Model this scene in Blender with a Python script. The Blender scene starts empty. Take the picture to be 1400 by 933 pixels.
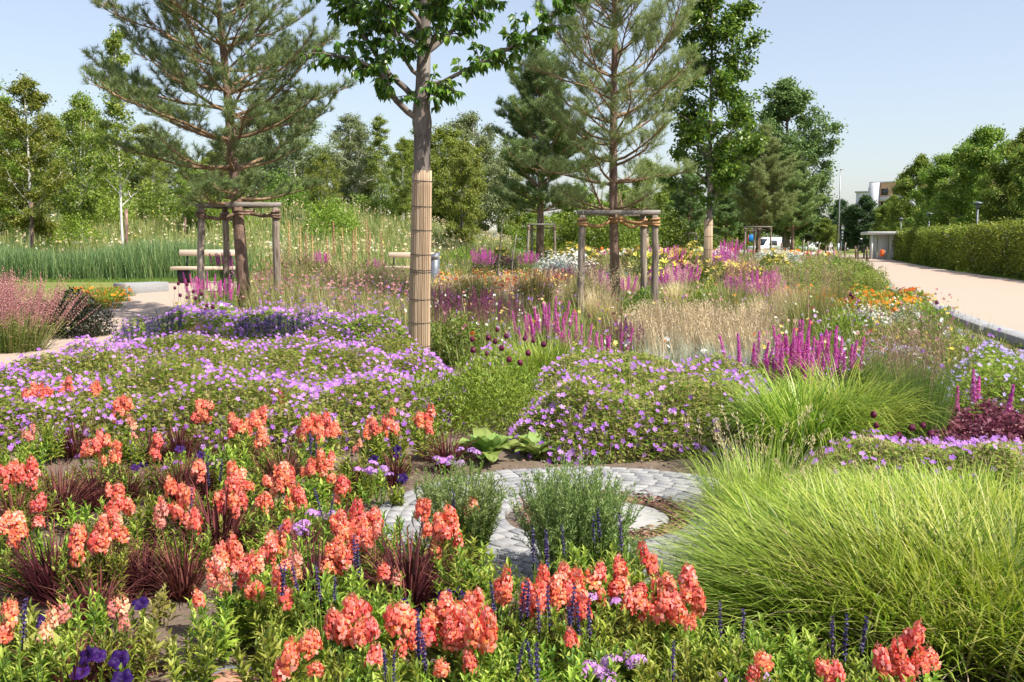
import bpy, math, random
import numpy as np
from mathutils import Vector, Matrix

PI = math.pi
SC = bpy.context.scene
COL = SC.collection
RS = np.random.RandomState

# ------------------------------------------------------------------ camera maths
CW, CH, CF, CX, CY = 1400.0, 933.0, 1400.0, 700.0, 466.5
CAM_H = 1.4
PITCH = math.atan((CY - 328.0) / CF)
CP, SP = math.cos(PITCH), math.sin(PITCH)

def sstep(a, b, x):
    t = np.clip((np.asarray(x, float) - a) / (b - a), 0, 1)
    return t * t * (3 - 2 * t)

def HT(x, y):
    """terrain height"""
    x = np.asarray(x, float); y = np.asarray(y, float)
    left = sstep(4.0, -13.0, x)
    bank = 2.9 * sstep(35, 66, y) * left
    low = 0.2 * sstep(19, 27, y) * sstep(-2.5, -5.5, x)
    mid = 0.22 * sstep(38, 75, y) * sstep(-8, 4, x) * sstep(26, 14, x)
    bed = 0.03 * np.sin(x * 2.1 + 1) * np.sin(y * 1.7) * sstep(16, 6, y)
    drop = -0.35 * sstep(75, 115, y) * sstep(5, 20, x)
    return bank + low + mid + bed + drop

def depth(Y, z):
    return Y * CP - (z - CAM_H) * SP

def ux(u, Y, z=0.0):
    return (u - CX) / CF * depth(Y, z)

def P(u, Y, z=None):
    """point in column u at distance Y, standing on the ground (or at z)"""
    zz = 0.0 if z is None else z
    for _ in range(4):
        x = ux(u, Y, zz)
        if z is None: zz = float(HT(x, Y))
    return Vector((x, Y, zz))

def zv(v, Y):
    k = (CY - v) / CF
    return CAM_H + Y * (k * CP - SP) / (CP + k * SP)

def G(u, v, z=0.0):
    """ground point seen at pixel u,v; z = height above the ground"""
    Y = 1.8; step = .2; ref = False; k = (CY - v) / CF
    while Y < 115:
        zr = zv(v, Y); x = ux(u, Y, zr); h = float(HT(x, Y))
        if zr <= h + z:
            if step < .003: break
            Y -= step; step *= .2; ref = True
        Y += step
        if not ref: step = .2 + Y * .01
    return Vector((x, Y, h))

def ppm(Y): return CF / Y

# ------------------------------------------------------------------ mesh builder
class MB:
    def __init__(s): s.V = []; s.F = []; s.n = 0
    def add(s, v, f, m=0):
        v = np.asarray(v, float).reshape(-1, 3)
        f = np.asarray(f, int)
        s.V.append(v); s.F.append((f + s.n, m)); s.n += len(v)
        return s
    def stamp(s, T, pos, R, sc=1.0, m=0):
        tv, tf = T
        pos = np.asarray(pos, float).reshape(-1, 3); N = len(pos)
        if N == 0: return s
        sc = np.asarray(sc, float)
        if sc.ndim == 0: sc = np.full((N, 1), float(sc))
        elif sc.ndim == 1: sc = sc[:, None]
        loc = tv[None] * sc[:, None, :] if sc.shape[1] == 3 else tv[None] * sc[:, :, None]
        v = np.einsum('nij,nkj->nki', R, loc) + pos[:, None, :]
        off = (np.arange(N) * len(tv))
        for f in tf:
            ff = (f[None] + off[:, None, None]).reshape(-1, f.shape[1])
            s.F.append((ff + s.n, m))
        s.V.append(v.reshape(-1, 3)); s.n += N * len(tv)
        return s
    def mesh(s, name, mats, smooth=False):
        me = bpy.data.meshes.new(name)
        V = np.concatenate(s.V) if s.V else np.zeros((0, 3))
        me.vertices.add(len(V)); me.vertices.foreach_set('co', V.astype(np.float32).ravel())
        idx = []; tot = []; mi = []
        for f, m in s.F:
            idx.append(f.ravel()); tot.append(np.full(len(f), f.shape[1])); mi.append(np.full(len(f), m))
        idx = np.concatenate(idx); tot = np.concatenate(tot); mi = np.concatenate(mi)
        me.loops.add(len(idx)); me.loops.foreach_set('vertex_index', idx.astype(np.int32))
        me.polygons.add(len(tot))
        st = np.concatenate([[0], np.cumsum(tot)[:-1]])
        me.polygons.foreach_set('loop_start', st.astype(np.int32))
        me.polygons.foreach_set('material_index', mi.astype(np.int32))
        if smooth: me.polygons.foreach_set('use_smooth', np.ones(len(tot), bool))
        for m in (mats if isinstance(mats, (list, tuple)) else [mats]): me.materials.append(m)
        me.update(calc_edges=True); me.validate()
        return me

def unit(d):
    d = np.asarray(d, float)
    return d / np.maximum(np.linalg.norm(d, axis=-1, keepdims=True), 1e-9)

def frames(d, roll=None, up=(0, 0, 1)):
    """columns x (side), y (= d), z (normal, as close to up as possible), rolled about d"""
    d = unit(np.atleast_2d(d)); N = len(d)
    upv = np.broadcast_to(np.asarray(up, float), (N, 3)).copy()
    bad = np.abs((d * upv).sum(1)) > 0.98
    upv[bad] = (0.31, 0.95, 0.1)
    x = unit(np.cross(d, upv)); z = np.cross(x, d)
    if roll is not None:
        c = np.cos(roll)[:, None]; s_ = np.sin(roll)[:, None]
        x, z = x * c + z * s_, z * c - x * s_
    return np.stack([x, d, z], axis=2)

def rdir(r, n, zmin=-1, zmax=1):
    z = r.uniform(zmin, zmax, n); a = r.uniform(0, 2 * PI, n); q = np.sqrt(np.maximum(0, 1 - z * z))
    return np.stack([q * np.cos(a), q * np.sin(a), z], 1)

A = np.array
# templates: y along, z normal
LEAF2 = (A([[0, 0, 0], [-.5, .5, .1], [0, 1, -.08], [.5, .5, .1]], float), [A([[0, 3, 2], [0, 2, 1]])])
LEAF4 = (A([[0, 0, 0], [-.5, .42, .1], [0, .5, 0], [.5, .42, .1], [0, 1, -.16]], float),
         [A([[0, 3, 2], [0, 2, 1], [2, 3, 4], [2, 4, 1]])])
def lance_t(droop=.25):
    v = [[0, 0, 0]]; f4 = []; f3 = []
    rows = [(.3, .42, .06), (.65, .4, .0)]
    for (y, w, z) in rows: v += [[-w, y, z + .05], [0, y, z - .02], [w, y, z + .05]]
    v += [[0, 1, -droop]]
    f3 = [[0, 3, 2], [0, 2, 1], [4, 5, 7], [5, 6, 7]]
    f4 = [[1, 2, 5, 4], [2, 3, 6, 5]]
    return (A(v, float), [A(f3), A(f4)])
LANCE = lance_t()
def fan_t(n=5):
    v = [[0, 0, 0]]; f = []
    for i in range(n):
        a = (i - (n - 1) / 2) * .62
        L = 1 - .12 * abs(i - (n - 1) / 2)
        for (da, r, z) in ((-.26, .6, .06), (0, L, -.05), (.26, .6, .06)):
            v.append([math.sin(a + da) * L * (r if da else 1), math.cos(a + da) * L * (r if da else 1), z])
        k = 1 + 3 * i
        f.append([0, k + 2, k + 1, k])
    return (A(v, float), [A(f)])
FAN = fan_t(5)
def bloom_t(n=5, cup=.25, w=.5, point=1.0):
    v = [[0, 0, 0]]; f = []
    for i in range(n):
        a = 2 * PI * i / n
        for (da, r) in ((-w, .72), (0, point), (w, .72)):
            v.append([math.cos(a + da) * r, math.sin(a + da) * r, cup * r])
        k = 1 + 3 * i
        f.append([0, k, k + 1, k + 2])
    return (A(v, float), [A(f)])      # faces +z
BLOOM = bloom_t()
BLOOM4 = bloom_t(4, .1, .6)
LILY = bloom_t(6, .75, .3, 1.25)
BIT = (A([[-.5, 0, 0], [0, -.3, .25], [.5, 0, 0], [0, .5, .2]], float), [A([[0, 1, 2], [0, 2, 3]])])

def zframes(nrm, r=None):
    """frames whose z axis is nrm"""
    nrm = unit(np.atleast_2d(nrm)); N = len(nrm)
    a = np.tile(A([0.3, 0.9, 0.2]), (N, 1)); a[np.abs(nrm[:, 1]) > .9] = (1, 0, .2)
    x = unit(np.cross(a, nrm)); y = np.cross(nrm, x)
    if r is not None:
        t = r.uniform(0, 2 * PI, N); c = np.cos(t)[:, None]; s_ = np.sin(t)[:, None]
        x, y = x * c + y * s_, y * c - x * s_
    return np.stack([x, y, nrm], axis=2)

def tube(mb, pts, rad, k=6, m=0, cap=True):
    p = np.asarray(pts, float); n = len(p)
    rad = np.broadcast_to(np.asarray(rad, float), (n,))
    t = unit(np.gradient(p, axis=0))
    mean = unit(p[-1] - p[0])
    ref = A([0, 0, 1.]) if abs(mean[2]) < .75 else A([0, 1., 0])
    x = unit(np.cross(t, ref)); y = np.cross(t, x)
    a = np.arange(k) * 2 * PI / k
    ring = (np.cos(a)[None, :, None] * x[:, None] + np.sin(a)[None, :, None] * y[:, None]) * rad[:, None, None] + p[:, None]
    v = ring.reshape(-1, 3)
    f = []
    for i in range(n - 1):
        for j in range(k):
            f.append([i * k + j, i * k + (j + 1) % k, (i + 1) * k + (j + 1) % k, (i + 1) * k + j])
    mb.add(v, f, m)
    if cap:
        b = mb.n - n * k
        mb.F.append((A([[b + (n - 1) * k + j for j in range(k)]]), m))
        mb.F.append((A([[b + k - 1 - j for j in range(k)]]), m))
    return mb

def box(mb, c, size, m=0, rz=0.0, bev=0.0, tilt=0.0):
    """box centred at c; bev = chamfer of all edges (0 = none)"""
    sx, sy, sz = [q / 2 for q in size]
    if bev <= 0:
        v = A([[x, y, z] for x in (-sx, sx) for y in (-sy, sy) for z in (-sz, sz)], float)
        f = A([[0, 1, 3, 2], [4, 6, 7, 5], [0, 4, 5, 1], [2, 3, 7, 6], [0, 2, 6, 4], [1, 5, 7, 3]])
        fs = [f]
    else:
        b = min(bev, sx * .9, sy * .9, sz * .9); v = []; idx = {}
        for ix in (-1, 1):
            for iy in (-1, 1):
                for iz in (-1, 1):
                    for ax in range(3):
                        q = [ix * (sx - b), iy * (sy - b), iz * (sz - b)]
                        q[ax] += (ix, iy, iz)[ax] * b
                        idx[(ix, iy, iz, ax)] = len(v); v.append(q)
        f4 = []; f3 = []
        for ax in range(3):
            o = [q for q in range(3) if q != ax]
            for sg in (-1, 1):
                ring = []
                for (a1, a2) in ((-1, -1), (1, -1), (1, 1), (-1, 1)):
                    k = [0, 0, 0]; k[ax] = sg; k[o[0]] = a1; k[o[1]] = a2
                    ring.append(idx[(*k, ax)])
                f4.append(ring)
        for ax in range(3):
            o = [q for q in range(3) if q != ax]
            for s1 in (-1, 1):
                for s2 in (-1, 1):
                    k0 = [0, 0, 0]; k1 = [0, 0, 0]
                    k0[ax] = -1; k1[ax] = 1
                    for k in (k0, k1): k[o[0]] = s1; k[o[1]] = s2
                    f4.append([idx[(*k0, o[0])], idx[(*k1, o[0])], idx[(*k1, o[1])], idx[(*k0, o[1])]])
        for ix in (-1, 1):
            for iy in (-1, 1):
                for iz in (-1, 1):
                    f3.append([idx[(ix, iy, iz, q)] for q in range(3)])
        v = A(v, float); fs = []
        for fl in (f4, f3):
            out = []
            for q in fl:
                pq = v[q]; nn = np.cross(pq[1] - pq[0], pq[2] - pq[0])
                out.append(q if np.dot(nn, pq.mean(0)) > 0 else q[::-1])
            fs.append(A(out))
    if tilt:
        c_, s_ = math.cos(tilt), math.sin(tilt)
        v = v @ A([[1, 0, 0], [0, c_, s_], [0, -s_, c_]])
    if rz:
        c_, s_ = math.cos(rz), math.sin(rz)
        v = v @ A([[c_, s_, 0], [-s_, c_, 0], [0, 0, 1]])
    v = v + np.asarray(c, float)
    b0 = mb.n; mb.V.append(v); mb.n += len(v)
    for f in fs: mb.F.append((f + b0, m))
    return mb

def lathe(mb, prof, c=(0, 0, 0), k=24, m=0):
    n = len(prof); a = np.arange(k) * 2 * PI / k
    v = A([[r * math.cos(t) + c[0], r * math.sin(t) + c[1], z + c[2]] for (r, z) in prof for t in a])
    f = [[i * k + j, i * k + (j + 1) % k, (i + 1) * k + (j + 1) % k, (i + 1) * k + j] for i in range(n - 1) for j in range(k)]
    return mb.add(v, f, m)

def blades(mb, base, az, L, lean, bend, w, segs=4, m=0, roll=None):
    """grass blades: start nearly upright leaning 'lean', curving by 'bend' (radians over the length)"""
    base = np.asarray(base, float); N = len(base)
    L = np.broadcast_to(L, (N,)); lean = np.broadcast_to(lean, (N,)); bend = np.broadcast_to(bend, (N,)); w = np.broadcast_to(w, (N,))
    h = np.stack([np.cos(az), np.sin(az), np.zeros(N)], 1)
    side = np.stack([-np.sin(az), np.cos(az), np.zeros(N)], 1)
    if roll is not None:
        up = A([0, 0, 1.])
        side = side * np.cos(roll)[:, None] + h * np.sin(roll)[:, None]
    p = base.copy(); rows = [p]
    for i in range(segs):
        t = (i + .5) / segs
        th = lean + bend * t * t * 1.3
        d = h * np.sin(th)[:, None]; d[:, 2] = np.cos(th)
        p = p + d * (L / segs)[:, None]; rows.append(p)
    V = []
    for i in range(segs):
        t = i / segs
        ww = (w * (.75 + .5 * t if t < .4 else 1.1 * (1 - t) + .25))[:, None] / 2
        V += [rows[i] - side * ww, rows[i] + side * ww]
    V.append(rows[segs])
    V = np.stack(V, 1); K = V.shape[1]
    q = A([[2 * i, 2 * i + 1, 2 * i + 3, 2 * i + 2] for i in range(segs - 1)]) if segs > 1 else np.zeros((0, 4), int)
    t3 = A([[2 * (segs - 1), 2 * (segs - 1) + 1, 2 * segs]])
    off = (np.arange(N) * K)[:, None, None]
    b0 = mb.n; mb.V.append(V.reshape(-1, 3)); mb.n += N * K
    if len(q): mb.F.append(((q[None] + off).reshape(-1, 4) + b0, m))
    mb.F.append(((t3[None] + off).reshape(-1, 3) + b0, m))
    return rows

# ------------------------------------------------------------------ objects
def tag(o, label=None, cat=None, group=None, kind=None):
    if label: o['label'] = label
    if cat: o['category'] = cat
    if group: o['group'] = group
    if kind: o['kind'] = kind
    return o

def ob(name, me, parent=None, loc=None, rot=None, sc=None):
    o = bpy.data.objects.new(name, me); COL.objects.link(o)
    if parent: o.parent = parent
    if loc is not None: o.location = loc
    if rot is not None: o.rotation_euler = rot
    if sc is not None: o.scale = (sc, sc, sc) if not hasattr(sc, '__len__') else sc
    return o

def thing(name, loc, label, cat, group=None, rz=0.0, sc=1.0):
    o = bpy.data.objects.new(name, None); COL.objects.link(o)
    o.empty_display_size = .1
    o.location = loc; o.rotation_euler = (0, 0, rz); o.scale = (sc, sc, sc) if not hasattr(sc, '__len__') else sc
    return tag(o, label, cat, group)

# ------------------------------------------------------------------ materials
def S(h):
    """sRGB hex to linear"""
    c = [int(h[i:i + 2], 16) / 255 for i in (0, 2, 4)]
    return tuple(x / 12.92 if x <= .04045 else ((x + .055) / 1.055) ** 2.4 for x in c)

def newmat(name):
    m = bpy.data.materials.new(name); m.use_nodes = True
    nt = m.node_tree; nt.nodes.clear()
    out = nt.nodes.new('ShaderNodeOutputMaterial')
    return m, nt, out

def ramp(nt, cols, fac):
    r = nt.nodes.new('ShaderNodeValToRGB'); e = r.color_ramp.elements
    n = len(cols)
    pos = [i / max(1, n - 1) for i in range(n)]
    e[0].position = pos[0]; e[0].color = (*cols[0], 1)
    e[1].position = pos[-1]; e[1].color = (*cols[-1], 1)
    for i in range(1, n - 1):
        q = e.new(pos[i]); q.color = (*cols[i], 1)
    nt.links.new(fac, r.inputs[0])
    return r.outputs[0]

def leafmat(name, cols, trans=.35, rough=.5, objvar=.18, spec=.35, huevar=.02):
    """foliage / petal material: colour differs per leaf and per plant; light passes through"""
    m, nt, out = newmat(name); L = nt.links.new
    g = nt.nodes.new('ShaderNodeNewGeometry')
    col = ramp(nt, cols, g.outputs['Random Per Island'])
    oi = nt.nodes.new('ShaderNodeObjectInfo')
    hs = nt.nodes.new('ShaderNodeHueSaturation')
    mr = nt.nodes.new('ShaderNodeMapRange'); mr.inputs[3].default_value = 1 - objvar; mr.inputs[4].default_value = 1 + objvar
    L(oi.outputs['Random'], mr.inputs[0]); L(mr.outputs[0], hs.inputs['Value'])
    mh = nt.nodes.new('ShaderNodeMapRange'); mh.inputs[3].default_value = .5 - huevar; mh.inputs[4].default_value = .5 + huevar
    L(oi.outputs['Random'], mh.inputs[0]); L(mh.outputs[0], hs.inputs['Hue'])
    L(col, hs.inputs['Color'])
    p = nt.nodes.new('ShaderNodeBsdfPrincipled')
    p.inputs['Roughness'].default_value = rough; p.inputs['Specular IOR Level'].default_value = spec
    L(hs.outputs[0], p.inputs['Base Color'])
    t = nt.nodes.new('ShaderNodeBsdfTranslucent'); L(hs.outputs[0], t.inputs['Color'])
    mx = nt.nodes.new('ShaderNodeMixShader'); mx.inputs[0].default_value = trans
    L(p.outputs[0], mx.inputs[1]); L(t.outputs[0], mx.inputs[2]); L(mx.outputs[0], out.inputs[0])
    return m

def solid(name, cols, scale=6.0, rough=.7, bump=.2, stretch=(1, 1, 1), detail=6, metal=0.0, spec=.4, dist=.01, ramp_in=(.3, .7), island=0.0):
    """noise-coloured surface with bump, object coordinates"""
    m, nt, out = newmat(name); L = nt.links.new
    tc = nt.nodes.new('ShaderNodeTexCoord'); mp = nt.nodes.new('ShaderNodeMapping'); mp.inputs['Scale'].default_value = stretch
    L(tc.outputs['Object'], mp.inputs[0])
    nz = nt.nodes.new('ShaderNodeTexNoise'); nz.inputs['Scale'].default_value = scale; nz.inputs['Detail'].default_value = detail
    nz.inputs['Roughness'].default_value = .65
    L(mp.outputs[0], nz.inputs['Vector'])
    mr = nt.nodes.new('ShaderNodeMapRange'); mr.inputs[1].default_value = ramp_in[0]; mr.inputs[2].default_value = ramp_in[1]
    L(nz.outputs[0], mr.inputs[0])
    fac = mr.outputs[0]
    if island:
        g = nt.nodes.new('ShaderNodeNewGeometry'); mixf = nt.nodes.new('ShaderNodeMix')
        mixf.inputs[0].default_value = island
        L(fac, mixf.inputs[2]); L(g.outputs['Random Per Island'], mixf.inputs[3]); fac = mixf.outputs[0]
    col = ramp(nt, cols, fac)
    p = nt.nodes.new('ShaderNodeBsdfPrincipled'); p.inputs['Roughness'].default_value = rough
    p.inputs['Metallic'].default_value = metal; p.inputs['Specular IOR Level'].default_value = spec
    L(col, p.inputs['Base Color'])
    if bump:
        nb = nt.nodes.new('ShaderNodeTexNoise'); nb.inputs['Scale'].default_value = scale * 3; nb.inputs['Detail'].default_value = 5
        L(mp.outputs[0], nb.inputs['Vector'])
        b = nt.nodes.new('ShaderNodeBump'); b.inputs['Strength'].default_value = bump; b.inputs['Distance'].default_value = dist
        L(nb.outputs[0], b.inputs['Height']); L(b.outputs[0], p.inputs['Normal'])
    L(p.outputs[0], out.inputs[0])
    return m

M = {}
# foliage
M['snap_leaf'] = leafmat('snapdragon_leaf', [(.08, .15, .018), (.22, .32, .035), (.38, .46, .06), (.52, .56, .12)], trans=.45, objvar=.32, huevar=.025)
M['coral'] = leafmat('coral_petal', [(.80, .11, .07), (.86, .18, .13), (.90, .35, .28), (.86, .22, .10), (.87, .16, .12), (.92, .52, .43)], trans=.3, objvar=.10, huevar=.012, spec=.2)
M['throat'] = leafmat('throat_petal', [(.85, .26, .07), (.88, .40, .11), (.86, .25, .16)], trans=.3, spec=.2)
M['bud'] = leafmat('flower_bud', [(.25, .22, .05), (.5, .2, .08)], trans=.3)
M['pale_snap'] = leafmat('fading_petal', [(.84, .34, .25), (.86, .46, .34), (.83, .22, .16)], trans=.3, spec=.2)
M['ger_leaf'] = leafmat('cranesbill_leaf', [(.06, .13, .012), (.16, .26, .03), (.29, .37, .05), (.42, .43, .10), (.38, .32, .13)], trans=.42)
M['ger_stem'] = leafmat('cranesbill_calyx', [(.50, .43, .16), (.56, .42, .25), (.58, .36, .33), (.40, .40, .12)], trans=.2)
M['lilac'] = leafmat('lilac_petal', [(.32, .10, .55), (.44, .17, .65), (.52, .24, .71), (.62, .35, .74)], trans=.35, objvar=.06, spec=.2, huevar=.008)
M['aster'] = leafmat('pale_blue_petal', [(.42, .32, .72), (.58, .48, .8), (.5, .28, .7)], trans=.35, objvar=.05, spec=.2)
M['grass'] = leafmat('bright_grass', [(.08, .15, .012), (.22, .32, .025), (.38, .47, .055), (.54, .56, .17)], trans=.4, rough=.45, objvar=.08)
M['sedge'] = leafmat('sedge_blade', [(.08, .16, .012), (.20, .31, .025), (.35, .45, .06), (.48, .52, .11)], trans=.4, rough=.4, objvar=.1)
M['tallgrass'] = leafmat('tall_grass_blade', [(.07, .13, .045), (.13, .21, .075), (.22, .31, .11), (.36, .41, .15)], huevar=.03, trans=.35, objvar=.15)
M['molinia'] = leafmat('moor_grass_blade', [(.09, .17, .03), (.16, .25, .05), (.25, .31, .08)], trans=.35)
M['panicle'] = leafmat('grass_panicle', [(.26, .16, .11), (.40, .28, .17), (.32, .2, .17)], trans=.3)
M['straw'] = leafmat('straw', [(.50, .38, .20), (.66, .52, .32), (.76, .62, .43), (.46, .37, .17)], trans=.35)
M['fescue'] = leafmat('blue_fescue_blade', [(.26, .34, .26), (.40, .47, .36), (.5, .53, .36)], trans=.3)
M['darkgrass'] = leafmat('maroon_blade', [(.035, .010, .012), (.09, .022, .024), (.17, .045, .045), (.26, .11, .08)], trans=.2, rough=.75, spec=.12)
M['violet'] = leafmat('dark_violet_petal', [(.012, .002, .04), (.022, .004, .07), (.035, .007, .10)], trans=.2, rough=.6, spec=.2, huevar=.01)
M['verbena'] = leafmat('verbena_petal', [(.50, .22, .60), (.62, .32, .70), (.70, .42, .75)], trans=.35, spec=.2, objvar=.1)
M['salvia'] = leafmat('blue_spike', [(.035, .022, .085), (.065, .045, .14), (.13, .10, .22)], trans=.2, spec=.2)
M['magenta'] = leafmat('magenta_petal', [(.42, .03, .26), (.58, .06, .38), (.70, .16, .50), (.55, .12, .46)], trans=.35, spec=.2, objvar=.12, huevar=.015)
M['plum'] = leafmat('plum_spike', [(.11, .02, .055), (.19, .035, .10), (.26, .07, .15)], trans=.3, objvar=.15)
M['pinkbrown'] = leafmat('pink_heath', [(.34, .12, .13), (.48, .2, .21), (.55, .30, .27), (.34, .22, .12)], trans=.3)
M['allium'] = leafmat('allium_floret', [(.09, .008, .03), (.17, .015, .06), (.24, .03, .09)], trans=.2, objvar=.1)
M['allium_stem'] = leafmat('allium_stem', [(.08, .12, .04), (.12, .16, .06)], trans=.1)
M['yellow'] = leafmat('yellow_petal', [(.82, .64, .08), (.88, .76, .18), (.87, .72, .30)], trans=.35, spec=.2, objvar=.08)
M['orange'] = leafmat('orange_petal', [(.80, .18, .015), (.86, .27, .02), (.72, .10, .015), (.85, .34, .06)], trans=.35, spec=.2)
M['white'] = leafmat('white_petal', [(.80, .80, .74), (.84, .84, .78), (.76, .74, .62)], trans=.3, spec=.2, objvar=.06)
M['lime'] = leafmat('lime_leaf', [(.12, .20, .015), (.22, .32, .035), (.33, .43, .055)], trans=.4)
M['midgreen'] = leafmat('mid_green_leaf', [(.08, .15, .018), (.17, .26, .035), (.28, .37, .06)])
M['darkshrub'] = leafmat('dark_leaf', [(.015, .022, .012), (.035, .045, .02), (.05, .05, .03)], trans=.2)
M['heuchera'] = leafmat('dark_purple_leaf', [(.07, .012, .03), (.16, .03, .07), (.26, .09, .13)], trans=.25)
M['rosemary'] = leafmat('grey_green_needle', [(.17, .25, .07), (.29, .38, .12), (.42, .50, .19)], trans=.5)
M['bluegrey'] = leafmat('blue_grey_leaf', [(.12, .18, .18), (.2, .28, .27), (.28, .36, .3)], trans=.3)
M['hosta'] = leafmat('broad_leaf', [(.16, .26, .05), (.24, .35, .08), (.32, .42, .12)], trans=.35, rough=.5, spec=.3)
M['yellowing'] = leafmat('yellowing_leaf', [(.25, .27, .05), (.36, .36, .07), (.42, .40, .12)], trans=.4)
M['cherry_leaf'] = leafmat('cherry_leaf', [(.04, .10, .012), (.08, .17, .02), (.15, .25, .03), (.26, .36, .05)], trans=.4, rough=.35, spec=.5)
M['pine_a'] = leafmat('pine_needle', [(.07, .14, .045), (.14, .24, .08), (.24, .35, .12), (.36, .43, .16)], trans=.3, rough=.4)
M['pine_b'] = leafmat('pine_needle_pale', [(.12, .18, .06), (.22, .30, .10), (.33, .41, .15), (.45, .48, .20)], trans=.3, rough=.4)
M['pine_dead'] = leafmat('pine_needle_dead', [(.35, .13, .04), (.4, .2, .07)], trans=.2)
M['birch_leaf'] = leafmat('birch_leaf', [(.09, .15, .02), (.18, .25, .03), (.28, .34, .05), (.40, .41, .10)], trans=.45)
M['lime_tree'] = leafmat('linden_leaf', [(.06, .13, .016), (.13, .23, .028), (.25, .35, .05), (.42, .46, .10)], huevar=.012, trans=.35)
M['poplar'] = leafmat('poplar_leaf', [(.08, .14, .04), (.15, .22, .065), (.25, .31, .10)], trans=.35)
M['willow'] = leafmat('willow_leaf', [(.12, .17, .06), (.20, .25, .10), (.29, .33, .14)], trans=.35)
M['darktree'] = leafmat('dark_tree_leaf', [(.025, .06, .02), (.05, .10, .032), (.09, .14, .045)], trans=.3)
M['hedge'] = leafmat('hornbeam_leaf', [(.05, .10, .012), (.13, .21, .02), (.28, .36, .045), (.42, .44, .08)], trans=.4)
M['meadow'] = leafmat('meadow_blade', [(.12, .17, .035), (.23, .27, .06), (.37, .35, .12), (.50, .42, .21)], trans=.35)
M['meadow_g'] = leafmat('green_blade', [(.08, .15, .02), (.15, .22, .035), (.25, .31, .065)], trans=.35)
M['lawn'] = leafmat('lawn_blade', [(.08, .16, .02), (.13, .24, .03), (.2, .3, .05)], trans=.35)
M['foxtail'] = leafmat('foxtail_flower', [(.52, .30, .14), (.62, .42, .22), (.46, .24, .12)], trans=.3)
# solids
M['bark'] = solid('grey_bark', [(.06, .05, .045), (.16, .13, .11), (.30, .26, .22)], 7, .85, .8, (1, 1, .25), dist=.02)
M['pinebark'] = solid('pine_bark', [(.05, .033, .025), (.17, .105, .075), (.38, .26, .19)], 8, .85, .9, (1, 1, .35), dist=.03)
M['pinebranch'] = solid('pine_branch_bark', [(.11, .07, .04), (.24, .155, .09), (.36, .26, .15)], 12, .85, .5)
M['birchbark'] = solid('birch_bark', [(.05, .04, .035), (.5, .47, .42), (.62, .59, .54)], 9, .7, .3, (.4, .4, 1.6), ramp_in=(.32, .5))
M['stakewood'] = solid('weathered_wood', [(.06, .045, .035), (.20, .155, .12), (.27, .22, .175), (.36, .30, .25)], 15, .85, 1.0, (1, 1, .10), dist=.015, ramp_in=(.34, .66))
M['railwood'] = solid('grey_rail_wood', [(.05, .042, .036), (.17, .15, .13), (.24, .21, .185), (.34, .31, .28)], 14, .85, 1.0, (.15, 1, 1), dist=.006)
M['bamboo'] = solid('reed', [(.26, .17, .095), (.43, .31, .20), (.56, .43, .30)], 14, .55, .3, (1, 1, .1), island=.55, dist=.004)
M['wire'] = solid('wire', [(.05, .04, .035), (.09, .07, .06)], 20, .5, 0)
M['coir'] = solid('coir_rope', [(.24, .12, .05), (.40, .22, .10), (.54, .33, .18)], 40, .95, .8, dist=.01)
M['benchwood'] = solid('pale_larch', [(.46, .35, .26), (.55, .43, .32), (.62, .52, .40)], 5, .6, .2, (.12, 1, 1), dist=.003)
M['shaded_endgrain'] = solid('shaded_end_grain', [(.10, .05, .03), (.24, .13, .07)], 16, .8, .2)  # end grain toned dark: shade of the plank ends put into the colour
M['steel'] = solid('dark_steel', [(.02, .022, .026), (.04, .043, .05)], 8, .45, .05, metal=.4)
M['binmetal'] = solid('grey_bin_metal', [(.10, .11, .13), (.15, .165, .19)], 6, .45, .05, metal=.3)
M['galv'] = solid('galvanised_steel', [(.20, .22, .215), (.30, .32, .31)], 6, .45, .05, metal=.5)
M['granite'] = solid('granite', [(.18, .18, .18), (.26, .26, .26), (.33, .33, .325)], 40, .75, .25, island=.25, dist=.004)
M['cobble'] = solid('granite_cobble', [(.14, .14, .145), (.23, .23, .23), (.29, .285, .275), (.36, .36, .355)], 45, .8, .7, island=.5, dist=.004)
M['joint'] = solid('sand_joint', [(.07, .055, .042), (.15, .125, .1)], 60, .95, .4)
M['concrete'] = solid('pale_concrete', [(.27, .265, .255), (.36, .35, .335)], 18, .8, .15, dist=.004)
M['rust'] = solid('rusty_iron', [(.10, .05, .035), (.22, .11, .07), (.32, .19, .13)], 30, .85, .5, dist=.004)
M['brickred'] = solid('red_concrete', [(.30, .12, .08), (.42, .19, .13), (.48, .25, .18)], 40, .85, .4, dist=.004)
M['iron'] = solid('cast_iron', [(.07, .07, .075), (.16, .16, .17)], 30, .6, .3, metal=.5)
M['mulch'] = leafmat('dry_leaf_litter', [(.12, .06, .04), (.24, .13, .08), (.36, .24, .15), (.16, .09, .07)], trans=.1)
M['clod'] = solid('soil_clod', [(.07, .05, .035), (.14, .10, .07), (.22, .165, .12)], 30, .95, .5, island=.5)
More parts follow.
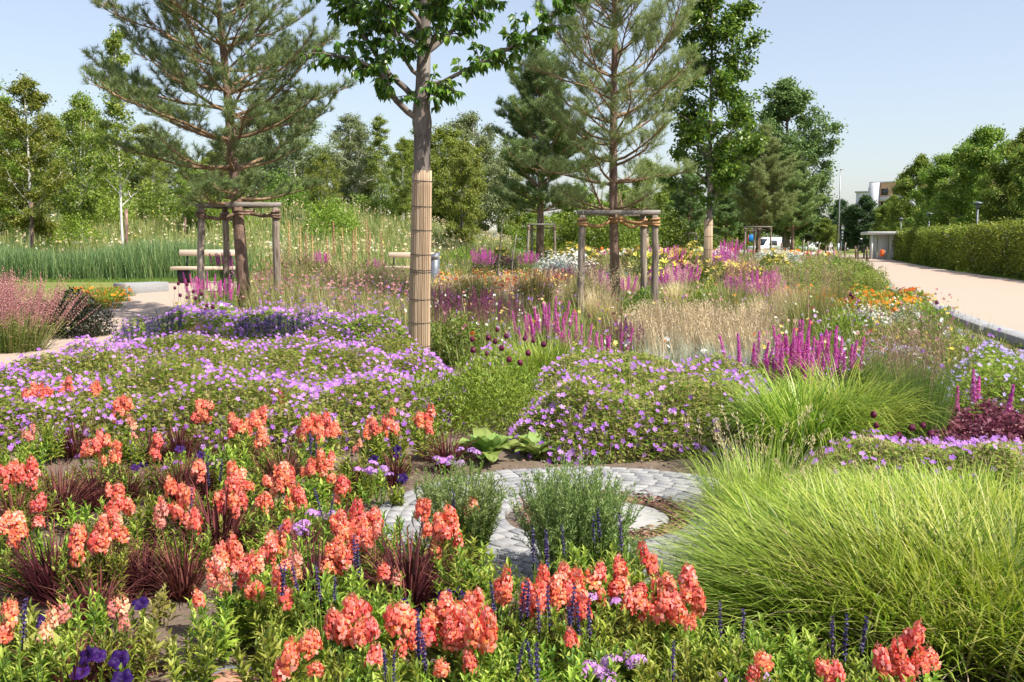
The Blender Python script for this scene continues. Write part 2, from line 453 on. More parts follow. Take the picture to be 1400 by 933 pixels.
# ------------------------------------------------------------------ world, sun, camera
def setup_world():
    w = bpy.data.worlds.new('World'); SC.world = w; w.use_nodes = True
    nt = w.node_tree; nt.nodes.clear()
    out = nt.nodes.new('ShaderNodeOutputWorld'); bg = nt.nodes.new('ShaderNodeBackground')
    sky = nt.nodes.new('ShaderNodeTexSky'); sky.sky_type = 'NISHITA'; sky.sun_disc = False
    d = Vector(SUN_DIR).normalized()
    sky.sun_elevation = math.asin(d.z); sky.sun_rotation = math.atan2(d.x, d.y)
    sky.air_density = 1.0; sky.dust_density = 1.6; sky.ozone_density = 1.3; sky.altitude = 100
    bg.inputs[1].default_value = SKY_STRENGTH
    hz = nt.nodes.new('ShaderNodeMix'); hz.data_type = 'RGBA'; hz.inputs[0].default_value = .45
    hz.inputs[7].default_value = (2.3, 2.22, 2.45, 1)
    nt.links.new(sky.outputs[0], hz.inputs[6]); nt.links.new(hz.outputs[2], bg.inputs[0]); nt.links.new(bg.outputs[0], out.inputs[0])
    l = bpy.data.lights.new('sun', 'SUN'); l.energy = SUN_STRENGTH; l.angle = math.radians(.55); l.color = (1.0, .945, .86)
    o = bpy.data.objects.new('sun', l); COL.objects.link(o); o.location = (30, -20, 40)
    o.rotation_euler = (-d).to_track_quat('-Z', 'Y').to_euler()
    cam = bpy.data.cameras.new('camera'); cam.lens = 36; cam.sensor_width = 36; cam.clip_end = 6000; cam.clip_start = .05
    c = bpy.data.objects.new('camera', cam); COL.objects.link(c)
    c.location = (0, 0, CAM_H); c.rotation_euler = (PI / 2 - PITCH, 0, 0)
    SC.camera = c
    SC.view_settings.view_transform = 'Standard'; SC.view_settings.look = 'None'
    SC.view_settings.exposure = EXPOSURE; SC.view_settings.gamma = 1
    SC.view_settings.use_curve_mapping = False
    SC.render.engine = 'CYCLES'
    cy = SC.cycles
    cy.max_bounces = 7; cy.diffuse_bounces = 3; cy.glossy_bounces = 2; cy.transmission_bounces = 5; cy.transparent_max_bounces = 4
    cy.use_denoising = True; cy.use_adaptive_sampling = True; cy.adaptive_threshold = .02
    cy.caustics_reflective = False; cy.caustics_refractive = False; cy.sample_clamp_indirect = 6
    SC.render.use_persistent_data = False

SUN_DIR = (0.80 * .66, -0.50 * .66, 0.80)
SKY_STRENGTH = 0.127
SUN_STRENGTH = 4.4
EXPOSURE = 1.0
setup_world()

# ------------------------------------------------------------------ ground
def ground_material():
    m, nt, out = newmat('garden_soil'); L = nt.links.new
    tc = nt.nodes.new('ShaderNodeTexCoord')
    n1 = nt.nodes.new('ShaderNodeTexNoise'); n1.inputs['Scale'].default_value = 3.2; n1.inputs['Detail'].default_value = 9; n1.inputs['Roughness'].default_value = .7
    n2 = nt.nodes.new('ShaderNodeTexNoise'); n2.inputs['Scale'].default_value = 55; n2.inputs['Detail'].default_value = 6
    L(tc.outputs['Object'], n1.inputs['Vector']); L(tc.outputs['Object'], n2.inputs['Vector'])
    c1 = ramp(nt, [(.07, .05, .036), (.14, .10, .072), (.27, .21, .155)], n1.outputs[0])
    c2 = ramp(nt, [(.065, .048, .035), (.15, .115, .085), (.27, .215, .165)], n2.outputs[0])
    mx = nt.nodes.new('ShaderNodeMix'); mx.data_type = 'RGBA'; mx.inputs[0].default_value = .5
    L(c1, mx.inputs[6]); L(c2, mx.inputs[7])
    # beyond the beds the soil is grown over with short grass
    sx = nt.nodes.new('ShaderNodeSeparateXYZ'); L(tc.outputs['Object'], sx.inputs[0])
    mr = nt.nodes.new('ShaderNodeMapRange'); mr.inputs[1].default_value = 11; mr.inputs[2].default_value = 20; L(sx.outputs['Y'], mr.inputs[0])
    n3 = nt.nodes.new('ShaderNodeTexNoise'); n3.inputs['Scale'].default_value = .8; n3.inputs['Detail'].default_value = 8
    L(tc.outputs['Object'], n3.inputs['Vector'])
    c3 = ramp(nt, [(.07, .11, .02), (.12, .17, .03), (.20, .20, .06), (.26, .24, .09)], n3.outputs[0])
    m2 = nt.nodes.new('ShaderNodeMix'); m2.data_type = 'RGBA'
    L(mr.outputs[0], m2.inputs[0]); L(mx.outputs[2], m2.inputs[6]); L(c3, m2.inputs[7])
    p = nt.nodes.new('ShaderNodeBsdfPrincipled'); p.inputs['Roughness'].default_value = .95; p.inputs['Specular IOR Level'].default_value = .2
    L(m2.outputs[2], p.inputs['Base Color'])
    b = nt.nodes.new('ShaderNodeBump'); b.inputs['Strength'].default_value = .8; b.inputs['Distance'].default_value = .015
    L(n2.outputs[0], b.inputs['Height']); L(b.outputs[0], p.inputs['Normal'])
    L(p.outputs[0], out.inputs[0])
    return m

def clutter(x, y):
    return .012 * (np.sin(x * 17 + 3 * np.sin(y * 7)) * np.sin(y * 19 + 2 * np.sin(x * 9)) + .7 * np.sin(x * 41 + y * 13) * np.sin(y * 37 - x * 11)) * sstep(9, 6, y)

PAVE_C = G(812, 704); PAVE_R = 1.14
def make_ground():
    xs = np.concatenate([-np.geomspace(2500, 4.2, 110), np.linspace(-4, 4, 150), np.geomspace(4.2, 2500, 110)])
    ys = np.concatenate([[-60, -20, -5, 0, 1.5], np.linspace(2.2, 8.5, 150), np.geomspace(8.7, 120, 130), np.geomspace(125, 5000, 30)])
    X, Y = np.meshgrid(xs, ys)
    rr = np.hypot(X - PAVE_C.x, Y - PAVE_C.y)
    Z = HT(X, Y) + clutter(X, Y) * sstep(PAVE_R, PAVE_R + .12, rr) - .03 * sstep(PAVE_R + .1, PAVE_R - .1, rr)
    n, k = X.shape
    V = np.stack([X, Y, Z], 2).reshape(-1, 3)
    i = np.arange(n - 1)[:, None] * k + np.arange(k - 1)[None]
    F = np.stack([i, i + 1, i + k + 1, i + k], 2).reshape(-1, 4)
    tag(ob('ground', MB().add(V, F).mesh('ground', ground_material(), True)), kind='structure')
make_ground()

def path_material():
    m, nt, out = newmat('compacted_gravel'); L = nt.links.new
    tc = nt.nodes.new('ShaderNodeTexCoord')
    n1 = nt.nodes.new('ShaderNodeTexNoise'); n1.inputs['Scale'].default_value = .55; n1.inputs['Detail'].default_value = 9; n1.inputs['Roughness'].default_value = .7
    n2 = nt.nodes.new('ShaderNodeTexNoise'); n2.inputs['Scale'].default_value = 70; n2.inputs['Detail'].default_value = 4
    L(tc.outputs['Object'], n1.inputs['Vector']); L(tc.outputs['Object'], n2.inputs['Vector'])
    c1 = ramp(nt, [(.27, .20, .155), (.37, .285, .225), (.40, .31, .245), (.45, .36, .29)], n1.outputs[0])
    c2 = ramp(nt, [(.20, .15, .115), (.385, .30, .235), (.52, .43, .35)], n2.outputs[0])
    mx = nt.nodes.new('ShaderNodeMix'); mx.data_type = 'RGBA'; mx.inputs[0].default_value = .55
    L(c1, mx.inputs[6]); L(c2, mx.inputs[7])
    p = nt.nodes.new('ShaderNodeBsdfPrincipled'); p.inputs['Roughness'].default_value = .92; p.inputs['Specular IOR Level'].default_value = .25
    L(mx.outputs[2], p.inputs['Base Color'])
    b = nt.nodes.new('ShaderNodeBump'); b.inputs['Strength'].default_value = .4; b.inputs['Distance'].default_value = .006
    L(n2.outputs[0], b.inputs['Height']); L(b.outputs[0], p.inputs['Normal']); L(p.outputs[0], out.inputs[0])
    return m
M['gravel'] = path_material()

def resample(pts, n):
    p = np.asarray(pts, float); d = np.concatenate([[0], np.cumsum(np.linalg.norm(np.diff(p, axis=0), axis=1))])
    t = np.linspace(0, d[-1], n)
    return np.stack([np.interp(t, d, p[:, i]) for i in range(p.shape[1])], 1)

def strip(name, ea, eb, lift, mat, n=90, k=14):
    a = resample([G(*q)[:2] for q in ea], n); b = resample([G(*q)[:2] for q in eb], n)
    V = []
    for j in range(k):
        q = a + (b - a) * j / (k - 1)
        V.append(np.stack([q[:, 0], q[:, 1], HT(q[:, 0], q[:, 1]) + lift], 1))
    V = np.stack(V, 1).reshape(-1, 3)
    F = [[i * k + j, i * k + j + 1, (i + 1) * k + j + 1, (i + 1) * k + j] for i in range(n - 1) for j in range(k - 1)]
    me = MB().add(V, F).mesh(name, mat, True)
    o = tag(ob(name, me), kind='structure')
    return a, b

strip('footpath', [(-320, 560), (-160, 522), (0, 478), (62, 458), (118, 444), (128, 428), (160, 412), (186, 404), (200, 400)],
      [(-320, 860), (-100, 650), (0, 560), (110, 512), (170, 476), (240, 440), (265, 416), (282, 402)], .030, M['gravel'])
strip('footpath', [(183, 388.5), (250, 387), (330, 385.5), (430, 383), (560, 378), (700, 374)],
      [(183, 400), (250, 401), (330, 398), (430, 394), (560, 389), (700, 384)], .024, M['gravel'])
RP_L = [(3600, 1300), (2500, 880), (2000, 690), (1600, 535), (1480, 492), (1400, 466), (1375, 459), (1332, 444), (1300, 430), (1250, 409), (1216, 394), (1206, 384), (1190, 369), (1172, 359), (1150, 353), (1120, 350.5)]
RP_R = [(4200, 760), (3000, 600), (2200, 495), (1600, 417), (1480, 399), (1400, 388), (1340, 379), (1290, 371.5), (1240, 362), (1208, 354.5), (1202, 352.5), (1198, 351), (1196, 350), (1195, 348.8), (1194, 347.6), (1192, 346.6)]
rpl, rpr = strip('gravel_promenade', RP_L, RP_R, .09, M['gravel'], 220, 14)

def kerb():
    p = resample([G(*q)[:2] for q in RP_L[:12]], 600)
    d = np.concatenate([[0], np.cumsum(np.linalg.norm(np.diff(p, axis=0), axis=1))])
    mb = MB(); L = 1.0; s = 0
    brk = float(np.interp(0, [0], [0]))
    while s + L < d[-1]:
        a = A([np.interp(s + .012, d, p[:, 0]), np.interp(s + .012, d, p[:, 1])]); b = A([np.interp(s + L - .012, d, p[:, 0]), np.interp(s + L - .012, d, p[:, 1])])
        c = (a + b) / 2; v = b - a
        nrm = unit(A([v[1], -v[0]]))
        if nrm[0] > 0: nrm = -nrm
        c = c + nrm * .13
        box(mb, (c[0], c[1], HT(c[0], c[1]) + .02), (np.linalg.norm(v), .3, .19), 0, math.atan2(v[1], v[0]), .012)
        s += L
    tag(ob('kerb', mb.mesh('kerb', M['granite'])), kind='structure')
kerb()

def paved_circle():
    r = RS(5); mb = MB(); c = PAVE_C
    v = [[c.x, c.y, -.012]] + [[c.x + (PAVE_R + .01) * math.cos(a), c.y + (PAVE_R + .01) * math.sin(a), -.012] for a in np.arange(96) * 2 * PI / 96]
    mb.add(v, [[0, 1 + i, 1 + (i + 1) % 96] for i in range(96)], 1)
    rad = .45; w = .066
    while rad + w < PAVE_R + .03:
        n = int(2 * PI * (rad + w / 2) / .10); ph = r.uniform(0, 1)
        for i in range(n):
            a = (i + ph + r.uniform(-.06, .06)) * 2 * PI / n
            rm = rad + w / 2 + r.uniform(-.004, .004)
            box(mb, (c.x + rm * math.cos(a), c.y + rm * math.sin(a), -.008 + r.uniform(-.003, .004)),
                (w - .005 - r.uniform(0, .003), 2 * PI * rm / n - .004 - r.uniform(0, .006), .06), 0, a + r.normal(0, .012), .0025)
        rad += w
    tag(ob('cobble_paving', mb.mesh('cobble_paving', [M['cobble'], M['joint']])), kind='structure')
    # round shaft cover in the middle of the paving
    t = thing('shaft_cover', (c.x + .06, c.y - .02, 0), 'round pale concrete shaft cover ringed by rusty iron and dry litter in the cobbled circle', 'shaft cover')
    m1 = lathe(MB(), [(.0, .018), (.30, .018), (.312, .012), (.312, -.03)], k=64)
    ob('lid', m1.mesh('lid', M['concrete'], False), t)
    m2 = lathe(MB(), [(.325, -.02), (.325, .024), (.335, .03), (.40, .03), (.41, .024), (.41, -.03)], k=64)
    ob('rim', m2.mesh('rim', M['rust'], False), t)
    m3 = MB(); n = 900
    a = r.uniform(0, 2 * PI, n); q = .385 + r.normal(0, .035, n)
    pos = np.stack([q * np.cos(a), q * np.sin(a), .032 + r.uniform(0, .02, n)], 1)
    m3.stamp(LEAF2, pos, frames(rdir(r, n, -.15, .25), r.uniform(-1, 1, n)), np.stack([r.uniform(.008, .018, n), r.uniform(.02, .05, n), r.uniform(.02, .05, n)], 1))
    tag(ob('dry_leaf_litter', m3.mesh('dry_leaf_litter', M['mulch']), t), kind='stuff')
paved_circle()

def small_cover():
    g = G(317, 943)
    t = thing('manhole_cover', (g.x, g.y, .012), 'small round red concrete cover in a grey iron ring on bare soil', 'manhole cover')
    ob('rim', lathe(MB(), [(.128, -.03), (.128, .022), (.132, .026), (.148, .026), (.152, .02), (.152, -.03)], k=48).mesh('rim', M['iron']), t)
    mb = lathe(MB(), [(.022, .006), (.024, .015), (.122, .017), (.126, .01)], k=48)
    ob('lid', mb.mesh('lid', M['brickred']), t)
    mb = MB()
    for i in range(12):
        a = i * PI / 6
        box(mb, (.1 * math.cos(a), .1 * math.sin(a), .0175), (.035, .006, .004), 0, a)
    ob('grip_slot', mb.mesh('grip_slot', M['wire']), t)
    ob('lifting_hole', lathe(MB(), [(.0, .008), (.022, .009)], k=16).mesh('lifting_hole', M['wire']), t)
small_cover()

# ------------------------------------------------------------------ stuff on the ground
def soil_litter():
    r = RS(8); mb = MB(); n = 2600
    x = r.uniform(-2.3, 2.0, n); y = 2.7 + 5 * r.uniform(0, 1, n) ** 1.6
    k = np.hypot(x - PAVE_C.x, y - PAVE_C.y) > PAVE_R + .02; x = x[k]; y = y[k]; n = len(x)
    ico = A([[0, 0, 1], [.9, 0, .3], [.28, .85, .3], [-.72, .52, .35], [-.72, -.52, .3], [.28, -.85, .35], [0, 0, -.6]], float)
    icf = A([[0, 1, 2], [0, 2, 3], [0, 3, 4], [0, 4, 5], [0, 5, 1], [6, 2, 1], [6, 3, 2], [6, 4, 3], [6, 5, 4], [6, 1, 5]])
    s = r.gamma(2, .004, n) + .003
    mb.stamp((ico, [icf]), np.stack([x, y, clutter(x, y) + HT(x, y) + s * .2], 1), frames(rdir(r, n)), np.stack([s * r.uniform(.7, 1.4, n), s, s * .7], 1))
    tag(ob('soil_crumbs', mb.mesh('soil_crumbs', M['clod'])), 'loose crumbs of dry brown soil between the bedding plants', 'soil', kind='stuff')
    mb = MB(); n = 1500
    x = r.uniform(-2.3, 2.0, n); y = 2.7 + 5 * r.uniform(0, 1, n) ** 1.4
    k = np.hypot(x - PAVE_C.x, y - PAVE_C.y) > PAVE_R - .1; x = x[k]; y = y[k]; n = len(x)
    L = r.uniform(.012, .04, n)
    mb.stamp(LEAF2, np.stack([x, y, clutter(x, y) + HT(x, y) + .012], 1), frames(rdir(r, n, -.1, .3), r.uniform(-.6, .6, n)), np.stack([L * .4, L, L], 1))
    tag(ob('leaf_litter', mb.mesh('leaf_litter', M['mulch'])), 'dry brown leaf litter scattered on the soil of the flower bed', 'leaf litter', kind='stuff')
soil_litter()

def in_poly(x, y, poly):
    p = np.asarray(poly, float); n = len(p); c = np.zeros(len(x), bool)
    for i in range(n):
        x1, y1 = p[i]; x2, y2 = p[(i + 1) % n]
        k = ((y1 > y) != (y2 > y))
        xi = (x2 - x1) * (y - y1) / ((y2 - y1) if y2 != y1 else 1e-9) + x1
        c ^= k & (x < xi)
    return c
def edge_dist(x, y, poly):
    p = np.asarray(poly, float); n = len(p); d = np.full(len(x), 1e9)
    for i in range(n):
        a = p[i]; b = p[(i + 1) % n]; v = b - a
        t = np.clip(((x - a[0]) * v[0] + (y - a[1]) * v[1]) / max(v @ v, 1e-9), 0, 1)
        d = np.minimum(d, np.hypot(x - a[0] - t * v[0], y - a[1] - t * v[1]))
    return d
def wpoly(q):
    """list of (u, Y) to world polygon"""
    return [(P(u, Y).x, Y) for (u, Y) in q]
def scatter(r, poly, n, ypow=1.0):
    p = np.asarray(poly, float); lo = p.min(0); hi = p.max(0)
    X = []; Y = []; got = 0
    while got < n:
        x = r.uniform(lo[0], hi[0], n * 2); y = lo[1] + (hi[1] - lo[1]) * r.uniform(0, 1, n * 2) ** ypow
        k = in_poly(x, y, poly); X.append(x[k]); Y.append(y[k]); got += k.sum()
    return np.concatenate(X)[:n], np.concatenate(Y)[:n]

def grass_stuff(name, label, poly, n, L, w, mat, seed, ypow=1.0, lean=.5, segs=2, extra=None, cat='grass', growY=None, avoid=()):
    r = RS(seed); x, y = scatter(r, poly, n, ypow)
    for (q) in avoid:
        k = ~in_poly(x, y, q); x = x[k]; y = y[k]
    n = len(x)
    dens = .65 + .5 * np.sin(x * .9 + 1.3 * np.sin(y * .35)) * np.sin(y * .5 + x * .2)
    s = (1 + (y / growY if growY else 0)); mb = MB()
    blades(mb, np.stack([x, y, HT(x, y)], 1), r.uniform(0, 2 * PI, n), r.uniform(L[0], L[1], n) * (.55 + .6 * np.clip(dens, 0, 1)), np.abs(r.normal(0, lean * .5, n)), r.uniform(0, lean * 1.6, n), w * s, segs)
    mats = [mat]
    if extra:
        for (em, en, size, hz) in extra:
            mats.append(em); mi = len(mats) - 1
            ex, ey = scatter(r, poly, en, ypow); 
            for q in avoid:
                k = ~in_poly(ex, ey, q); ex = ex[k]; ey = ey[k]
            en = len(ex)
            for c in range(3):
                mb.stamp(BLOOM, np.stack([ex + r.normal(0, size * .5, en), ey + r.normal(0, size * .5, en), HT(ex, ey) + r.uniform(hz[0], hz[1], en)], 1), zframes(rdir(r, en, .1, 1), r), size * r.uniform(.5, 1, en), mi)
    return tag(ob(name, mb.mesh(name, mats)), label, cat, kind='stuff')
# ------------------------------------------------------------------ trees
def limb_curve(p0, d0, L, up, n=5, wob=.05, r=None):
    pts = [np.asarray(p0, float)]; d = unit(A(d0, float))
    for i in range(n - 1):
        d = unit(d + A([0, 0, up / (n - 1)]) + (r.normal(0, wob, 3) if r is not None else 0))
        pts.append(pts[-1] + d * L / (n - 1))
    return A(pts)

def along(p, s):
    n = len(p) - 1; i = min(int(s * n), n - 1); t = s * n - i
    return p[i] * (1 - t) + p[i + 1] * t, unit(p[i + 1] - p[i])

def leafy_tree(seed, H, cb, R, tr, nl, nleaf, leaf, prof, bark, leafm, rise=.5, clump=.3, hang=.2, sub=5, T=LEAF2, lw=.6, lean=0.0, wrap=None, multi=1, sublen=.4):
    """returns (trunk mesh, crown mesh)"""
    r = RS(seed); mb = MB(); ends = []; edir = []
    for mst in range(multi):
        off = A([r.uniform(-.25, .25), r.uniform(-.25, .25), 0]) if multi > 1 else np.zeros(3)
        n = 9; zs = np.linspace(0, H * .95, n)
        wx = np.cumsum(r.normal(0, .012 * H / 6, n)) + lean * zs / H; wy = np.cumsum(r.normal(0, .012 * H / 6, n))
        if multi > 1:
            wx += off[0] * zs / H * 6; wy += off[1] * zs / H * 6
        tp = np.stack([wx - wx[0] + off[0], wy - wy[0] + off[1], zs], 1)
        rad = tr * (1 - .9 * (zs / (H * .95)) ** .9) + .006
        rad[0] *= 1.25
        tube(mb, tp, rad, 8)
        for i in range(nl):
            t = (i + .5) / nl; z = cb + (H * .93 - cb) * t
            az = i * 2.39996 + r.uniform(-.4, .4) + mst
            L = R * prof(t) * r.uniform(.75, 1.15)
            z0 = max(cb * .75, z - L * rise * .7)
            p0, _ = along(tp, min(.99, z0 / (H * .95)))
            rr = np.interp(z0, zs, rad)
            q = limb_curve(p0, (math.cos(az), math.sin(az), rise * .8), L * math.hypot(1, rise * .6), rise * .5 - hang * .5, 5, .09, r)
            tube(mb, q, np.linspace(min(rr * .55, tr * .4), .006, 5), 5, cap=False)
            for j in range(sub):
                s = .3 + .7 * (j + r.uniform(0, 1)) / sub
                b, bd = along(q, min(s, .99))
                d = unit(bd * .6 + rdir(r, 1, -.4, .7)[0] * .9)
                l2 = L * sublen * r.uniform(.6, 1.2) * (1.15 - .5 * s) + .12
                q2 = limb_curve(b, d, l2, -hang * .6, 4, .12, r)
                tube(mb, q2, [.011 * H / 6, .008 * H / 6, .006, .003], 3, cap=False)
                for s2 in (.35, .6, .8, 1.0):
                    e, ed = along(q2, min(s2, .999)); ends.append(e); edir.append(ed)
            e, ed = along(q, .999); ends.append(e); edir.append(ed)
        e, ed = along(tp, .999); ends += [e, e, e]; edir += [ed] * 3
    E = A(ends); D = A(edir)
    trunk = mb.mesh('trunk', bark, True)
    wt = r.gamma(1.6, 1, len(E)); idx = r.choice(len(E), nleaf, p=wt / wt.sum())
    pos = E[idx] + r.normal(0, clump * .36, (nleaf, 3)) * A([1, 1, .8])
    d = unit(D[idx] * .5 + rdir(r, nleaf) * .9 + A([0, 0, -hang * 1.5]))
    s = leaf * r.uniform(.6, 1.2, nleaf)
    cm = MB().stamp(T, pos, frames(d, r.normal(0, .7, nleaf)), np.stack([s * lw, s, s], 1))
    return trunk, cm.mesh('crown', leafm)

def tuft_t(seed, n=26, L=1.0, ln=.6, spread=.9, w=.05):
    r = RS(seed); V = []; F = []
    for i in range(n):
        y0 = ln * i / n; a = r.uniform(0, 2 * PI); sp = spread * r.uniform(.6, 1.15)
        d = A([math.cos(a) * math.sin(sp), math.cos(sp), math.sin(a) * math.sin(sp)])
        s = unit(np.cross(d, rdir(r, 1)[0])); p = A([0, y0, 0]); q = p + d * L * r.uniform(.75, 1.1)
        k = len(V); V += [p - s * w / 2, p + s * w / 2, q]; F.append([k, k + 1, k + 2])
    return (A(V), [A(F)])

def pine(seed, H, cb, R, tr, whorl, nb, prof, needle, mat, bare=.35, tilt=.25, upturn=.5, tn=26, tw=.05, dens=1.0, bark=None, lean=0.0, sag=0.0, fill=.7):
    r = RS(seed); mb = MB(); tp_ = []; td = []
    n = 10; zs = np.linspace(0, H * .97, n)
    wx = np.cumsum(r.normal(0, .02, n)) + lean * zs; wy = np.cumsum(r.normal(0, .02, n))
    T0 = np.stack([wx - wx[0], wy - wy[0], zs], 1)
    rad = tr * (1 - .93 * (zs / (H * .97))) + .008; rad[0] *= 1.15
    tube(mb, T0, rad, 10)
    bm = MB(); z = cb; k = 0
    while z < H * .97:
        t = (z - cb) / (H - cb)
        for i in range(nb):
            az = 2 * PI * i / nb + k * 1.1 + r.uniform(-.35, .35)
            L = R * prof(t) * r.uniform(.55, 1.25)
            zz = z + r.uniform(-.08, .08)
            p0, _ = along(T0, min(.995, zz / (H * .97)))
            q = limb_curve(p0, (math.cos(az), math.sin(az), tilt + .7 * t + r.uniform(-.12, .12) - sag * (1 - t)), L, upturn, 7, .12, r)
            br = min(np.interp(zz, zs, rad) * .42, .012 + .018 * L)
            tube(bm, q, np.linspace(br, .005, 7), 5, cap=False)
            nsub = max(4, int(L / .085 * dens))
            for j in range(nsub):
                s = bare + (1 - bare) * (j + r.uniform(0, 1)) / nsub
                b, bd = along(q, min(s, .999)); side = unit(np.cross(bd, A([0, 0, 1.]))) * (1 if j % 2 else -1)
                d = unit(bd * .8 + side * r.uniform(.4, 1.0) + A([0, 0, r.uniform(-.15, .45)]))
                l2 = (.10 + .34 * L * (1.08 - s)) * r.uniform(.6, 1.1)
                q2 = limb_curve(b, d, l2, .3, 4, .08, r)
                tube(bm, q2, [.009, .007, .005, .003], 3, cap=False)
                m = max(2, int(l2 / .10))
                for c in range(m):
                    s2 = .35 + .65 * (c + 1) / m
                    e, ed = along(q2, min(s2, .999))
                    if c < m - 1 and r.uniform() < .5:
                        e2 = limb_curve(e, ed * .7 + rdir(r, 1, -.2, .6)[0] * .7, .09, .3, 3); e, ed = e2[-1], unit(e2[-1] - e2[0])
                    tp_.append(e); td.append(unit(ed + A([0, 0, .35])))
                    if r.uniform() < fill:
                        dq = unit(ed * .6 + rdir(r, 1, -.1, .8)[0]); tp_.append(e + dq * needle * .7); td.append(dq)
            e, ed = along(q, .999); tp_.append(e); td.append(ed)
        z += whorl * r.uniform(.85, 1.1) * (1 - .35 * t); k += 1
    E = A(tp_); D = A(td); N = len(E)
    cm = MB()
    for v in range(4):
        i = np.arange(N) % 4 == v
        cm.stamp(tuft_t(seed * 7 + v, tn, 1.0, .9, .85, tw), E[i] - D[i] * needle * .5, frames(D[i], r.uniform(0, 6.28, i.sum())), needle * r.uniform(.75, 1.15, i.sum()))
    return mb.mesh('trunk', bark or M['pinebark'], True), bm.mesh('branches', M['pinebranch'], True), cm.mesh('needles', mat)

def tree(name, loc, parts, label, group=None, rz=0.0, sc=1.0, cat='tree'):
    t = thing(name, loc, label, cat, group, rz, sc)
    for (n, me) in parts: ob(n, me, t)
    return t

round_prof = lambda t: (max(.05, math.sin(PI * min(1, (t * .82 + .2)))) ** .8)
cone_prof = lambda t: max(.08, 1 - t) ** .75 * min(1, .45 + t * 4)
oval_prof = lambda t: max(.12, math.sin(PI * (.12 + .83 * t)))

# the cherry with the reed wrap, nearest tree
def cherry():
    Y0 = 11.0; base = P(575, Y0); r = RS(21)
    t = thing('cherry_tree', base, 'young cherry tree with large glossy leaves and a trunk wrapped in reed matting', 'tree')
    def px(u, v, dy=0.0):
        z = zv(v, Y0 + dy); return A([ux(u, Y0 + dy, z) - base.x, dy, z - base.z])
    mb = MB()
    tr = A([px(573, 503), px(574, 400), px(576, 320), px(577, 235), px(577, 205), px(578, 180), px(577, 168), px(576, 150), px(578, 120), px(580, 60), px(581, 0), px(579, -70), px(584, -150), px(580, -240), px(585, -330)])
    rad = A([.105, .098, .094, .088, .090, .092, .105, .092, .078, .068, .06, .05, .036, .024, .012])
    tube(mb, tr, rad, 14)
    # graft swelling
    for q in range(14):
        c = px(577, 184) + rdir(r, 1)[0] * A([.085, .085, .05]); c[1] -= .01
        lathe(mb, [(.001, .02), (.018, .012), (.02, -.004), (.001, -.02)], c, 7)
    limbs = [([(575, 165), (556, 150), (537, 130), (517, 95), (477, 80), (445, 74)], .05, -.3), ([(575, 143), (552, 120), (527, 93), (494, 42), (470, -10), (440, -60)], .045, .25),
             ([(579, 75), (597, 62), (612, 50), (636, 28), (662, 5), (705, -40)], .04, .3), ([(577, 117), (600, 114), (618, 109), (645, 93), (682, 77), (716, 50), (750, 25), (778, -5)], .032, -.35),
             ([(578, 108), (560, 95), (545, 60), (535, 20), (520, -40)], .03, -.5), ([(580, 45), (560, 10), (530, -40), (490, -90)], .034, -.4), ([(580, 20), (610, -30), (650, -90), (690, -130)], .034, .4),
             ([(581, -40), (560, -100), (520, -170)], .028, .5), ([(581, -60), (610, -140), (650, -200)], .028, -.5), ([(579, 90), (585, 70), (600, 40), (598, 0), (610, -50)], .03, -.7), ([(579, 80), (570, 50), (575, 10), (560, -60)], .03, .8),
             ([(577, 125), (583, 122), (590, 120), (600, 125), (608, 122)], .014, -.2), ([(578, 70), (555, 50), (525, 30), (490, 10), (450, -20)], .03, .1)]
    tw = MB(); pos = []; dr = []
    for (pts, r0, dy) in limbs:
        n = len(pts)
        q = A([px(u, v, dy * (i / (n - 1))) for i, (u, v) in enumerate(pts)])
        q = resample(q, 9); q[1:-1] += r.normal(0, .012, (7, 3))
        tube(mb, q, np.linspace(r0 * .8, .007, 9), 8, cap=False)
        L = np.linalg.norm(q[-1] - q[0])
        for j in range(int(12 + L * 28)):
            s = r.uniform(.22, 1.0); b, bd = along(q, min(.999, s))
            d = unit(bd * .7 + rdir(r, 1, -.5, .7)[0]); l2 = r.uniform(.10, .34)
            q2 = limb_curve(b, d, l2, -.25, 4, .1, r); tube(mb, q2, [.006, .005, .004, .002], 4, cap=False)
            for c in range(15):
                e, ed = along(q2, r.uniform(.2, 1) * .999); pos.append(e); dr.append(unit(ed * .5 + rdir(r, 1, -1, .3)[0] * .8 + A([0, 0, -.55])))
    ob('trunk', mb.mesh('trunk', M['bark'], True), t)
    pos = A(pos); dr = A(dr); N = len(pos); s = r.uniform(.06, .12, N)
    ob('crown', MB().stamp(LEAF4, pos, frames(dr, r.normal(0, .6, N)), np.stack([s * .5, s, s], 1)).mesh('crown', M['cherry_leaf']), t)
    # reed wrap: separate reeds round the trunk, tied with wire
    w = MB(); nr = 46; v0 = resample(tr[:4], 14)
    hgt = np.linspace(0, 1, 14)
    for i in range(nr):
        a = 2 * PI * i / nr + r.uniform(-.03, .03)
        ra = .110 - .014 * hgt + r.uniform(-.002, .003)
        p = v0 + np.stack([np.cos(a) * ra, np.sin(a) * ra, 0 * hgt], 1); p[-1, 2] += r.uniform(-.02, .015)
        tube(w, p, .0082 * r.uniform(.8, 1.15), 5)
    wr = ob('reed_wrap', w.mesh('reed_wrap', M['bamboo'], True), t)
    wm = MB()
    for v in (248, 282, 314, 347, 368, 371, 408, 440, 472):
        s = (503 - v) / 268; c, _ = along(v0, min(.999, max(0, s))); a = np.linspace(0, 2 * PI, 33)
        ra = .1205 - .0135 * s
        tube(wm, np.stack([c[0] + ra * np.cos(a), c[1] + ra * np.sin(a), c[2] + .004 * np.sin(a * 2)], 1), .0035, 4, cap=False)
    ob('wire_tie', wm.mesh('wire_tie', M['wire'], True), wr)
cherry()

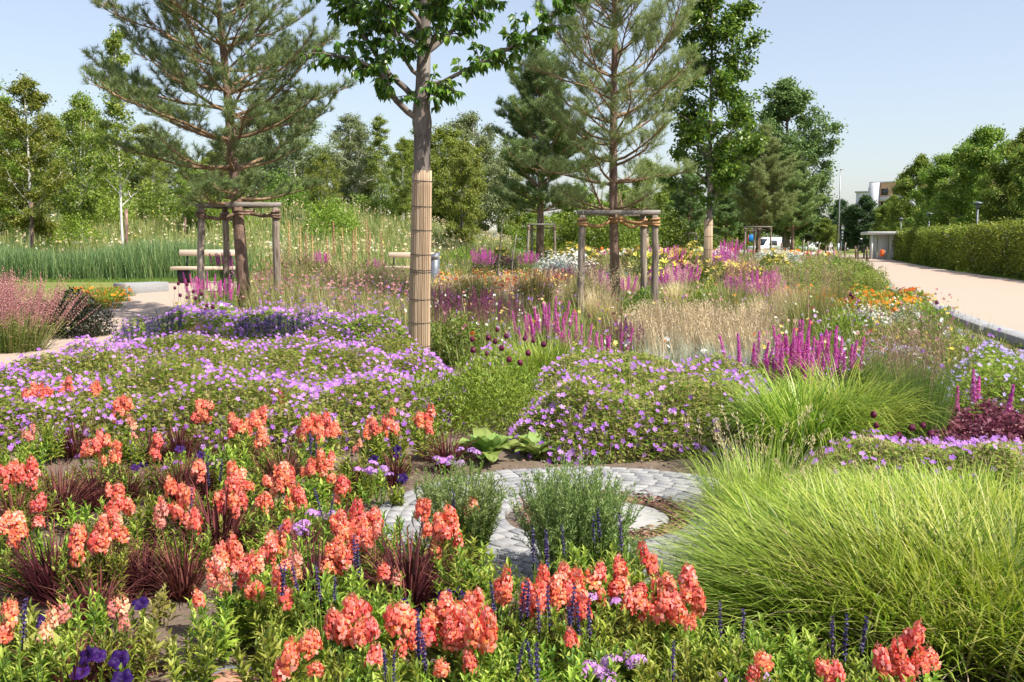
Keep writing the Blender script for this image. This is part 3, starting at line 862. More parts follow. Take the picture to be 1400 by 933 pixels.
def stake_frame(center, half, H, rz, rail_px, label, trunk_r, seed, third, coir, lean=.05):
    """three stakes leaning in, rails on top, rope to the trunk; local x = along the front rail"""
    r = RS(seed); t = thing('stake_frame', center, label, 'tree stake', None, rz)
    pts = [A([-half, -.45, 0]), A([half, -.45, 0]), A([third, .7, 0])]; tops = []
    for i, p in enumerate(pts):
        q = p.copy(); q[:2] *= (1 - lean); q[2] = H - .05; tops.append(q)
        mid = (p + q) / 2 + r.normal(0, .012, 3)
        pp = resample([p - A([0, 0, .1]), mid, q], 7); pp[1:-1, :2] += r.normal(0, .006, (5, 2))
        ob('stake', tube(MB(), pp, np.linspace(.068, .058, 7) * r.uniform(.95, 1.05), 12).mesh('stake', M['stakewood'], True), t)
    for (i, j, ex) in ((0, 1, .09), (1, 2, .03), (2, 0, .03)):
        a = tops[i]; b = tops[j]; v = b - a; L = np.linalg.norm(v); c = (a + b) / 2
        mb = box(MB(), (0, 0, 0), (L + 2 * ex, .09, .075), 0, 0, .006)
        o = ob('rail', mb.mesh('rail', M['railwood']), t, (c[0], c[1], H + (.0 if i == 0 else -.006 * i)), (0, 0, math.atan2(v[1], v[0])))
    for i in range(3):
        a = tops[i] * A([1, 1, 0]) + A([0, 0, H - .17]); b = A([0, 0, H - .13]); d = unit(b - a); b = b - d * trunk_r
        n = 13; s = np.linspace(0, 1, n)[:, None]; q = a + (b - a) * s; q[:, 2] -= (.085 if i != 1 else .03) * np.sin(PI * s[:, 0])
        mb = MB(); tube(mb, q + r.normal(0, .004, q.shape), .030, 8)
        an = np.linspace(0, 2 * PI, 15)
        for kz in (0, .05, -.045):
            tube(mb, np.stack([a[0] +   .074 * np.cos(an), a[1] + .074 * np.sin(an), a[2] + kz + .012 * np.sin(an + kz * 30)], 1), .021, 6, cap=False)
        if i == 0:
            for kz in (0, .05):
                tube(mb, np.stack([(trunk_r + .02) * np.cos(an), (trunk_r + .02) * np.sin(an), H - .14 + kz + .012 * np.sin(an)], 1), .026, 6, cap=False)
        ob('rope', mb.mesh('rope', coir, True), t)
    return t
# ------------------------------------------------------------------ bedding plants
def floret_t():
    """snapdragon flower: two-lobed upper lip, three-lobed lower lip; y = away from the stem. material 0 petal, throat separately"""
    V = []; F4 = []; F3 = []
    def lobe(a, w, L, back):
        # base on the rim of the tube, curling outward
        c, s = math.cos(a), math.sin(a); k = len(V)
        for (t, ww, y) in ((.32, w * .7, .62), (.68, w, .80 - back * .3), (1.0, w * .55, .72 - back)):
            for sg in (-1, 1):
                x = sg * ww; q = t * L
                V.append([c * q - s * x, y, s * q + c * x])
        F4.extend([[k, k + 1, k + 3, k + 2], [k + 2, k + 3, k + 5, k + 4]])
    lobe(PI * .36, .30, 1.0, .05); lobe(PI * .64, .30, 1.0, .05)
    lobe(-PI * .5, .30, .95, .25); lobe(-PI * .16, .28, .95, .2); lobe(-PI * .84, .28, .95, .2)
    k = len(V)
    for y, rr in ((0, .16), (.6, .34)):
        for i in range(5):
            a = 2 * PI * i / 5; V.append([math.cos(a) * rr, y, math.sin(a) * rr])
    F4.extend([[k + i, k + (i + 1) % 5, k + 5 + (i + 1) % 5, k + 5 + i] for i in range(5)])
    return (A(V, float), [A(F4)])
FLORET = floret_t()
PALATE = (A([[-.22, .78, -.05], [.22, .78, -.05], [0, .98, -.16], [-.2, .75, -.3], [.2, .75, -.3]], float), [A([[0, 1, 2], [1, 4, 2], [4, 3, 2], [3, 0, 2]])])

def snap_spike(seed, n=14, L=.06, s=.030, mat=None):
    r = RS(seed); mb = MB()
    i = np.arange(n); a = i * 2.39996 + r.uniform(-.3, .3, n); t = i / n
    z = t * L + r.uniform(-.004, .004, n); q = .010
    d = np.stack([np.cos(a), np.sin(a), .12 + .5 * t + r.uniform(-.4, .4, n)], 1) + r.normal(0, .22, (n, 3))
    pos = np.stack([q * np.cos(a), q * np.sin(a), z], 1)
    sz = s * (1.05 - .38 * t) * r.uniform(.72, 1.22, n)
    R = frames(d, r.uniform(-.6, .6, n))
    mb.stamp(FLORET, pos, R, sz, 0); mb.stamp(PALATE, pos, R, sz, 1)
    m = 8; a = np.arange(m) * 2.4; z = L + np.arange(m) * .003
    d = np.stack([np.cos(a) * .6, np.sin(a) * .6, np.full(m, .9)], 1)
    mb.stamp(LANCE, np.stack([.004 * np.cos(a), .004 * np.sin(a), z], 1), frames(d), np.stack([np.full(m, .005), np.full(m, .016), np.full(m, .016)], 1), 2)
    tube(mb, [(0, 0, -.05), (0, 0, L * .5), (0, 0, L * 1.05)], [.003, .0028, .002], 5, 3)
    return mb.mesh('flower_spike', [mat or M['coral'], M['throat'], M['bud'], M['allium_stem']])

def leafy_stems(mb, r, n, R, H, per, ll, lw, spread=.35, m=0, droop=.35, ms=0, t0=.12, T=LANCE, tilt0=1.15):
    """n stems in a clump of radius R, leaves spiralling up each stem"""
    a = r.uniform(0, 2 * PI, n); q = R * np.sqrt(r.uniform(0, 1, n))
    for i in range(n):
        b = A([q[i] * .55 * math.cos(a[i]), q[i] * .55 * math.sin(a[i]), 0]); h = H * r.uniform(.72, 1.05) * (1 - .25 * (q[i] / max(R, 1e-3)) ** 2)
        tip = A([q[i] * math.cos(a[i]) * 1.15, q[i] * math.sin(a[i]) * 1.15, h]) + r.normal(0, .012, 3)
        p = limb_curve(b, unit(tip - b) + A([0, 0, -.1]), np.linalg.norm(tip - b), .25, 5, .05, r)
        tube(mb, p, [.0035, .003, .0028, .0022, .0015], 4, ms, cap=False)
        t = np.sort(t0 + (1 - t0) * (np.arange(per) + r.uniform(0, 1, per)) / per)
        pos = A([along(p, min(.998, x))[0] for x in t]); az = np.arange(per) * 2.39996 + r.uniform(0, 6)
        el = tilt0 - 1.0 * t ** 1.5 * .9
        d = np.stack([np.cos(az) * np.sin(el), np.sin(az) * np.sin(el), np.cos(el)], 1)
        s = ll * r.uniform(.65, 1.15, per) * (1.05 - .45 * t ** 2)
        mb.stamp(T, pos, frames(d, r.normal(0, .3, per)), np.stack([s * lw, s, s * (1 if droop else .4)], 1), m)
    return mb

SNAP_F = [leafy_stems(MB(), RS(100 + k), 11, .10, .27, 24, .066, .28, ms=1).mesh('foliage', [M['snap_leaf'], M['allium_stem']]) for k in range(4)]
SNAP_B = [leafy_stems(MB(), RS(120 + k), 13, .11, .28, 26, .070, .28, ms=1).mesh('foliage', [M['snap_leaf'], M['allium_stem']]) for k in range(3)]
SNAP_S = [snap_spike(200 + k, 11 + k % 5, .046 + .012 * (k % 3)) for k in range(6)]
SNAP_P = [snap_spike(220 + k, 7 + k, .055, .024, M['pale_snap']) for k in range(3)]

def snapdragon(u, v, w, h, label, rs, pale=False, group='coral snapdragons in the bedding', n=None):
    g = G(u, v, .26); r = RS(rs); pm = ppm(g.y)
    rx = max(.018, w / 2 / pm - .016); ry = max(.012, min(rx * .75, h / pm * .6))
    n = n or max(1, int(round(w * h / 165.0 * (330 / pm) ** 2)))
    n = max(n, 2 if w > 26 else 1)
    t = thing('snapdragon', g, label, 'snapdragon', group)
    f = ob('foliage', SNAP_F[rs % 4], t, (0, 0, 0), (0, 0, r.uniform(0, 6)), (max(.8, (rx + .075) / .11), max(.8, (ry + .07) / .11), r.uniform(.84, 1.0)))
    for i in range(n):
        q = math.sqrt((i + .5) / n); a = i * 2.39996 + r.uniform(0, 1)
        x, y = rx * q * math.cos(a), ry * q * math.sin(a)
        z = .228 + .045 * (1 - q * q) + r.uniform(-.04, .03) + (.02 if y > 0 else -.01)
        me = SNAP_P[(i + rs) % 3] if pale or r.uniform() < .03 else SNAP_S[(i + rs) % 6]
        ob('flower_spike', me, t, (x, y, z), (r.normal(0, .13) - y * .8, r.normal(0, .13) + x * .9, r.uniform(0, 6.28)), (lambda q_: (q_ * r.uniform(.9, 1.15), q_ * r.uniform(.9, 1.15), q_ * r.uniform(.9, 1.6)))(r.uniform(.50, .72)))
    return t

DG = []
for k in range(4):
    r = RS(300 + k); mb = MB(); n = 240
    a = r.uniform(0, 2 * PI, n); q = .035 * np.sqrt(r.uniform(0, 1, n)); aa = a + r.normal(0, .5, n)
    blades(mb, np.stack([q * np.cos(a), q * np.sin(a), 0 * q], 1), aa, r.uniform(.15, .31, n), np.abs(r.normal(.55, .35, n)), r.uniform(.1, 1.1, n), .0062, 4)
    DG.append(mb.mesh('maroon_grass', M['darkgrass']))

def petunia_flower(seed):
    r = RS(seed); mb = MB(); k = 20
    a = np.arange(k) * 2 * PI / k; w = 1 + .10 * np.cos(5 * a) + r.normal(0, .03, k)
    V = [[0, 0, -.028]]; V += [[.010 * math.cos(x), .010 * math.sin(x), -.006] for x in a]
    V += [[.024 * w[i] * math.cos(a[i]), .024 * w[i] * math.sin(a[i]), .002 + .003 * math.cos(5 * a[i] + 1)] for i in range(k)]
    V += [[.034 * w[i] * math.cos(a[i]), .034 * w[i] * math.sin(a[i]), -.004 + .006 * math.cos(5 * a[i]) + r.normal(0, .002)] for i in range(k)]
    F3 = [[0, 1 + i, 1 + (i + 1) % k] for i in range(k)]; mb.add(V, F3)
    f4 = [[1 + o * k + i, 1 + (o + 1) * k + i, 1 + (o + 1) * k + (i + 1) % k, 1 + o * k + (i + 1) % k] for o in (0, 1) for i in range(k)]
    mb.F.append((A(f4), 0))
    return mb.mesh('flower', M['violet'], True)
PET_F = [petunia_flower(330 + k) for k in range(3)]
PET_L = [leafy_stems(MB(), RS(340 + k), 9, .09, .15, 14, .042, .5, T=LEAF4).mesh('foliage', M['snap_leaf']) for k in range(2)]
def petunia(u, v, n, label, rs, z=.17):
    g = G(u, v, z); r = RS(rs); t = thing('petunia', g, label, 'petunia', 'dark violet petunias')
    ob('foliage', PET_L[rs % 2], t, None, (0, 0, r.uniform(0, 6)))
    for i in range(n):
        a = -PI / 2 + r.uniform(-1.6, 1.6); q = r.uniform(.01, .05) if n > 1 else 0
        ob('flower', PET_F[(i + rs) % 3], t, (q * math.cos(a * 1.3 + i * 2), q * math.sin(a + i * 2.3), z + r.uniform(-.03, .02)), (r.uniform(.35, 1.1), r.uniform(-.5, .5), r.uniform(-.3, .3)), r.uniform(.72, .92))

def verb_head(seed):
    r = RS(seed); n = 34; d = rdir(r, n, .05, 1)
    return MB().stamp(BLOOM, d * A([.026, .026, .017]), zframes(d + r.normal(0, .15, (n, 3)), r), r.uniform(.006, .009, n)).mesh('flower_head', M['verbena'])
VERB_H = [verb_head(350 + k) for k in range(3)]
VERB_L = [leafy_stems(MB(), RS(360 + k), 9, .10, .17, 12, .034, .35, T=LEAF4).mesh('foliage', M['midgreen']) for k in range(2)]
def verbena(u, v, n, label, rs, z=.19, spread=.07):
    g = G(u, v, z); r = RS(rs); t = thing('verbena', g, label, 'verbena', 'lilac verbenas')
    ob('foliage', VERB_L[rs % 2], t, None, (0, 0, r.uniform(0, 6)))
    for i in range(n):
        q = spread * math.sqrt((i + .3) / n); a = i * 2.4 + r.uniform(0, 1)
        ob('flower_head', VERB_H[(i + rs) % 3], t, (q * math.cos(a), q * math.sin(a) * .6, z + r.uniform(-.02, .015)), (r.normal(0, .25), r.normal(0, .25), r.uniform(0, 6)), r.uniform(.8, 1.15))

def bit_spike(seed, L, R, n, mats, bs=.007, taper=.7, stem=.0022, T=BIT, whorl=0):
    r = RS(seed); mb = MB(); t = (np.arange(n) + r.uniform(0, 1, n)) / n
    if whorl: t = np.round(t * whorl) / whorl + r.normal(0, .006, n)
    a = np.arange(n) * 2.39996; q = R * (1 - taper * t) * r.uniform(.55, 1.05, n)
    d = np.stack([np.cos(a), np.sin(a), .4 + 0 * a], 1)
    pos = np.stack([q * np.cos(a), q * np.sin(a), t * L], 1)
    R_ = zframes(d + r.normal(0, .35, (n, 3)), r)
    mb.stamp(T, pos, R_, bs * r.uniform(.7, 1.3, n), 0)
    tube(mb, [(0, 0, -L * .25), (0, 0, L * .5), (0, 0, L * .98)], [stem, stem * .9, stem * .5], 4, 1)
    return mb.mesh('flower_spike', mats)
SAL_S = [bit_spike(380 + k, .085 + .015 * k, .0085, 70, [M['salvia'], M['salvia']], .0075, .55, whorl=9) for k in range(3)]
SAL_L = [leafy_stems(MB(), RS(385 + k), 6, .05, .24, 9, .045, .28).mesh('foliage', M['midgreen']) for k in range(2)]
def salvia(u, v, n, label, rs, z=.29):
    g = G(u, v, z); r = RS(rs); t = thing('blue_sage', g, label, 'sage', 'dark blue sage spikes')
    ob('foliage', SAL_L[rs % 2], t, None, (0, 0, r.uniform(0, 6)), (1, 1, (z + .02) / .27))
    for i in range(n):
        a = r.uniform(0, 6.28); q = 0 if i == 0 else r.uniform(.02, .055)
        ob('flower_spike', SAL_S[(i + rs) % 3], t, (q * math.cos(a), q * math.sin(a) * .6, z - .045 - (.03 * i if i else 0) * r.uniform(0, 1)), (r.normal(0, .1), r.normal(0, .1), 0), r.uniform(.85, 1.2))

# ------------------------------------------------------------------ cranesbill drifts
def cranesbill(name, poly, zc, nleaf, nflower, label, seed, leaf=.030, bloom=.017, petal='lilac', leafm='ger_leaf', seedpods=.22, group=None, face=.25, fbias=1.4, cat='cranesbill', clumps=.55):
    r = RS(seed); poly = wpoly(poly)
    cx, cy = np.mean(poly, axis=0); p0 = A([cx, cy])
    x0, y0 = scatter(r, poly, 260)
    # mound centres give the drift its rolling top
    cs = np.stack([x0, y0], 1)[:max(4, int(len(x0) * clumps * .25))]
    ch = r.uniform(.72, 1.1, len(cs))
    def height(x, y):
        e = np.clip(edge_dist(x, y, poly) / .34, 0, 1) ** .55
        d2 = ((x[:, None] - cs[None, :, 0]) ** 2 + (y[:, None] - cs[None, :, 1]) ** 2)
        w = np.exp(-d2 / (.30 ** 2)); m = (w * ch).max(1)
        return zc * e * (.62 + .42 * m)
    x, y = scatter(r, poly, nleaf); h = height(x, y); base = HT(x, y)
    f = r.uniform(0, 1, nleaf) ** .30
    z = base + h * f
    s = leaf * r.uniform(.6, 1.3, nleaf)
    d = unit(rdir(r, nleaf, -.3, .5)); mb = MB()
    mb.stamp(FAN, np.stack([x, y, z], 1), frames(d, r.normal(0, .5, nleaf)), np.stack([s * .95, s, s], 1))
    # wiry stems and seed beaks above the leaves
    n = int(nleaf * seedpods); x, y = scatter(r, poly, n); h = height(x, y)
    L = r.uniform(.03, .10, n)
    blades(mb, np.stack([x, y, HT(x, y) + h * r.uniform(.55, 1.0, n) - L * .4], 1), r.uniform(0, 6.28, n), L, np.abs(r.normal(.3, .4, n)), r.uniform(-.3, .5, n), .0032, 2, 1)
    m = n // 2
    t = thing(name, (0, 0, 0), label, cat, group)
    ctr = Vector((cx, cy, float(HT(cx, cy)))); t.location = ctr
    mb.V = [v - A(ctr) for v in mb.V]
    ob('foliage', mb.mesh('foliage', [M[leafm], M['ger_stem']]), t)
    x, y = scatter(r, poly, nflower * 3); h = height(x, y)
    # flowers come in drifts
    dens = .5 + .5 * np.sin(x * 2.3 + 2 * np.sin(y * 1.3 + seed)) * np.sin(y * 1.9 + x * .7 + seed)
    k = r.uniform(0, 1, len(x)) < .10 + .90 * dens ** (fbias + .6); x = x[k][:nflower]; y = y[k][:nflower]; h = h[k][:nflower]; n = len(x)
    g = np.stack([r.normal(0, .55, n) + .15, r.normal(0, .5, n) - .45, np.full(n, 1.0)], 1)
    fz = HT(x, y) + h * np.where(r.uniform(0, 1, n) < .8, 1.0, r.uniform(.55, .95, n)) + r.uniform(.005, .04, n)
    sz = bloom * r.uniform(.7, 1.15, n)
    fb = MB().stamp(BLOOM, np.stack([x, y, fz], 1) - A(ctr), zframes(g, r), sz)
    x, y = scatter(r, poly, int(nflower * 6 * face) + 1); ed = edge_dist(x, y, poly); k = (ed < .30) & (y < cy + .2); x = x[k][:int(nflower * face)]; y = y[k][:int(nflower * face)]; n = len(x)
    if n:
        h = height(x, y); g = np.stack([r.normal(0, .5, n), r.normal(-.9, .3, n), r.uniform(.1, .9, n)], 1)
        fb.stamp(BLOOM, np.stack([x, y - .03, HT(x, y) + h * r.uniform(.35, 1.02, n)], 1) - A(ctr), zframes(g, r), bloom * r.uniform(.75, 1.15, n))
    ob('blossoms', fb.mesh('blossoms', M[petal]), t)
    return t

def leaf_mound(n, R, H, leaf, mat, seed, T=LEAF4, lw=.5, flowers=None, shape=.45, up=.2, stems=0, ragged=.15):
    """shrublet: leaves through a dome; flowers = (count, size, mat, template, lift)"""
    r = RS(seed); d = rdir(r, n, 0, 1); q = r.uniform(0, 1, n) ** .32
    lump = 1 + ragged * np.sin(d[:, 0] * 5 + seed) * np.sin(d[:, 1] * 4 + 2) + ragged * np.sin(d[:, 2] * 7 + d[:, 0] * 6)
    pos = d * A([R, R, H]) * (q * lump)[:, None]
    s = leaf * r.uniform(.6, 1.25, n)
    mb = MB().stamp(T, pos, frames(unit(d * .5 + rdir(r, n) * .8 + A([0, 0, up])), r.normal(0, .6, n)), np.stack([s * lw, s, s], 1), 0)
    mats = [M[mat]]
    if stems:
        a = r.uniform(0, 6.28, stems); qq = R * .7 * np.sqrt(r.uniform(0, 1, stems)); mats.append(M['ger_stem'])
        blades(mb, np.stack([qq * np.cos(a), qq * np.sin(a), 0 * qq], 1), a, H * r.uniform(.8, 1.2, stems), r.uniform(0, .35, stems), r.uniform(0, .3, stems), .005, 3, 1)
    if flowers:
        for (c, size, fm, ft, lift) in flowers:
            mats.append(M[fm]); dd = rdir(r, c, .1, 1)
            lp = 1 + ragged * np.sin(dd[:, 0] * 5 + seed) * np.sin(dd[:, 1] * 4 + 2) + ragged * np.sin(dd[:, 2] * 7 + dd[:, 0] * 6)
            p = dd * A([R, R, H]) * (lp * r.uniform(.88, 1.04, c))[:, None] + A([0, 0, lift]) * r.uniform(.3, 1, (c, 1))
            mb.stamp(ft, p, zframes(dd + A([0, -.4, .5]) + r.normal(0, .3, (c, 3)), r), size * r.uniform(.7, 1.2, c), len(mats) - 1)
    return mb, mats

def mound_mesh(name, *a, **k):
    mb, mats = leaf_mound(*a, **k); return mb.mesh(name, mats)

def tuft_grass(n, R, L, mat, seed, w=.005, lean=(.05, .5), bend=(.2, 1.2), segs=4, heads=None, dirbias=None, headlen=.1, headr=.006, headmat='straw'):
    """clump of blades; heads = (count, length factor)"""
    r = RS(seed); a = r.uniform(0, 2 * PI, n); q = R * np.sqrt(r.uniform(0, 1, n))
    az = a + r.normal(0, .6, n)
    mb = MB(); mats = [M[mat]]
    edge = q / R
    blades(mb, np.stack([q * np.cos(a), q * np.sin(a), 0 * q], 1), az, r.uniform(L[0], L[1], n), lean[0] + (lean[1] - lean[0]) * edge * r.uniform(.4, 1.3, n), r.uniform(bend[0], bend[1], n), w, segs)
    if heads:
        c, lf = heads; mats.append(M[headmat])
        a = r.uniform(0, 6.28, c); q = R * .7 * np.sqrt(r.uniform(0, 1, c)); LL = L[1] * lf * r.uniform(.75, 1.1, c)
        le = lean[1] * .55 * r.uniform(.2, 1.2, c)
        rows = blades(mb, np.stack([q * np.cos(a), q * np.sin(a), 0 * q], 1), a, LL, le, r.uniform(0, .35, c), .0028, 4, 1)
        tip = rows[-1]; dd = unit(rows[-1] - rows[-2])
        m = 16
        for j in range(m):
            p = tip - dd * headlen * (j / m) + r.normal(0, headr, (c, 3))
            mb.stamp(LEAF2, p, frames(dd + r.normal(0, .35, (c, 3)), r.uniform(0, 3, c)), A([[.004, .018, .018]]) * r.uniform(.7, 1.3, (c, 1)) * (headr / .006) ** .5, 1)
    return mb, mats

def spire_plant(n, R, H, seed, fm, lm, sl=.26, sr=.018, nf=110, bs=.011, lean=.12, leaves=14, taper=.75, separate=False, ll=.05, whorl=0, lw=.22):
    """leafy stems that end in flower spires. Returns ('parts', foliage mesh, [(spike mesh, loc, rot, scale)])  or a single mesh"""
    r = RS(seed); mb = MB(); spots = []
    a = r.uniform(0, 2 * PI, n); q = R * np.sqrt(r.uniform(0, 1, n))
    for i in range(n):
        b = A([q[i] * .6 * math.cos(a[i]), q[i] * .6 * math.sin(a[i]), 0]); h = (H - sl) * r.uniform(.72, 1.08)
        tl = r.normal(0, lean * .5) + lean * q[i] / max(R, 1e-3); d = unit(A([math.cos(a[i]) * tl, math.sin(a[i]) * tl, 1]))
        top = b + d * h
        tube(mb, [b, (b + top) / 2, top], [.004, .0035, .003], 4, cap=False)
        t = r.uniform(.1, 1.0, leaves); az = r.uniform(0, 6.28, leaves)
        dd = np.stack([np.cos(az), np.sin(az), .45 + 0 * az], 1)
        s = ll * r.uniform(.6, 1.2, leaves)
        mb.stamp(LANCE, b + (top - b) * t[:, None], frames(dd, r.normal(0, .3, leaves)), np.stack([s * lw, s, s], 1))
        spots.append((top, d, r.uniform(.8, 1.15)))
    if separate:
        return mb.mesh('foliage', M[lm]), spots
    for (top, d, sc) in spots:
        m = nf; t = (np.arange(m) + r.uniform(0, 1, m)) / m
        if whorl: t = np.round(t * whorl) / whorl
        az = np.arange(m) * 2.39996; rr = sr * (1 - taper * t) * r.uniform(.5, 1.05, m)
        p = top + d * (t * sl * sc)[:, None] + np.stack([rr * np.cos(az), rr * np.sin(az), 0 * az], 1)
        mb.stamp(BIT, p, zframes(np.stack([np.cos(az), np.sin(az), .3 + 0 * az], 1) + r.normal(0, .3, (m, 3)), r), bs * r.uniform(.7, 1.3, m), 1)
    return mb.mesh('spires', [M[lm], M[fm]])

def allium_head(seed, R=.024):
    r = RS(seed); n = 150; d = rdir(r, n, -.8, 1)
    mb = MB().stamp(BLOOM4, d * A([R * .8, R * .8, R]), zframes(d, r), R * .30, 0)
    k = 12; prof = [(R * .72 * math.sin(x), -R * .85 * math.cos(x)) for x in np.linspace(.05, PI - .05, 7)]
    lathe(mb, prof, k=k)
    return mb.mesh('flower_head', M['allium'])
AL_H = [allium_head(400 + k) for k in range(2)]
AL_S = []
for k in range(3):
    r = RS(410 + k)
    AL_S.append(tube(MB(), limb_curve((0, 0, 0), (r.normal(0, .05), r.normal(0, .05), 1), 1.0, .2, 6, .03, r), np.linspace(.005, .0032, 6), 5).mesh('stem', M['allium_stem']))
def allium(u, v, Y, label, rs, group, size=1.0):
    g = P(u, Y); z = zv(v, Y) - g.z; r = RS(rs)
    me = AL_S[rs % 3]; co = np.empty(len(me.vertices) * 3, np.float32); me.vertices.foreach_get('co', co); top = co.reshape(-1, 3)[-5:].mean(0)
    rz = r.uniform(0, 6.28); sc = z / top[2]
    off = Matrix.Rotation(rz, 3, 'Z') @ Vector((top[0] * 1.0, top[1] * 1.0, 0)) * sc
    t = thing('drumstick_allium', (g.x - off.x, g.y - off.y, g.z), label, 'allium', group, rz)
    ob('stem', me, t, None, None, (sc, sc, sc))
    ob('flower_head', AL_H[rs % 2], t, (top[0] * sc, top[1] * sc, z), (r.normal(0, .15), r.normal(0, .15), 0), size * r.uniform(.85, 1.15))
# ------------------------------------------------------------------ pines with stake frames
pp = lambda t: max(.10, (1 - t) ** .7) * (.75 + .5 * min(1, t * 6))
bL = P(337, 18.0)
a = pine(31, 8.6, 2.12, 2.3, .115, .46, 6, pp, .115, M['pine_a'], .20, .14, .55, 34, .060, .95, lean=-.05, sag=.24, fill=.5)
pL = tree('pine_tree', bL, [('trunk', a[0]), ('branches', a[1]), ('crown', a[2])], 'dark green pine with spreading branches in the stake frame before the left bench')
tip_ = limb_curve((-.35, -.05, zv(26, 18) - .75), (-1, -.15, .45), 1.55, .1, 6, .05, RS(6))[-1]; q = limb_curve((0, 0, 0), (-1, 0, .15), .45, .2, 5, .05, RS(3)); rr = RS(4)
ob('dead_branch', tube(MB(), limb_curve((-.35, -.05, zv(26, 18) - .75), (-1, -.15, .45), 1.55, .1, 6, .05, RS(6)), np.linspace(.022, .006, 6), 5).mesh('dead_branch', M['pinebranch'], True), pL)
dd = [along(q, s)[0] for s in rr.uniform(.5, .99, 14)]
ob('dead_twig', MB().stamp(tuft_t(5, 22, 1, .9, .8, .06), A(dd), frames(rdir(rr, 14) * A([.5, .5, .3]) + A([-1, 0, .1])), .12).mesh('dead_twig', M['pine_dead']), pL, tuple(tip_))
stake_frame(bL, .66, zv(280, 17.6), .05, None, 'weathered tree stake frame with dark rope round the dark pine', .15, 71, -.50, M['pinebark'])
bR = P(842, 18.3)
pr = lambda t: max(.12, (1 - t) ** .55) * (.55 + .75 * min(1, t * 3))
a = pine(33, 8.8, 1.9, 2.05, .088, .44, 6, pr, .125, M['pine_b'], .28, .26, .6, 28, .052, .9, sag=.28, fill=.5)
tree('pine_tree', bR, [('trunk', a[0]), ('branches', a[1]), ('crown', a[2])], 'pale grey-green pine with open reddish branches, tied by orange coir rope')
stake_frame(bR, .66, zv(290.5, 17.9), -.03, None, 'tree stake frame of three posts with bright orange coir rope', .12, 72, .55, M['coir'])

pB = [pine(41, 9.0, 2.3, 2.5, .16, .46, 6, pp, .2, M['pine_a'], .2, .15, .5, 20, .09, .8), pine(42, 8.0, 2.0, 2.3, .14, .46, 6, pp, .2, M['pine_b'], .2, .2, .5, 20, .09, .8)]
def far_pine(u, Y, k, H, label, wide=1.0, rz=0):
    s = H / (9.0 if k == 0 else 8.0); a = pB[k]
    return tree('pine_tree', P(u, Y), [('trunk', a[0]), ('branches', a[1]), ('crown', a[2])], label, 'pines farther back in the beds', rz, (s * wide, s * wide, s))
far_pine(738, 50, 0, 10.4, 'dense dark pine behind the pale pine, tied between dark posts', 1.05, .5)
far_pine(940, 98, 0, 8.2, 'small dark pine far behind, just left of the second reed wrapped trunk', 1.0, 2)
far_pine(1036, 61, 1, 7.8, 'olive pine with brownish lower branches right of the second reed wrapped trunk', 1.1, 1)
far_pine(1083, 86, 1, 9.0, 'farther olive pine in front of the tall poplar', 1.1, 3)
far_pine(992, 112, 0, 8.0, 'faraway dark pine between the reed wrapped trunk and olive pine', 1.1, 4)
def far_frame(u, Y, label, half=.62, rz=.4):
    stake_frame(P(u, Y), half, 2.0, rz, None, label, .12, int(u), -.3, M['pinebark'])
far_frame(738, 49.5, 'dark weathered stake frame round the dense dark pine', .66, .15)
far_frame(941, 97, 'small far stake frame round the small dark pine', .6, .8)
far_frame(1036, 60, 'dark stake frame round the olive pine beside the blue sign', .75, -.3)

# ------------------------------------------------------------------ second reed-wrapped tree
lt = leafy_tree(51, 10.2, 3.0, 1.75, .105, 34, 26000, .14, lambda t: max(.12, (1 - t) ** .55) * (.55 + .6 * min(1, t * 5)), M['bark'], M['cherry_leaf'], .9, .34, .25, 5)
b2 = P(967, 31.6)
t2 = tree('maple_tree', b2, [('trunk', lt[0]), ('crown', lt[1])], 'slender upright leafy tree whose trunk is wrapped in reed matting, mid field')
w = MB(); rr = RS(52)
for i in range(30):
    a_ = 2 * PI * i / 30 + rr.uniform(-.05, .05); ra = .135
    tube(w, [(ra * math.cos(a_), ra * math.sin(a_), -.05), (ra * .93 * math.cos(a_), ra * .93 * math.sin(a_), 1.0), (ra * .84 * math.cos(a_), ra * .84 * math.sin(a_), 2.02 + rr.uniform(-.02, .02))], .015, 4)
wr = ob('reed_wrap', w.mesh('reed_wrap', M['bamboo'], True), t2)
wm = MB()
for z in (.3, .7, 1.1, 1.5, 1.85):
    a_ = np.linspace(0, 2 * PI, 25); ra = .152 - .011 * z; tube(wm, np.stack([ra * np.cos(a_), ra * np.sin(a_), z + 0 * a_], 1), .005, 4, cap=False)
ob('wire_tie', wm.mesh('wire_tie', M['wire']), wr)
lt3 = leafy_tree(53, 7.5, 2.4, 1.7, .09, 24, 16000, .16, oval_prof, M['bark'], M['lime_tree'], .7, .4, .25, 4)
t3 = tree('young_tree', P(884, 80), [('trunk', lt3[0]), ('crown', lt3[1])], 'round leafy tree with pale wrapped stem seen through the orange roped frame')
ob('reed_wrap', tube(MB(), [(0, 0, -.05), (0, 0, 2.1)], [.17, .15], 14).mesh('reed_wrap', M['bamboo']), t3)

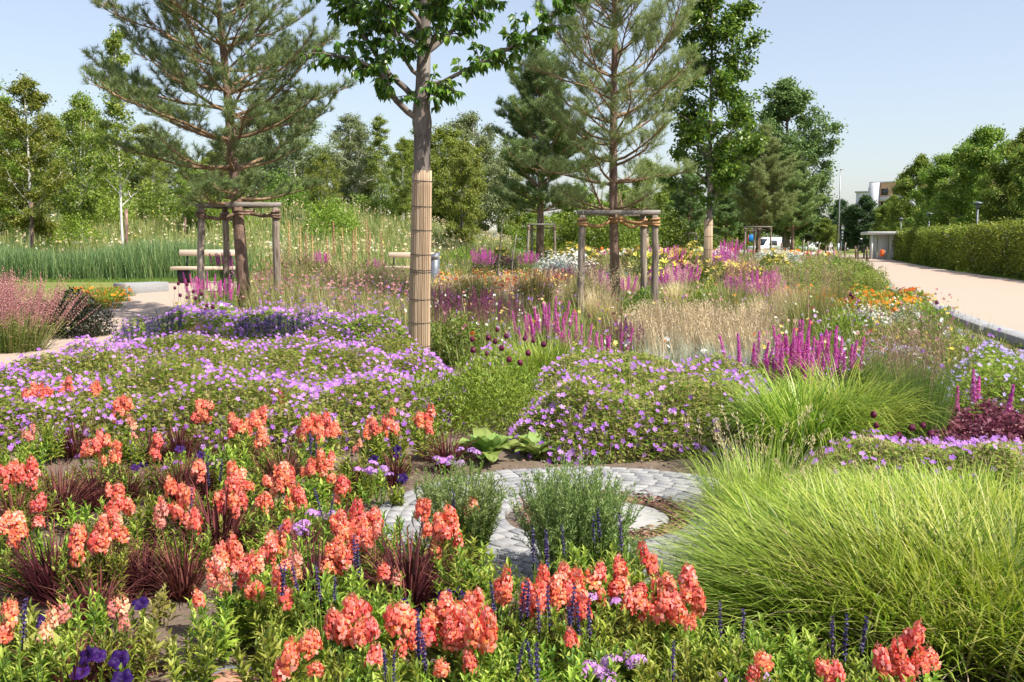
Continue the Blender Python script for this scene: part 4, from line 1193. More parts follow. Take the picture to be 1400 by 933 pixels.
# ------------------------------------------------------------------ birches and other background trees
BI = [leafy_tree(61, 7.0, 1.2, 1.25, .06, 22, 19000, .095, oval_prof, M['birchbark'], M['birch_leaf'], 1.0, .28, .35, 5),
      leafy_tree(62, 8.6, 2.8, 1.0, .05, 22, 9000, .10, lambda t: max(.15, 1 - t) * .9 + .15, M['birchbark'], M['birch_leaf'], 1.1, .26, .4, 5),
      leafy_tree(63, 6.0, .9, 1.3, .05, 20, 19000, .095, oval_prof, M['birchbark'], M['birch_leaf'], 1.0, .3, .3, 5, multi=2),
      leafy_tree(64, 8.0, 1.0, 2.0, .10, 26, 30000, .12, oval_prof, M['birchbark'], M['willow'], .8, .42, .7, 5, multi=2),
      leafy_tree(65, 7.5, .8, 1.7, .09, 24, 30000, .12, oval_prof, M['bark'], M['birch_leaf'], .9, .4, .9, 5)]
BO = [leafy_tree(66, 15.0, 2.0, 4.0, .32, 34, 50000, .25, lambda t: max(.25, math.sin(PI * (.15 + .78 * t))), M['bark'], M['poplar'], .8, .75, .1, 6),
      leafy_tree(67, 8.0, 1.5, 2.8, .18, 30, 46000, .16, round_prof, M['bark'], M['lime_tree'], .6, .5, .1, 6),
      leafy_tree(68, 8.0, 1.3, 2.9, .18, 30, 46000, .16, oval_prof, M['bark'], M['lime_tree'], .7, .5, .1, 6),
      leafy_tree(69, 8.0, .8, 3.3, .2, 30, 36000, .22, round_prof, M['bark'], M['darktree'], .6, .6, .1, 6)]
def bg_tree(proto, name, u, Y, vtop, label, wide=1.0, rz=0.0, group='trees in the background', H0=None):
    g = P(u, Y); H = (zv(vtop, Y) - g.z); s = H / (H0 * 1.0)
    return tree(name, g, [('trunk', proto[0]), ('crown', proto[1])], label, group, rz, (s * wide, s * wide, s))
for (k, u, Y, vt, wd, rz, lab) in [
    (0, 44, 41, 92, 1.15, .3, 'yellow-green birch with two stems at the left, right of the tall grass edge'),
    (1, 169, 38, 20, 1.0, 1.0, 'tall thin birch with straight white trunk left of the dark pine'),
    (2, 108, 46, 118, .95, 2.0, 'bushy yellow-green birch between the two-stemmed birch and the white trunked one'),
    (0, -6, 47, 78, 1.2, 4.0, 'birch at the far left edge of the meadow bank'),
    (2, 82, 56, 150, 1.3, 5.0, 'birch standing behind the two-stemmed birch on the bank'),
    (2, 262, 50, 215, 1.2, .8, 'small leafy birch behind the left post of the dark pine frame'),
    (2, 212, 60, 200, 1.0, 2.9, 'bushy birch right behind the straight white trunk'),
    (0, 552, 62, 182, 1.0, 2.2, 'white-stemmed birch just left of the reed wrapped cherry trunk'),
    (2, 447, 54, 205, 1.15, 3.3, 'light yellow-green young birch right of the dark pine'),
    (1, 520, 70, 150, 1.6, 2.6, 'loose birch among the pale willows, left of the cherry')]:
    bg_tree(BI[k], 'birch_tree', u, Y, vt, lab, wd, rz, 'birches on the meadow bank', (7.0, 8.6, 6.0)[k])
for (u, Y, vt, wd, rz, lab) in [(488, 72, 150, 1.1, 0, 'pale grey-green willow behind the meadow, left of the cherry trunk'), (405, 78, 128, 1.3, 2, 'pale willow showing behind the right side of the dark pine'),
                                (330, 84, 150, 1.4, 4, 'willow half hidden behind the dark pine crown'), (655, 88, 148, 1.2, 1.3, 'tall grey-green willow between cherry trunk and dense dark pine'),
                                (590, 95, 200, 1.3, 3.3, 'distant willow directly behind the cherry trunk')]:
    bg_tree(BI[3], 'willow_tree', u, Y, vt, lab, wd, rz, 'pale willows', 8.0)
for (u, Y, vt, wd, rz, lab) in [(632, 57, 186, 1.0, .6, 'weeping yellow-green birch right of the cherry trunk'), (150, 66, 205, 1.4, 2.2, 'drooping tree low behind the straight white birch trunk')]:
    bg_tree(BI[4], 'weeping_birch', u, Y, vt, lab, wd, rz, 'weeping birches', 7.5)
bg_tree(BO[0], 'poplar_tree', 1075, 88, 101, 'tall rounded poplar rising above the olive pines', 1.08, .4, H0=15.0)
bg_tree(BO[0], 'poplar_tree', 1010, 125, 175, 'lower poplar behind the olive pines', 1.3, 2.4, H0=15.0)
for (k, u, Y, vt, wd, rz, lab) in [(0, 1254, 82, 210, .9, 0, 'linden behind the hedge nearest to the shed'), (1, 1292, 70, 206, .95, 1, 'linden behind the hedge, second from the shed'),
                                   (1, 1345, 58, 168, .95, 2.2, 'taller linden with pointed top behind the hedge'), (0, 1398, 52, 172, .95, 3.4, 'linden behind the hedge at its near end'), (1, 1450, 47, 150, 1.0, 4.6, 'nearest linden, mostly outside at the hedge end'),
                                   (0, 1320, 64, 215, 1.0, 5.2, 'lower linden filling the gap in the row behind the hedge'), (0, 1218, 105, 266, 1.0, 1.2, 'smaller linden just behind the shed')]:
    bg_tree(BO[1 + k], 'linden_tree', u, Y, vt, lab, wd, rz, 'lindens behind the hedge', 8.0)
for (u, Y, vt, wd, rz, lab) in [(1180, 140, 266, 1.15, 0, 'dark round tree at the end of the promenade, right of the mast'), (1148, 170, 272, 1.2, 2, 'dark distant tree behind the tall mast'), (1205, 150, 282, 1.1, 4, 'dark distant tree behind the shed roof'),
                                (1110, 190, 285, 1.4, 3, 'dark distant tree left of the tall mast')]:
    bg_tree(BO[3], 'dark_tree', u, Y, vt, lab, wd, rz, 'dark trees at the end of the promenade', 8.0)
bg_tree(BO[2], 'street_tree', 1128, 112, 297, 'small bright yellow-green tree at the foot of the poplar', 1.1, 1, H0=8.0)

for i, (u, Y, vt, wd, rz, lab) in enumerate([(560, 112, 262, 1.5, 0, 'distant linden behind the far bench'), (620, 118, 255, 1.5, 1, 'distant linden left of the white pavilion'), (705, 120, 250, 1.5, 2, 'distant linden right of the white pavilion'), (790, 125, 252, 1.5, 3, 'distant linden behind the left roped post'), (850, 130, 250, 1.5, 4, 'distant linden behind the roped pine'), (920, 140, 250, 1.5, 5, 'distant linden behind the second wrapped trunk')]):
    bg_tree(BO[1 + i % 2], 'linden_tree', u, Y, vt, lab, wd, rz, 'distant lindens behind the field', H0=8.0)
rb = RS(92)
for i in range(22):
    u = -60 + i * 36 + rb.uniform(-10, 10); Y = rb.uniform(74, 100)
    if 640 < u < 700: Y = 108
    bg_tree(BI[(3, 0, 4, 2)[i % 4]], 'belt_tree', u, Y, rb.uniform(165, 215) - (30 if u < 250 else 0), 'light green tree in the dense tree belt behind the meadow bank', rb.uniform(1.25, 1.6), rb.uniform(0, 6), 'tree belt behind the meadow bank', (8.0, 7.0, 7.5, 6.0)[i % 4])
# low shrubs behind the beds
SH = [mound_mesh('shrub', 5200, 1.9, 2.1, .15, 'midgreen', 75 + k, LEAF2, .6, ragged=.2) for k in range(2)] + [mound_mesh('shrub', 5200, 1.9, 2.1, .14, 'lime', 78, LEAF2, .6, ragged=.2)]
for i, (u, Y, k, s, lab) in enumerate([(722, 92, 0, 1.3, 'green shrub left of the dense dark pine, by the white pavilion'), (770, 88, 2, 1.5, 'light green shrub right of the dense dark pine'), (815, 86, 0, 1.6, 'green shrub behind the left post of the roped frame'), (855, 92, 1, 1.7, 'green shrub behind the roped pine trunk'),
                                       (905, 98, 0, 1.7, 'green shrub behind the right post of the roped frame'), (965, 118, 1, 1.8, 'dark shrub behind the second wrapped trunk'), (1010, 124, 0, 1.7, 'dark shrub beside the blue sign'), (1065, 125, 1, 1.7, 'dark shrub right of the white van'),
                                       (300, 52, 2, .9, 'light shrub between the posts of the dark pine frame'), (215, 55, 0, .9, 'green shrub right of the white birch trunk'), (95, 44, 2, .7, 'light green shrub beside the two-stemmed birch'), (455, 50, 2, .8, 'light green shrub at the foot of the young birch'), (20, 50, 0, .8, 'green shrub at the left edge of the bank'), (395, 60, 0, 1.0, 'green shrub on the bank right of the dark pine'),
                                       (140, 52, 2, .9, 'light shrub left of the white birch trunk'), (520, 64, 1, 1.0, 'green shrub below the willows'), (600, 76, 0, 1.0, 'green shrub right behind the bin')]):
    ob_ = tag(ob('shrub', SH[k], None, P(u, Y), (0, 0, i * 1.3), (s, s, s * (.9 + .2 * (i % 3) / 2))), lab, 'shrub', 'shrubs behind the flower beds')

# ------------------------------------------------------------------ hornbeam hedge
def hedge(p0, p1, h, th, label, seed):
    r = RS(seed); v = p1 - p0; L = float(np.hypot(*v)); e = v / L; nrm = A([e[1], -e[0]])
    if nrm[0] < 0: nrm = -nrm
    n = int(L * 2400); x = r.uniform(0, L, n); f = r.choice(4, n, p=[.45, .33, .14, .08])
    y = np.where(f == 0, np.abs(r.normal(0, .13, n)), np.where(f == 2, th - np.abs(r.normal(0, .13, n)), r.uniform(0, th, n)))
    z = np.where(f == 1, h - np.abs(r.normal(0, .16, n)) + r.gamma(1.2, .05, n), r.uniform(.03, h, n))
    x = np.where(f == 3, np.where(r.uniform(0, 1, n) < .5, np.abs(r.normal(0, .1, n)), L - np.abs(r.normal(0, .1, n))), x)
    wob = .26 * np.sin(x * 1.1 + seed) * np.sin(z * 1.6 + x * .6) + .14 * np.sin(x * 3.1 + z * 2.6)
    y = y + np.where(f == 0, wob, 0); z = z + np.where(f == 1, .12 * np.sin(x * 1.7 + y * 2) + .05 * np.sin(x * 5), 0)
    d = rdir(r, n, -.6, .8); d[:, 0] += np.where(f == 0, -.4, 0)
    s = .095 * r.uniform(.6, 1.3, n)
    mb = MB().stamp(LEAF2, np.stack([x, y, z], 1), frames(d, r.normal(0, .8, n)), np.stack([s * .65, s, s], 1))
    c = Vector((p0[0], p0[1], 0)); rz = math.atan2(e[1], e[0])
    flip = np.dot(A([-e[1], e[0]]), nrm) < 0
    if flip:
        for q in mb.V: q[:, 1] *= -1
    t = thing('hedge', c, label, 'hedge', 'clipped hornbeam hedge blocks', rz)
    ob('foliage', mb.mesh('foliage', M['hedge']), t)
    st = MB(); m = int(L * 5)
    for i in range(m):
        x0 = (i + .5) * L / m; y0 = th / 2 + r.normal(0, .12); y0 = -y0 if flip else y0
        for b in range(4):
            tube(st, [(x0, y0, -.05), (x0 + r.normal(0, .08), y0 + r.normal(0, .15), h * .5), (x0 + r.normal(0, .2), y0 + r.normal(0, .35), h * .93)], [.03, .02, .008], 4, cap=False)
    ob('stems', st.mesh('stems', M['bark']), t)
    x = r.uniform(.2, L - .2, int(L * 420)); m = len(x); y = r.uniform(.2, th - .2, m) * (-1 if flip else 1)
    s = .13 * r.uniform(.7, 1.2, m)
    ob('inner_leaves', MB().stamp(LEAF2, np.stack([x, y, r.uniform(.05, h - .15, m)], 1), frames(rdir(r, m)), np.stack([s * .8, s, s], 1)).mesh('inner_leaves', M['hedge']), t)
def hp(u, v, off=.35):
    g = G(u, v); return A([g.x + off, g.y])
hedge(hp(1530, 403), hp(1306, 373.2), 1.92, 1.7, 'nearest and longest block of the clipped hedge along the promenade', 1)
hedge(hp(1295, 371.8), hp(1254, 363.8), 1.85, 1.7, 'middle hedge block right behind the notch in the hedge', 2)
hedge(hp(1249, 363), hp(1216, 356), 1.9, 1.7, 'hedge block next to the shed with the orange bin', 3)
hedge(hp(1193, 351.5, 1.6), hp(1188, 349.5, 1.6), 2.0, 2.0, 'small distant hedge piece left of the shed', 4)
# ------------------------------------------------------------------ cranesbill drifts
cranesbill('cranesbill', [(-260, 8.6), (-200, 6.7), (60, 6.6), (250, 6.5), (420, 6.3), (540, 6.6), (640, 7.6), (640, 9.4), (595, 11.2), (430, 12.3), (260, 12.4), (130, 11.0), (-20, 9.3)], .42, 165000, 4600,
           'wide front drift of lilac cranesbill between coral snapdragons and the gravel path', 1, .025, .019, group='cranesbill drifts')
cranesbill('cranesbill', [(120, 12.0), (300, 12.7), (430, 12.7), (570, 12.3), (570, 13.8), (440, 15.6), (300, 16.2), (200, 14.6)], .46, 30000, 2300,
           'lilac cranesbill drift at the foot of the dark pine stakes', 2, .036, .024, group='cranesbill drifts')
cranesbill('cranesbill', [(690, 6.8), (760, 6.47), (850, 6.4), (960, 6.4), (1060, 6.6), (1085, 7.3), (1060, 8.6), (890, 9.6), (725, 8.9)], .44, 80000, 1000,
           'rounded cranesbill mound with scattered lilac flowers behind the cobbled circle', 3, .021, .021, seedpods=.3, face=.35, group='cranesbill drifts')
cranesbill('cranesbill', [(618, 9.0), (700, 8.9), (730, 10.2), (640, 10.6)], .42, 6000, 130, 'small pinkish cranesbill patch right of the reed wrapped trunk', 4, .03, .017, seedpods=.4, group='cranesbill drifts')
cranesbill('cranesbill', [(1075, 5.35), (1180, 5.15), (1300, 5.05), (1470, 4.8), (1490, 5.7), (1320, 6.0), (1090, 6.0)], .30, 26000, 330, 'straw-toned cranesbill with lilac flowers behind the big bright grass', 5, .021, .018, leafm='ger_leaf', seedpods=.7, group='cranesbill drifts')
cranesbill('aster', [(1270, 7.3), (1480, 6.9), (1500, 9.4), (1290, 9.4)], .46, 13000, 700, 'pale blue-lilac asters at the right side beside the dark purple foliage', 6, .026, .017, 'aster', 'lime', .3, cat='aster')
cranesbill('aster', [(1120, 8.9), (1300, 7.8), (1310, 9.6), (1130, 10.0)], .42, 9000, 300, 'sparse pale asters behind the upright moor grass', 7, .026, .015, 'aster', 'meadow_g', .3, cat='aster')
cranesbill('cranesbill', [(1000, 8.6), (1140, 8.3), (1180, 9.4), (1020, 10)], .38, 7000, 160, 'lilac flowers at the foot of the magenta loosestrife', 8, .028, .016, seedpods=.3, group='cranesbill drifts')

def mound_thing(name, label, cat, g, mb, mats, rz=0, sc=1, group=None):
    return tag(ob(name, mb.mesh(name, mats), None, g, (0, 0, rz), sc), label, cat, group)

# dark purple foliage plants, right
HE = [leaf_mound(4200, .36, .30, .028, 'heuchera', 90 + k, FAN, .9, ragged=.2, flowers=[(30, .007, 'pinkbrown', BLOOM4, .08)]) for k in range(2)]
HM = [mb.mesh('heuchera', mats) for mb, mats in HE]
for i, (u, Y, s, lab) in enumerate([(1338, 6.3, .85, 'dark purple foliage plant, leftmost of the clump by the drumstick alliums'), (1372, 6.5, .95, 'dark purple foliage plant below the right pink spires'), (1412, 6.3, 1.0, 'dark purple foliage plant at the right edge, before the pale asters'), (1345, 7.0, .9, 'dark purple foliage plant just in front of the asters')]):
    tag(ob('heuchera', HM[i % 2], None, P(u, Y), (0, 0, i * 2), s), lab, 'heuchera', 'dark purple foliage plants')

# lime-green spurge between trunk and bergenia
mb, mats = leaf_mound(7000, .60, .44, .040, 'lime', 95, LANCE, .3, ragged=.12, up=.5)
mound_thing('spurge', 'soft lime-green shrublet left of the bergenia and behind the snapdragons', 'shrub', P(640, 7.6), mb, mats, 0, (1.0, .8, 1.05))
mb, mats = leaf_mound(3600, .42, .36, .035, 'lime', 96, LANCE, .3, ragged=.2, up=.5)
mound_thing('spurge', 'smaller lime-green shrublet under the drumstick alliums', 'shrub', P(690, 8.3), mb, mats)
mb, mats = leaf_mound(2600, .36, .5, .05, 'midgreen', 97, LEAF4, .5, ragged=.25)
mound_thing('shrub', 'dark leafy shrublet just right of the reed wrapped trunk', 'shrub', P(622, 11.6), mb, mats)

# bergenia: broad paddle leaves
def bergenia(u, v, n, L, label, seed):
    r = RS(seed); g = G(u, v); t = thing('bergenia', g, label, 'bergenia', None)
    for i in range(n):
        a = i * 2.4 + r.uniform(-.3, .3); tilt = .12 + .75 * (i / n) + r.uniform(-.1, .1); l = L * r.uniform(.75, 1.1)
        ns, nw = 22, 11; V = []
        for s in range(ns + 1):
            q = s / ns; wd = .34 * l * math.sin(PI * min(1, q * .93 + .07)) ** .7 if q > .28 else .02 * l + .0
            if .2 < q <= .35: wd = .34 * l * math.sin(PI * .36) * (q - .2) / .15 * .9
            th = tilt + .55 * q * q; y = q * l * math.sin(th); z = q * l * math.cos(th)
            for w in range(nw):
                x = (w / (nw - 1) - .5) * 2; V.append([x * wd, y - .0, z + abs(x) ** 1.5 * wd * .35 * math.sin(th) + .010 * l / .3 * math.sin(q * 26 - abs(x) * 7)])
        F = [[s * nw + w, s * nw + w + 1, (s + 1) * nw + w + 1, (s + 1) * nw + w] for s in range(ns) for w in range(nw - 1)]
        ob('leaf', MB().add(V, F).mesh('leaf', M['hosta'], True), t, (.02 * math.cos(a), .02 * math.sin(a), 0), (0, 0, a))
bergenia(668, 632, 13, .26, 'bergenia with broad upright paddle leaves at the rear edge of the cobbles', 5)
bergenia(732, 627, 9, .20, 'smaller broad-leaved plant right of the bergenia, behind the cobbles', 6)
bergenia(640, 628, 6, .17, 'little broad-leaved plant left of the bergenia', 7)

# grey-green broom-like shrubs on the cobbles
def broom(u, v, n, H, R, label, seed, lean=.30):
    r = RS(seed); g = G(u, v); mb = MB(); t = thing('santolina', g, label, 'shrub', 'feathery grey-green shrubs on the cobbles')
    st = MB()
    for i in range(n):
        a = r.uniform(0, 6.28); q = math.sqrt(r.uniform(0, 1)); h = H * r.uniform(.65, 1.05) * (1 - .18 * q * q)
        b = A([R * .45 * q * math.cos(a), R * .45 * q * math.sin(a), 0])
        tip = A([R * q * math.cos(a), R * q * math.sin(a), h]) + r.normal(0, .02, 3)
        p = limb_curve(b, tip - b, np.linalg.norm(tip - b), .15, 5, .06, r); tube(st, p, [.003, .0026, .002, .0016, .001], 3, cap=False)
        for sb in range(3):
            b2, bd = along(p, r.uniform(.3, .85)); p2 = limb_curve(b2, unit(bd + rdir(r, 1, -.1, .4)[0] * .55), h * r.uniform(.15, .32), .2, 4, .06, r)
            tube(st, p2, [.0018, .0015, .0012, .0008], 3, cap=False)
            m = 15; tt = r.uniform(.05, 1, m); pos = A([along(p2, min(.99, x))[0] for x in tt]); s = r.uniform(.013, .026, m)
            mb.stamp(LEAF2, pos, frames(unit(rdir(r, m, -.3, 1) + bd * .7), r.uniform(0, 6, m)), np.stack([s * .22, s, s], 1))
        m = 34; tt = r.uniform(.18, 1, m); pos = A([along(p, min(.99, x))[0] for x in tt]); s = r.uniform(.014, .028, m)
        mb.stamp(LEAF2, pos, frames(unit(rdir(r, m, -.2, 1) + A([0, 0, .5])), r.uniform(0, 6, m)), np.stack([s * .22, s, s], 1))
    ob('stems', st.mesh('stems', M['rosemary']), t); ob('foliage', mb.mesh('foliage', M['rosemary']), t)
broom(785, 792, 190, .49, .25, 'largest feathery grey-green shrub in front of the shaft cover', 11)
broom(630, 768, 110, .45, .22, 'looser feathery grey-green shrub at the left part of the cobbles', 12)
broom(850, 800, 24, .24, .10, 'small feathery shrub right of the largest one, beside the rusty ring', 14)

# ------------------------------------------------------------------ grasses, right
mb, mats = tuft_grass(3300, .62, (.42, .82), 'grass', 21, .0098, (.02, .62), (.15, 1.05), 5)
# a fringe combed over to the left
r = RS(22); n = 800; a = r.normal(PI * 1.02, .45, n); q = r.uniform(.2, .66, n)
b = np.stack([-.10 + q * np.cos(a) * .8, q * np.sin(a) * .9 - .05, 0 * q], 1)
blades(mb, b, PI + r.normal(0, .55, n), r.uniform(.5, .85, n), r.uniform(.45, .95, n), r.uniform(.2, .95, n), .0072, 5)
def straw(mb, mats, R, seed, n=320):
    r = RS(seed); a = r.uniform(0, 6.28, n); q = R * np.sqrt(r.uniform(0, 1, n)); mats.append(M['straw'])
    blades(mb, np.stack([q * np.cos(a), q * np.sin(a), 0 * q], 1), a + r.normal(0, 1, n), r.uniform(.3, .75, n), r.uniform(.1, 1.1, n), r.uniform(.3, 2.2, n), .006, 5, len(mats) - 1)
straw(mb, mats, .62, 41)
mound_thing('fountain_grass', 'big bright green fountain grass combed leftward over the edge of the cobbles', 'grass', P(1232, 3.75), mb, mats, 0, (.9, 1, .55), 'bright fountain grasses')
mb, mats = tuft_grass(3400, .66, (.42, .84), 'grass', 23, .0098, (.02, .5), (.12, .95), 5)
straw(mb, mats, .66, 42)
mound_thing('fountain_grass', 'big bright green fountain grass at the right edge, nearest the camera', 'grass', P(1390, 3.6), mb, mats, 2, (1, 1, .56), 'bright fountain grasses')
mb, mats = tuft_grass(3200, .5, (.38, .7), 'grass', 24, .008, (.02, .6), (.2, 1.1), 5, heads=(26, .95), headlen=.07)
mound_thing('fountain_grass', 'bright grass with tan seed heads, farther back beside the cobbles', 'grass', P(1180, 4.5), mb, mats, 1, (.85, 1, .56), 'bright fountain grasses')
mb, mats = tuft_grass(3200, .55, (.38, .72), 'grass', 25, .008, (.02, .6), (.2, 1.1), 5)
straw(mb, mats, .5, 43, 160)
mound_thing('fountain_grass', 'bright grass in front of the straw-toned cranesbill', 'grass', P(1310, 4.4), mb, mats, 3, (1, 1, .60), 'bright fountain grasses')
mb, mats = tuft_grass(900, .26, (.28, .46), 'grass', 26, .0042, (.05, .6), (.2, .9), 4, heads=(40, 1.15), headlen=.06, headr=.007)
mound_thing('fountain_grass', 'thin grass with upright tan seed heads at the right rim of the cobbles', 'grass', P(1040, 5.1), mb, mats, 3, 1, 'bright fountain grasses')
# dead straw blades in the fountain grasses
# arching sedges
for i, (u, Y, s, lab) in enumerate([(1095, 6.15, 1.0, 'arching green sedge with drooping blades right of the cranesbill mound'), (1150, 6.5, 1.0, 'upright green sedge below the magenta loosestrife'), (1060, 6.6, .75, 'small green sedge tucked against the cranesbill mound')]):
    mb, mats = tuft_grass(950, .20, (.45, .78), 'sedge', 31 + i, .0095, (.05, .55), (.5, 2.0), 6)
    mound_thing('sedge', lab, 'sedge', P(u, Y), mb, mats, i, s, 'green sedges')
mb, mats = tuft_grass(1100, .17, (.42, .66), 'molinia', 35, .005, (.0, .28), (0, .25), 4, heads=(90, 1.38), headlen=.30, headr=.012, headmat='panicle')
mound_thing('moor_grass', 'upright moor grass with airy brown panicles behind the drumstick alliums', 'grass', P(1250, 6.9), mb, mats)
mb, mats = tuft_grass(700, .2, (.35, .6), 'molinia', 36, .005, (.0, .35), (0, .3), 4, heads=(50, 1.1), headlen=.26, headr=.014, headmat='panicle')
mound_thing('moor_grass', 'airy brown grass panicles behind the upright moor grass', 'grass', P(1215, 8.2), mb, mats)
# bright green tuft behind the mound
mb, mats = tuft_grass(1500, .38, (.35, .62), 'sedge', 37, .008, (.05, .7), (.3, 1.3), 4)
mound_thing('daylily_foliage', 'bright green strap-leaved clump between trunk and cranesbill mound', 'daylily', P(745, 9.9), mb, mats)

# blue fescue with straw flower heads
def fescue():
    r = RS(40); poly = wpoly([(872, 10.4), (1030, 10.1), (1065, 11.5), (1050, 14.6), (885, 14.8), (860, 12.6)])
    x, y = scatter(r, poly, 70); mb = MB()
    for i in range(70):
        n = 110; a = r.uniform(0, 6.28, n); q = .10 * np.sqrt(r.uniform(0, 1, n))
        blades(mb, np.stack([x[i] + q * np.cos(a), y[i] + q * np.sin(a), HT(x[i], y[i]) + 0 * q], 1), a, r.uniform(.2, .32, n), r.uniform(0, .9, n), r.uniform(.1, .8, n), .006, 3, 0)
        n = int((60 if y[i] > 11.6 else 16) * r.uniform(.4, 1.3)); a = r.uniform(0, 6.28, n); q = .12 * np.sqrt(r.uniform(0, 1, n))
        rows = blades(mb, np.stack([x[i] + q * np.cos(a), y[i] + q * np.sin(a), HT(x[i], y[i]) + 0 * q], 1), a, r.uniform(.34, .6, n), r.uniform(0, .4, n), r.uniform(0, .4, n), .005, 3, 1)
        for j in range(5):
            mb.stamp(LEAF2, rows[-1] - (rows[-1] - rows[-2]) * .22 * j, frames(rows[-1] - rows[-2] + r.normal(0, .03, (n, 3))), A([[.009, .035, .03]]) * r.uniform(.7, 1.3, (n, 1)), 1)
    tag(ob('fescue', mb.mesh('fescue', [M['fescue'], M['straw']])), 'drift of blue fescue grass with pale straw flower heads before the roped pine', 'grass', kind='stuff')
fescue()

# ------------------------------------------------------------------ loosestrife and sage spires
LY_S = [bit_spike(500 + k, .19 + .04 * k, .021, 170, [M['magenta'], M['pinkbrown']], .0125, .7, .0028) for k in range(4)]
def loosestrife(u, Y, n, R, H, label, seed, sl=1.0, group='magenta loosestrife', sz=1.0):
    t = thing('loosestrife', P(u, Y), label, 'loosestrife', group); r = RS(seed)
    f, spots = spire_plant(n, R, H, seed, None, 'midgreen', .26, .02, lean=.14, leaves=16, separate=True, ll=.07)
    ob('foliage', f, t)
    for i, (p, d, sc) in enumerate(spots):
        ob('flower_spike', LY_S[i % 4], t, tuple(p), Vector(d).to_track_quat('Z', 'Y').to_euler(), (sz * 1.1, sz * 1.1, sc * sl))
for i, (u, Y, n, R, H, lab) in enumerate([
    (1070, 8.3, 12, .20, .64, 'tall magenta loosestrife left of the group above the arching sedge'), (1105, 8.1, 13, .20, .65, 'magenta loosestrife in the middle of the group above the sedge'), (1148, 8.2, 12, .18, .66, 'rightmost magenta loosestrife above the upright sedge'),
    (1020, 8.9, 9, .22, .60, 'loosely set magenta loosestrife right of the fescue drift'), (1085, 8.9, 10, .2, .68, 'magenta loosestrife standing at the back of the group'),
    (1333, 6.9, 2, .03, .60, 'thick pink spires rising from the dark purple foliage'), (1365, 7.0, 1, .02, .56, 'thin pink spires at the right near the asters'), (1305, 7.2, 1, .02, .46, 'short pink spires left in the asters'),
    (748, 11.4, 16, .22, .70, 'bright magenta loosestrife peak left of the roped pine trunk'), (790, 11.0, 9, .25, .55, 'magenta loosestrife just before the roped pine frame'), (725, 11.8, 8, .25, .55, 'magenta loosestrife behind the drumstick alliums'), (833, 10.3, 7, .2, .50, 'purple-magenta spires right before the roped pine trunk'),
    (275, 16.9, 14, .28, .86, 'magenta loosestrife left of the dark pine stakes'), (303, 17.0, 14, .28, .8, 'magenta loosestrife between stake and pine trunk'), (318, 18.6, 12, .22, 1.25, 'tall magenta tuft behind the dark pine trunk')]):
    loosestrife(u, Y, n, R, H, lab, 510 + i)
PS = [spire_plant(26, .26, .62, 540 + k, 'plum', 'midgreen', .26, .014, 60, .012, .1, 8, .6) for k in range(3)]
for i, (u, Y, s, lab) in enumerate([(600, 13.0, 1.0, 'plum-red sage right behind the reed wrapped trunk'), (625, 13.4, 1.1, 'plum-red sage second right of the wrapped trunk'), (650, 13.2, 1.0, 'plum-red sage in the middle of its row'), (675, 13.6, 1.1, 'plum-red sage fourth right of the wrapped trunk'), (700, 13.3, 1.05, 'plum-red sage at the right end of its row'),
                                    (842, 11.4, .9, 'plum sage tuft at the foot of the roped pine'), (864, 11.2, .85, 'plum sage tuft beside the straw fescue'), (610, 15.5, 1.1, 'pinkish plum sage behind the row'), (660, 16, 1.1, 'plum sage behind the middle of the row')]):
    tag(ob('sage', PS[i % 3], None, P(u, Y), (0, 0, i * 1.7), s), lab, 'sage', 'plum-red sages')

# ------------------------------------------------------------------ drumstick alliums
for i, (u, v, Y) in enumerate([(646, 464, 8.6), (680, 451, 8.8), (692, 460, 8.6), (677, 467, 8.5), (686, 476, 8.3), (647, 479, 8.4), (666, 484, 8.4), (696, 492, 8.1), (717, 463, 8.6), (729, 466, 8.5), (743, 471, 8.4), (722, 483, 8.2), (711, 496, 8.0), (668, 462, 8.9)]):
    allium(u, v, Y, 'dark red drumstick allium over the lime-green shrublet right of the wrapped trunk', i, 'alliums right of the wrapped trunk')
for i, (u, v, Y) in enumerate([(1191, 567, 5.8), (1195, 582, 5.75), (1188, 600, 5.7), (1188, 611, 5.7), (1244, 585, 5.8), (1259, 582, 5.85), (1226, 596, 5.75), (1221, 599, 5.7), (1235, 610, 5.7), (1270, 594, 5.8), (1265, 606, 5.7), (1275, 607, 5.75)]):
    allium(u, v, Y, 'dark red drumstick allium between the green sedge and the moor grass', i + 20, 'alliums before the moor grass', .85)
for i, (u, v, Y) in enumerate([(246, 388, 15.5), (241, 394, 15.5), (258, 389, 15.6), (266, 399, 15.4), (248, 404, 15.3), (257, 407, 15.2), (269, 408, 15.2), (277, 402, 15.6), (284, 418, 14.6), (292, 420, 14.6), (273, 425, 14.5), (282, 424, 14.4)]):
    allium(u, v, Y, 'dark allium head before the gravel path, left of the pine stakes', i + 40, 'alliums left of the pine stakes', 1.25)

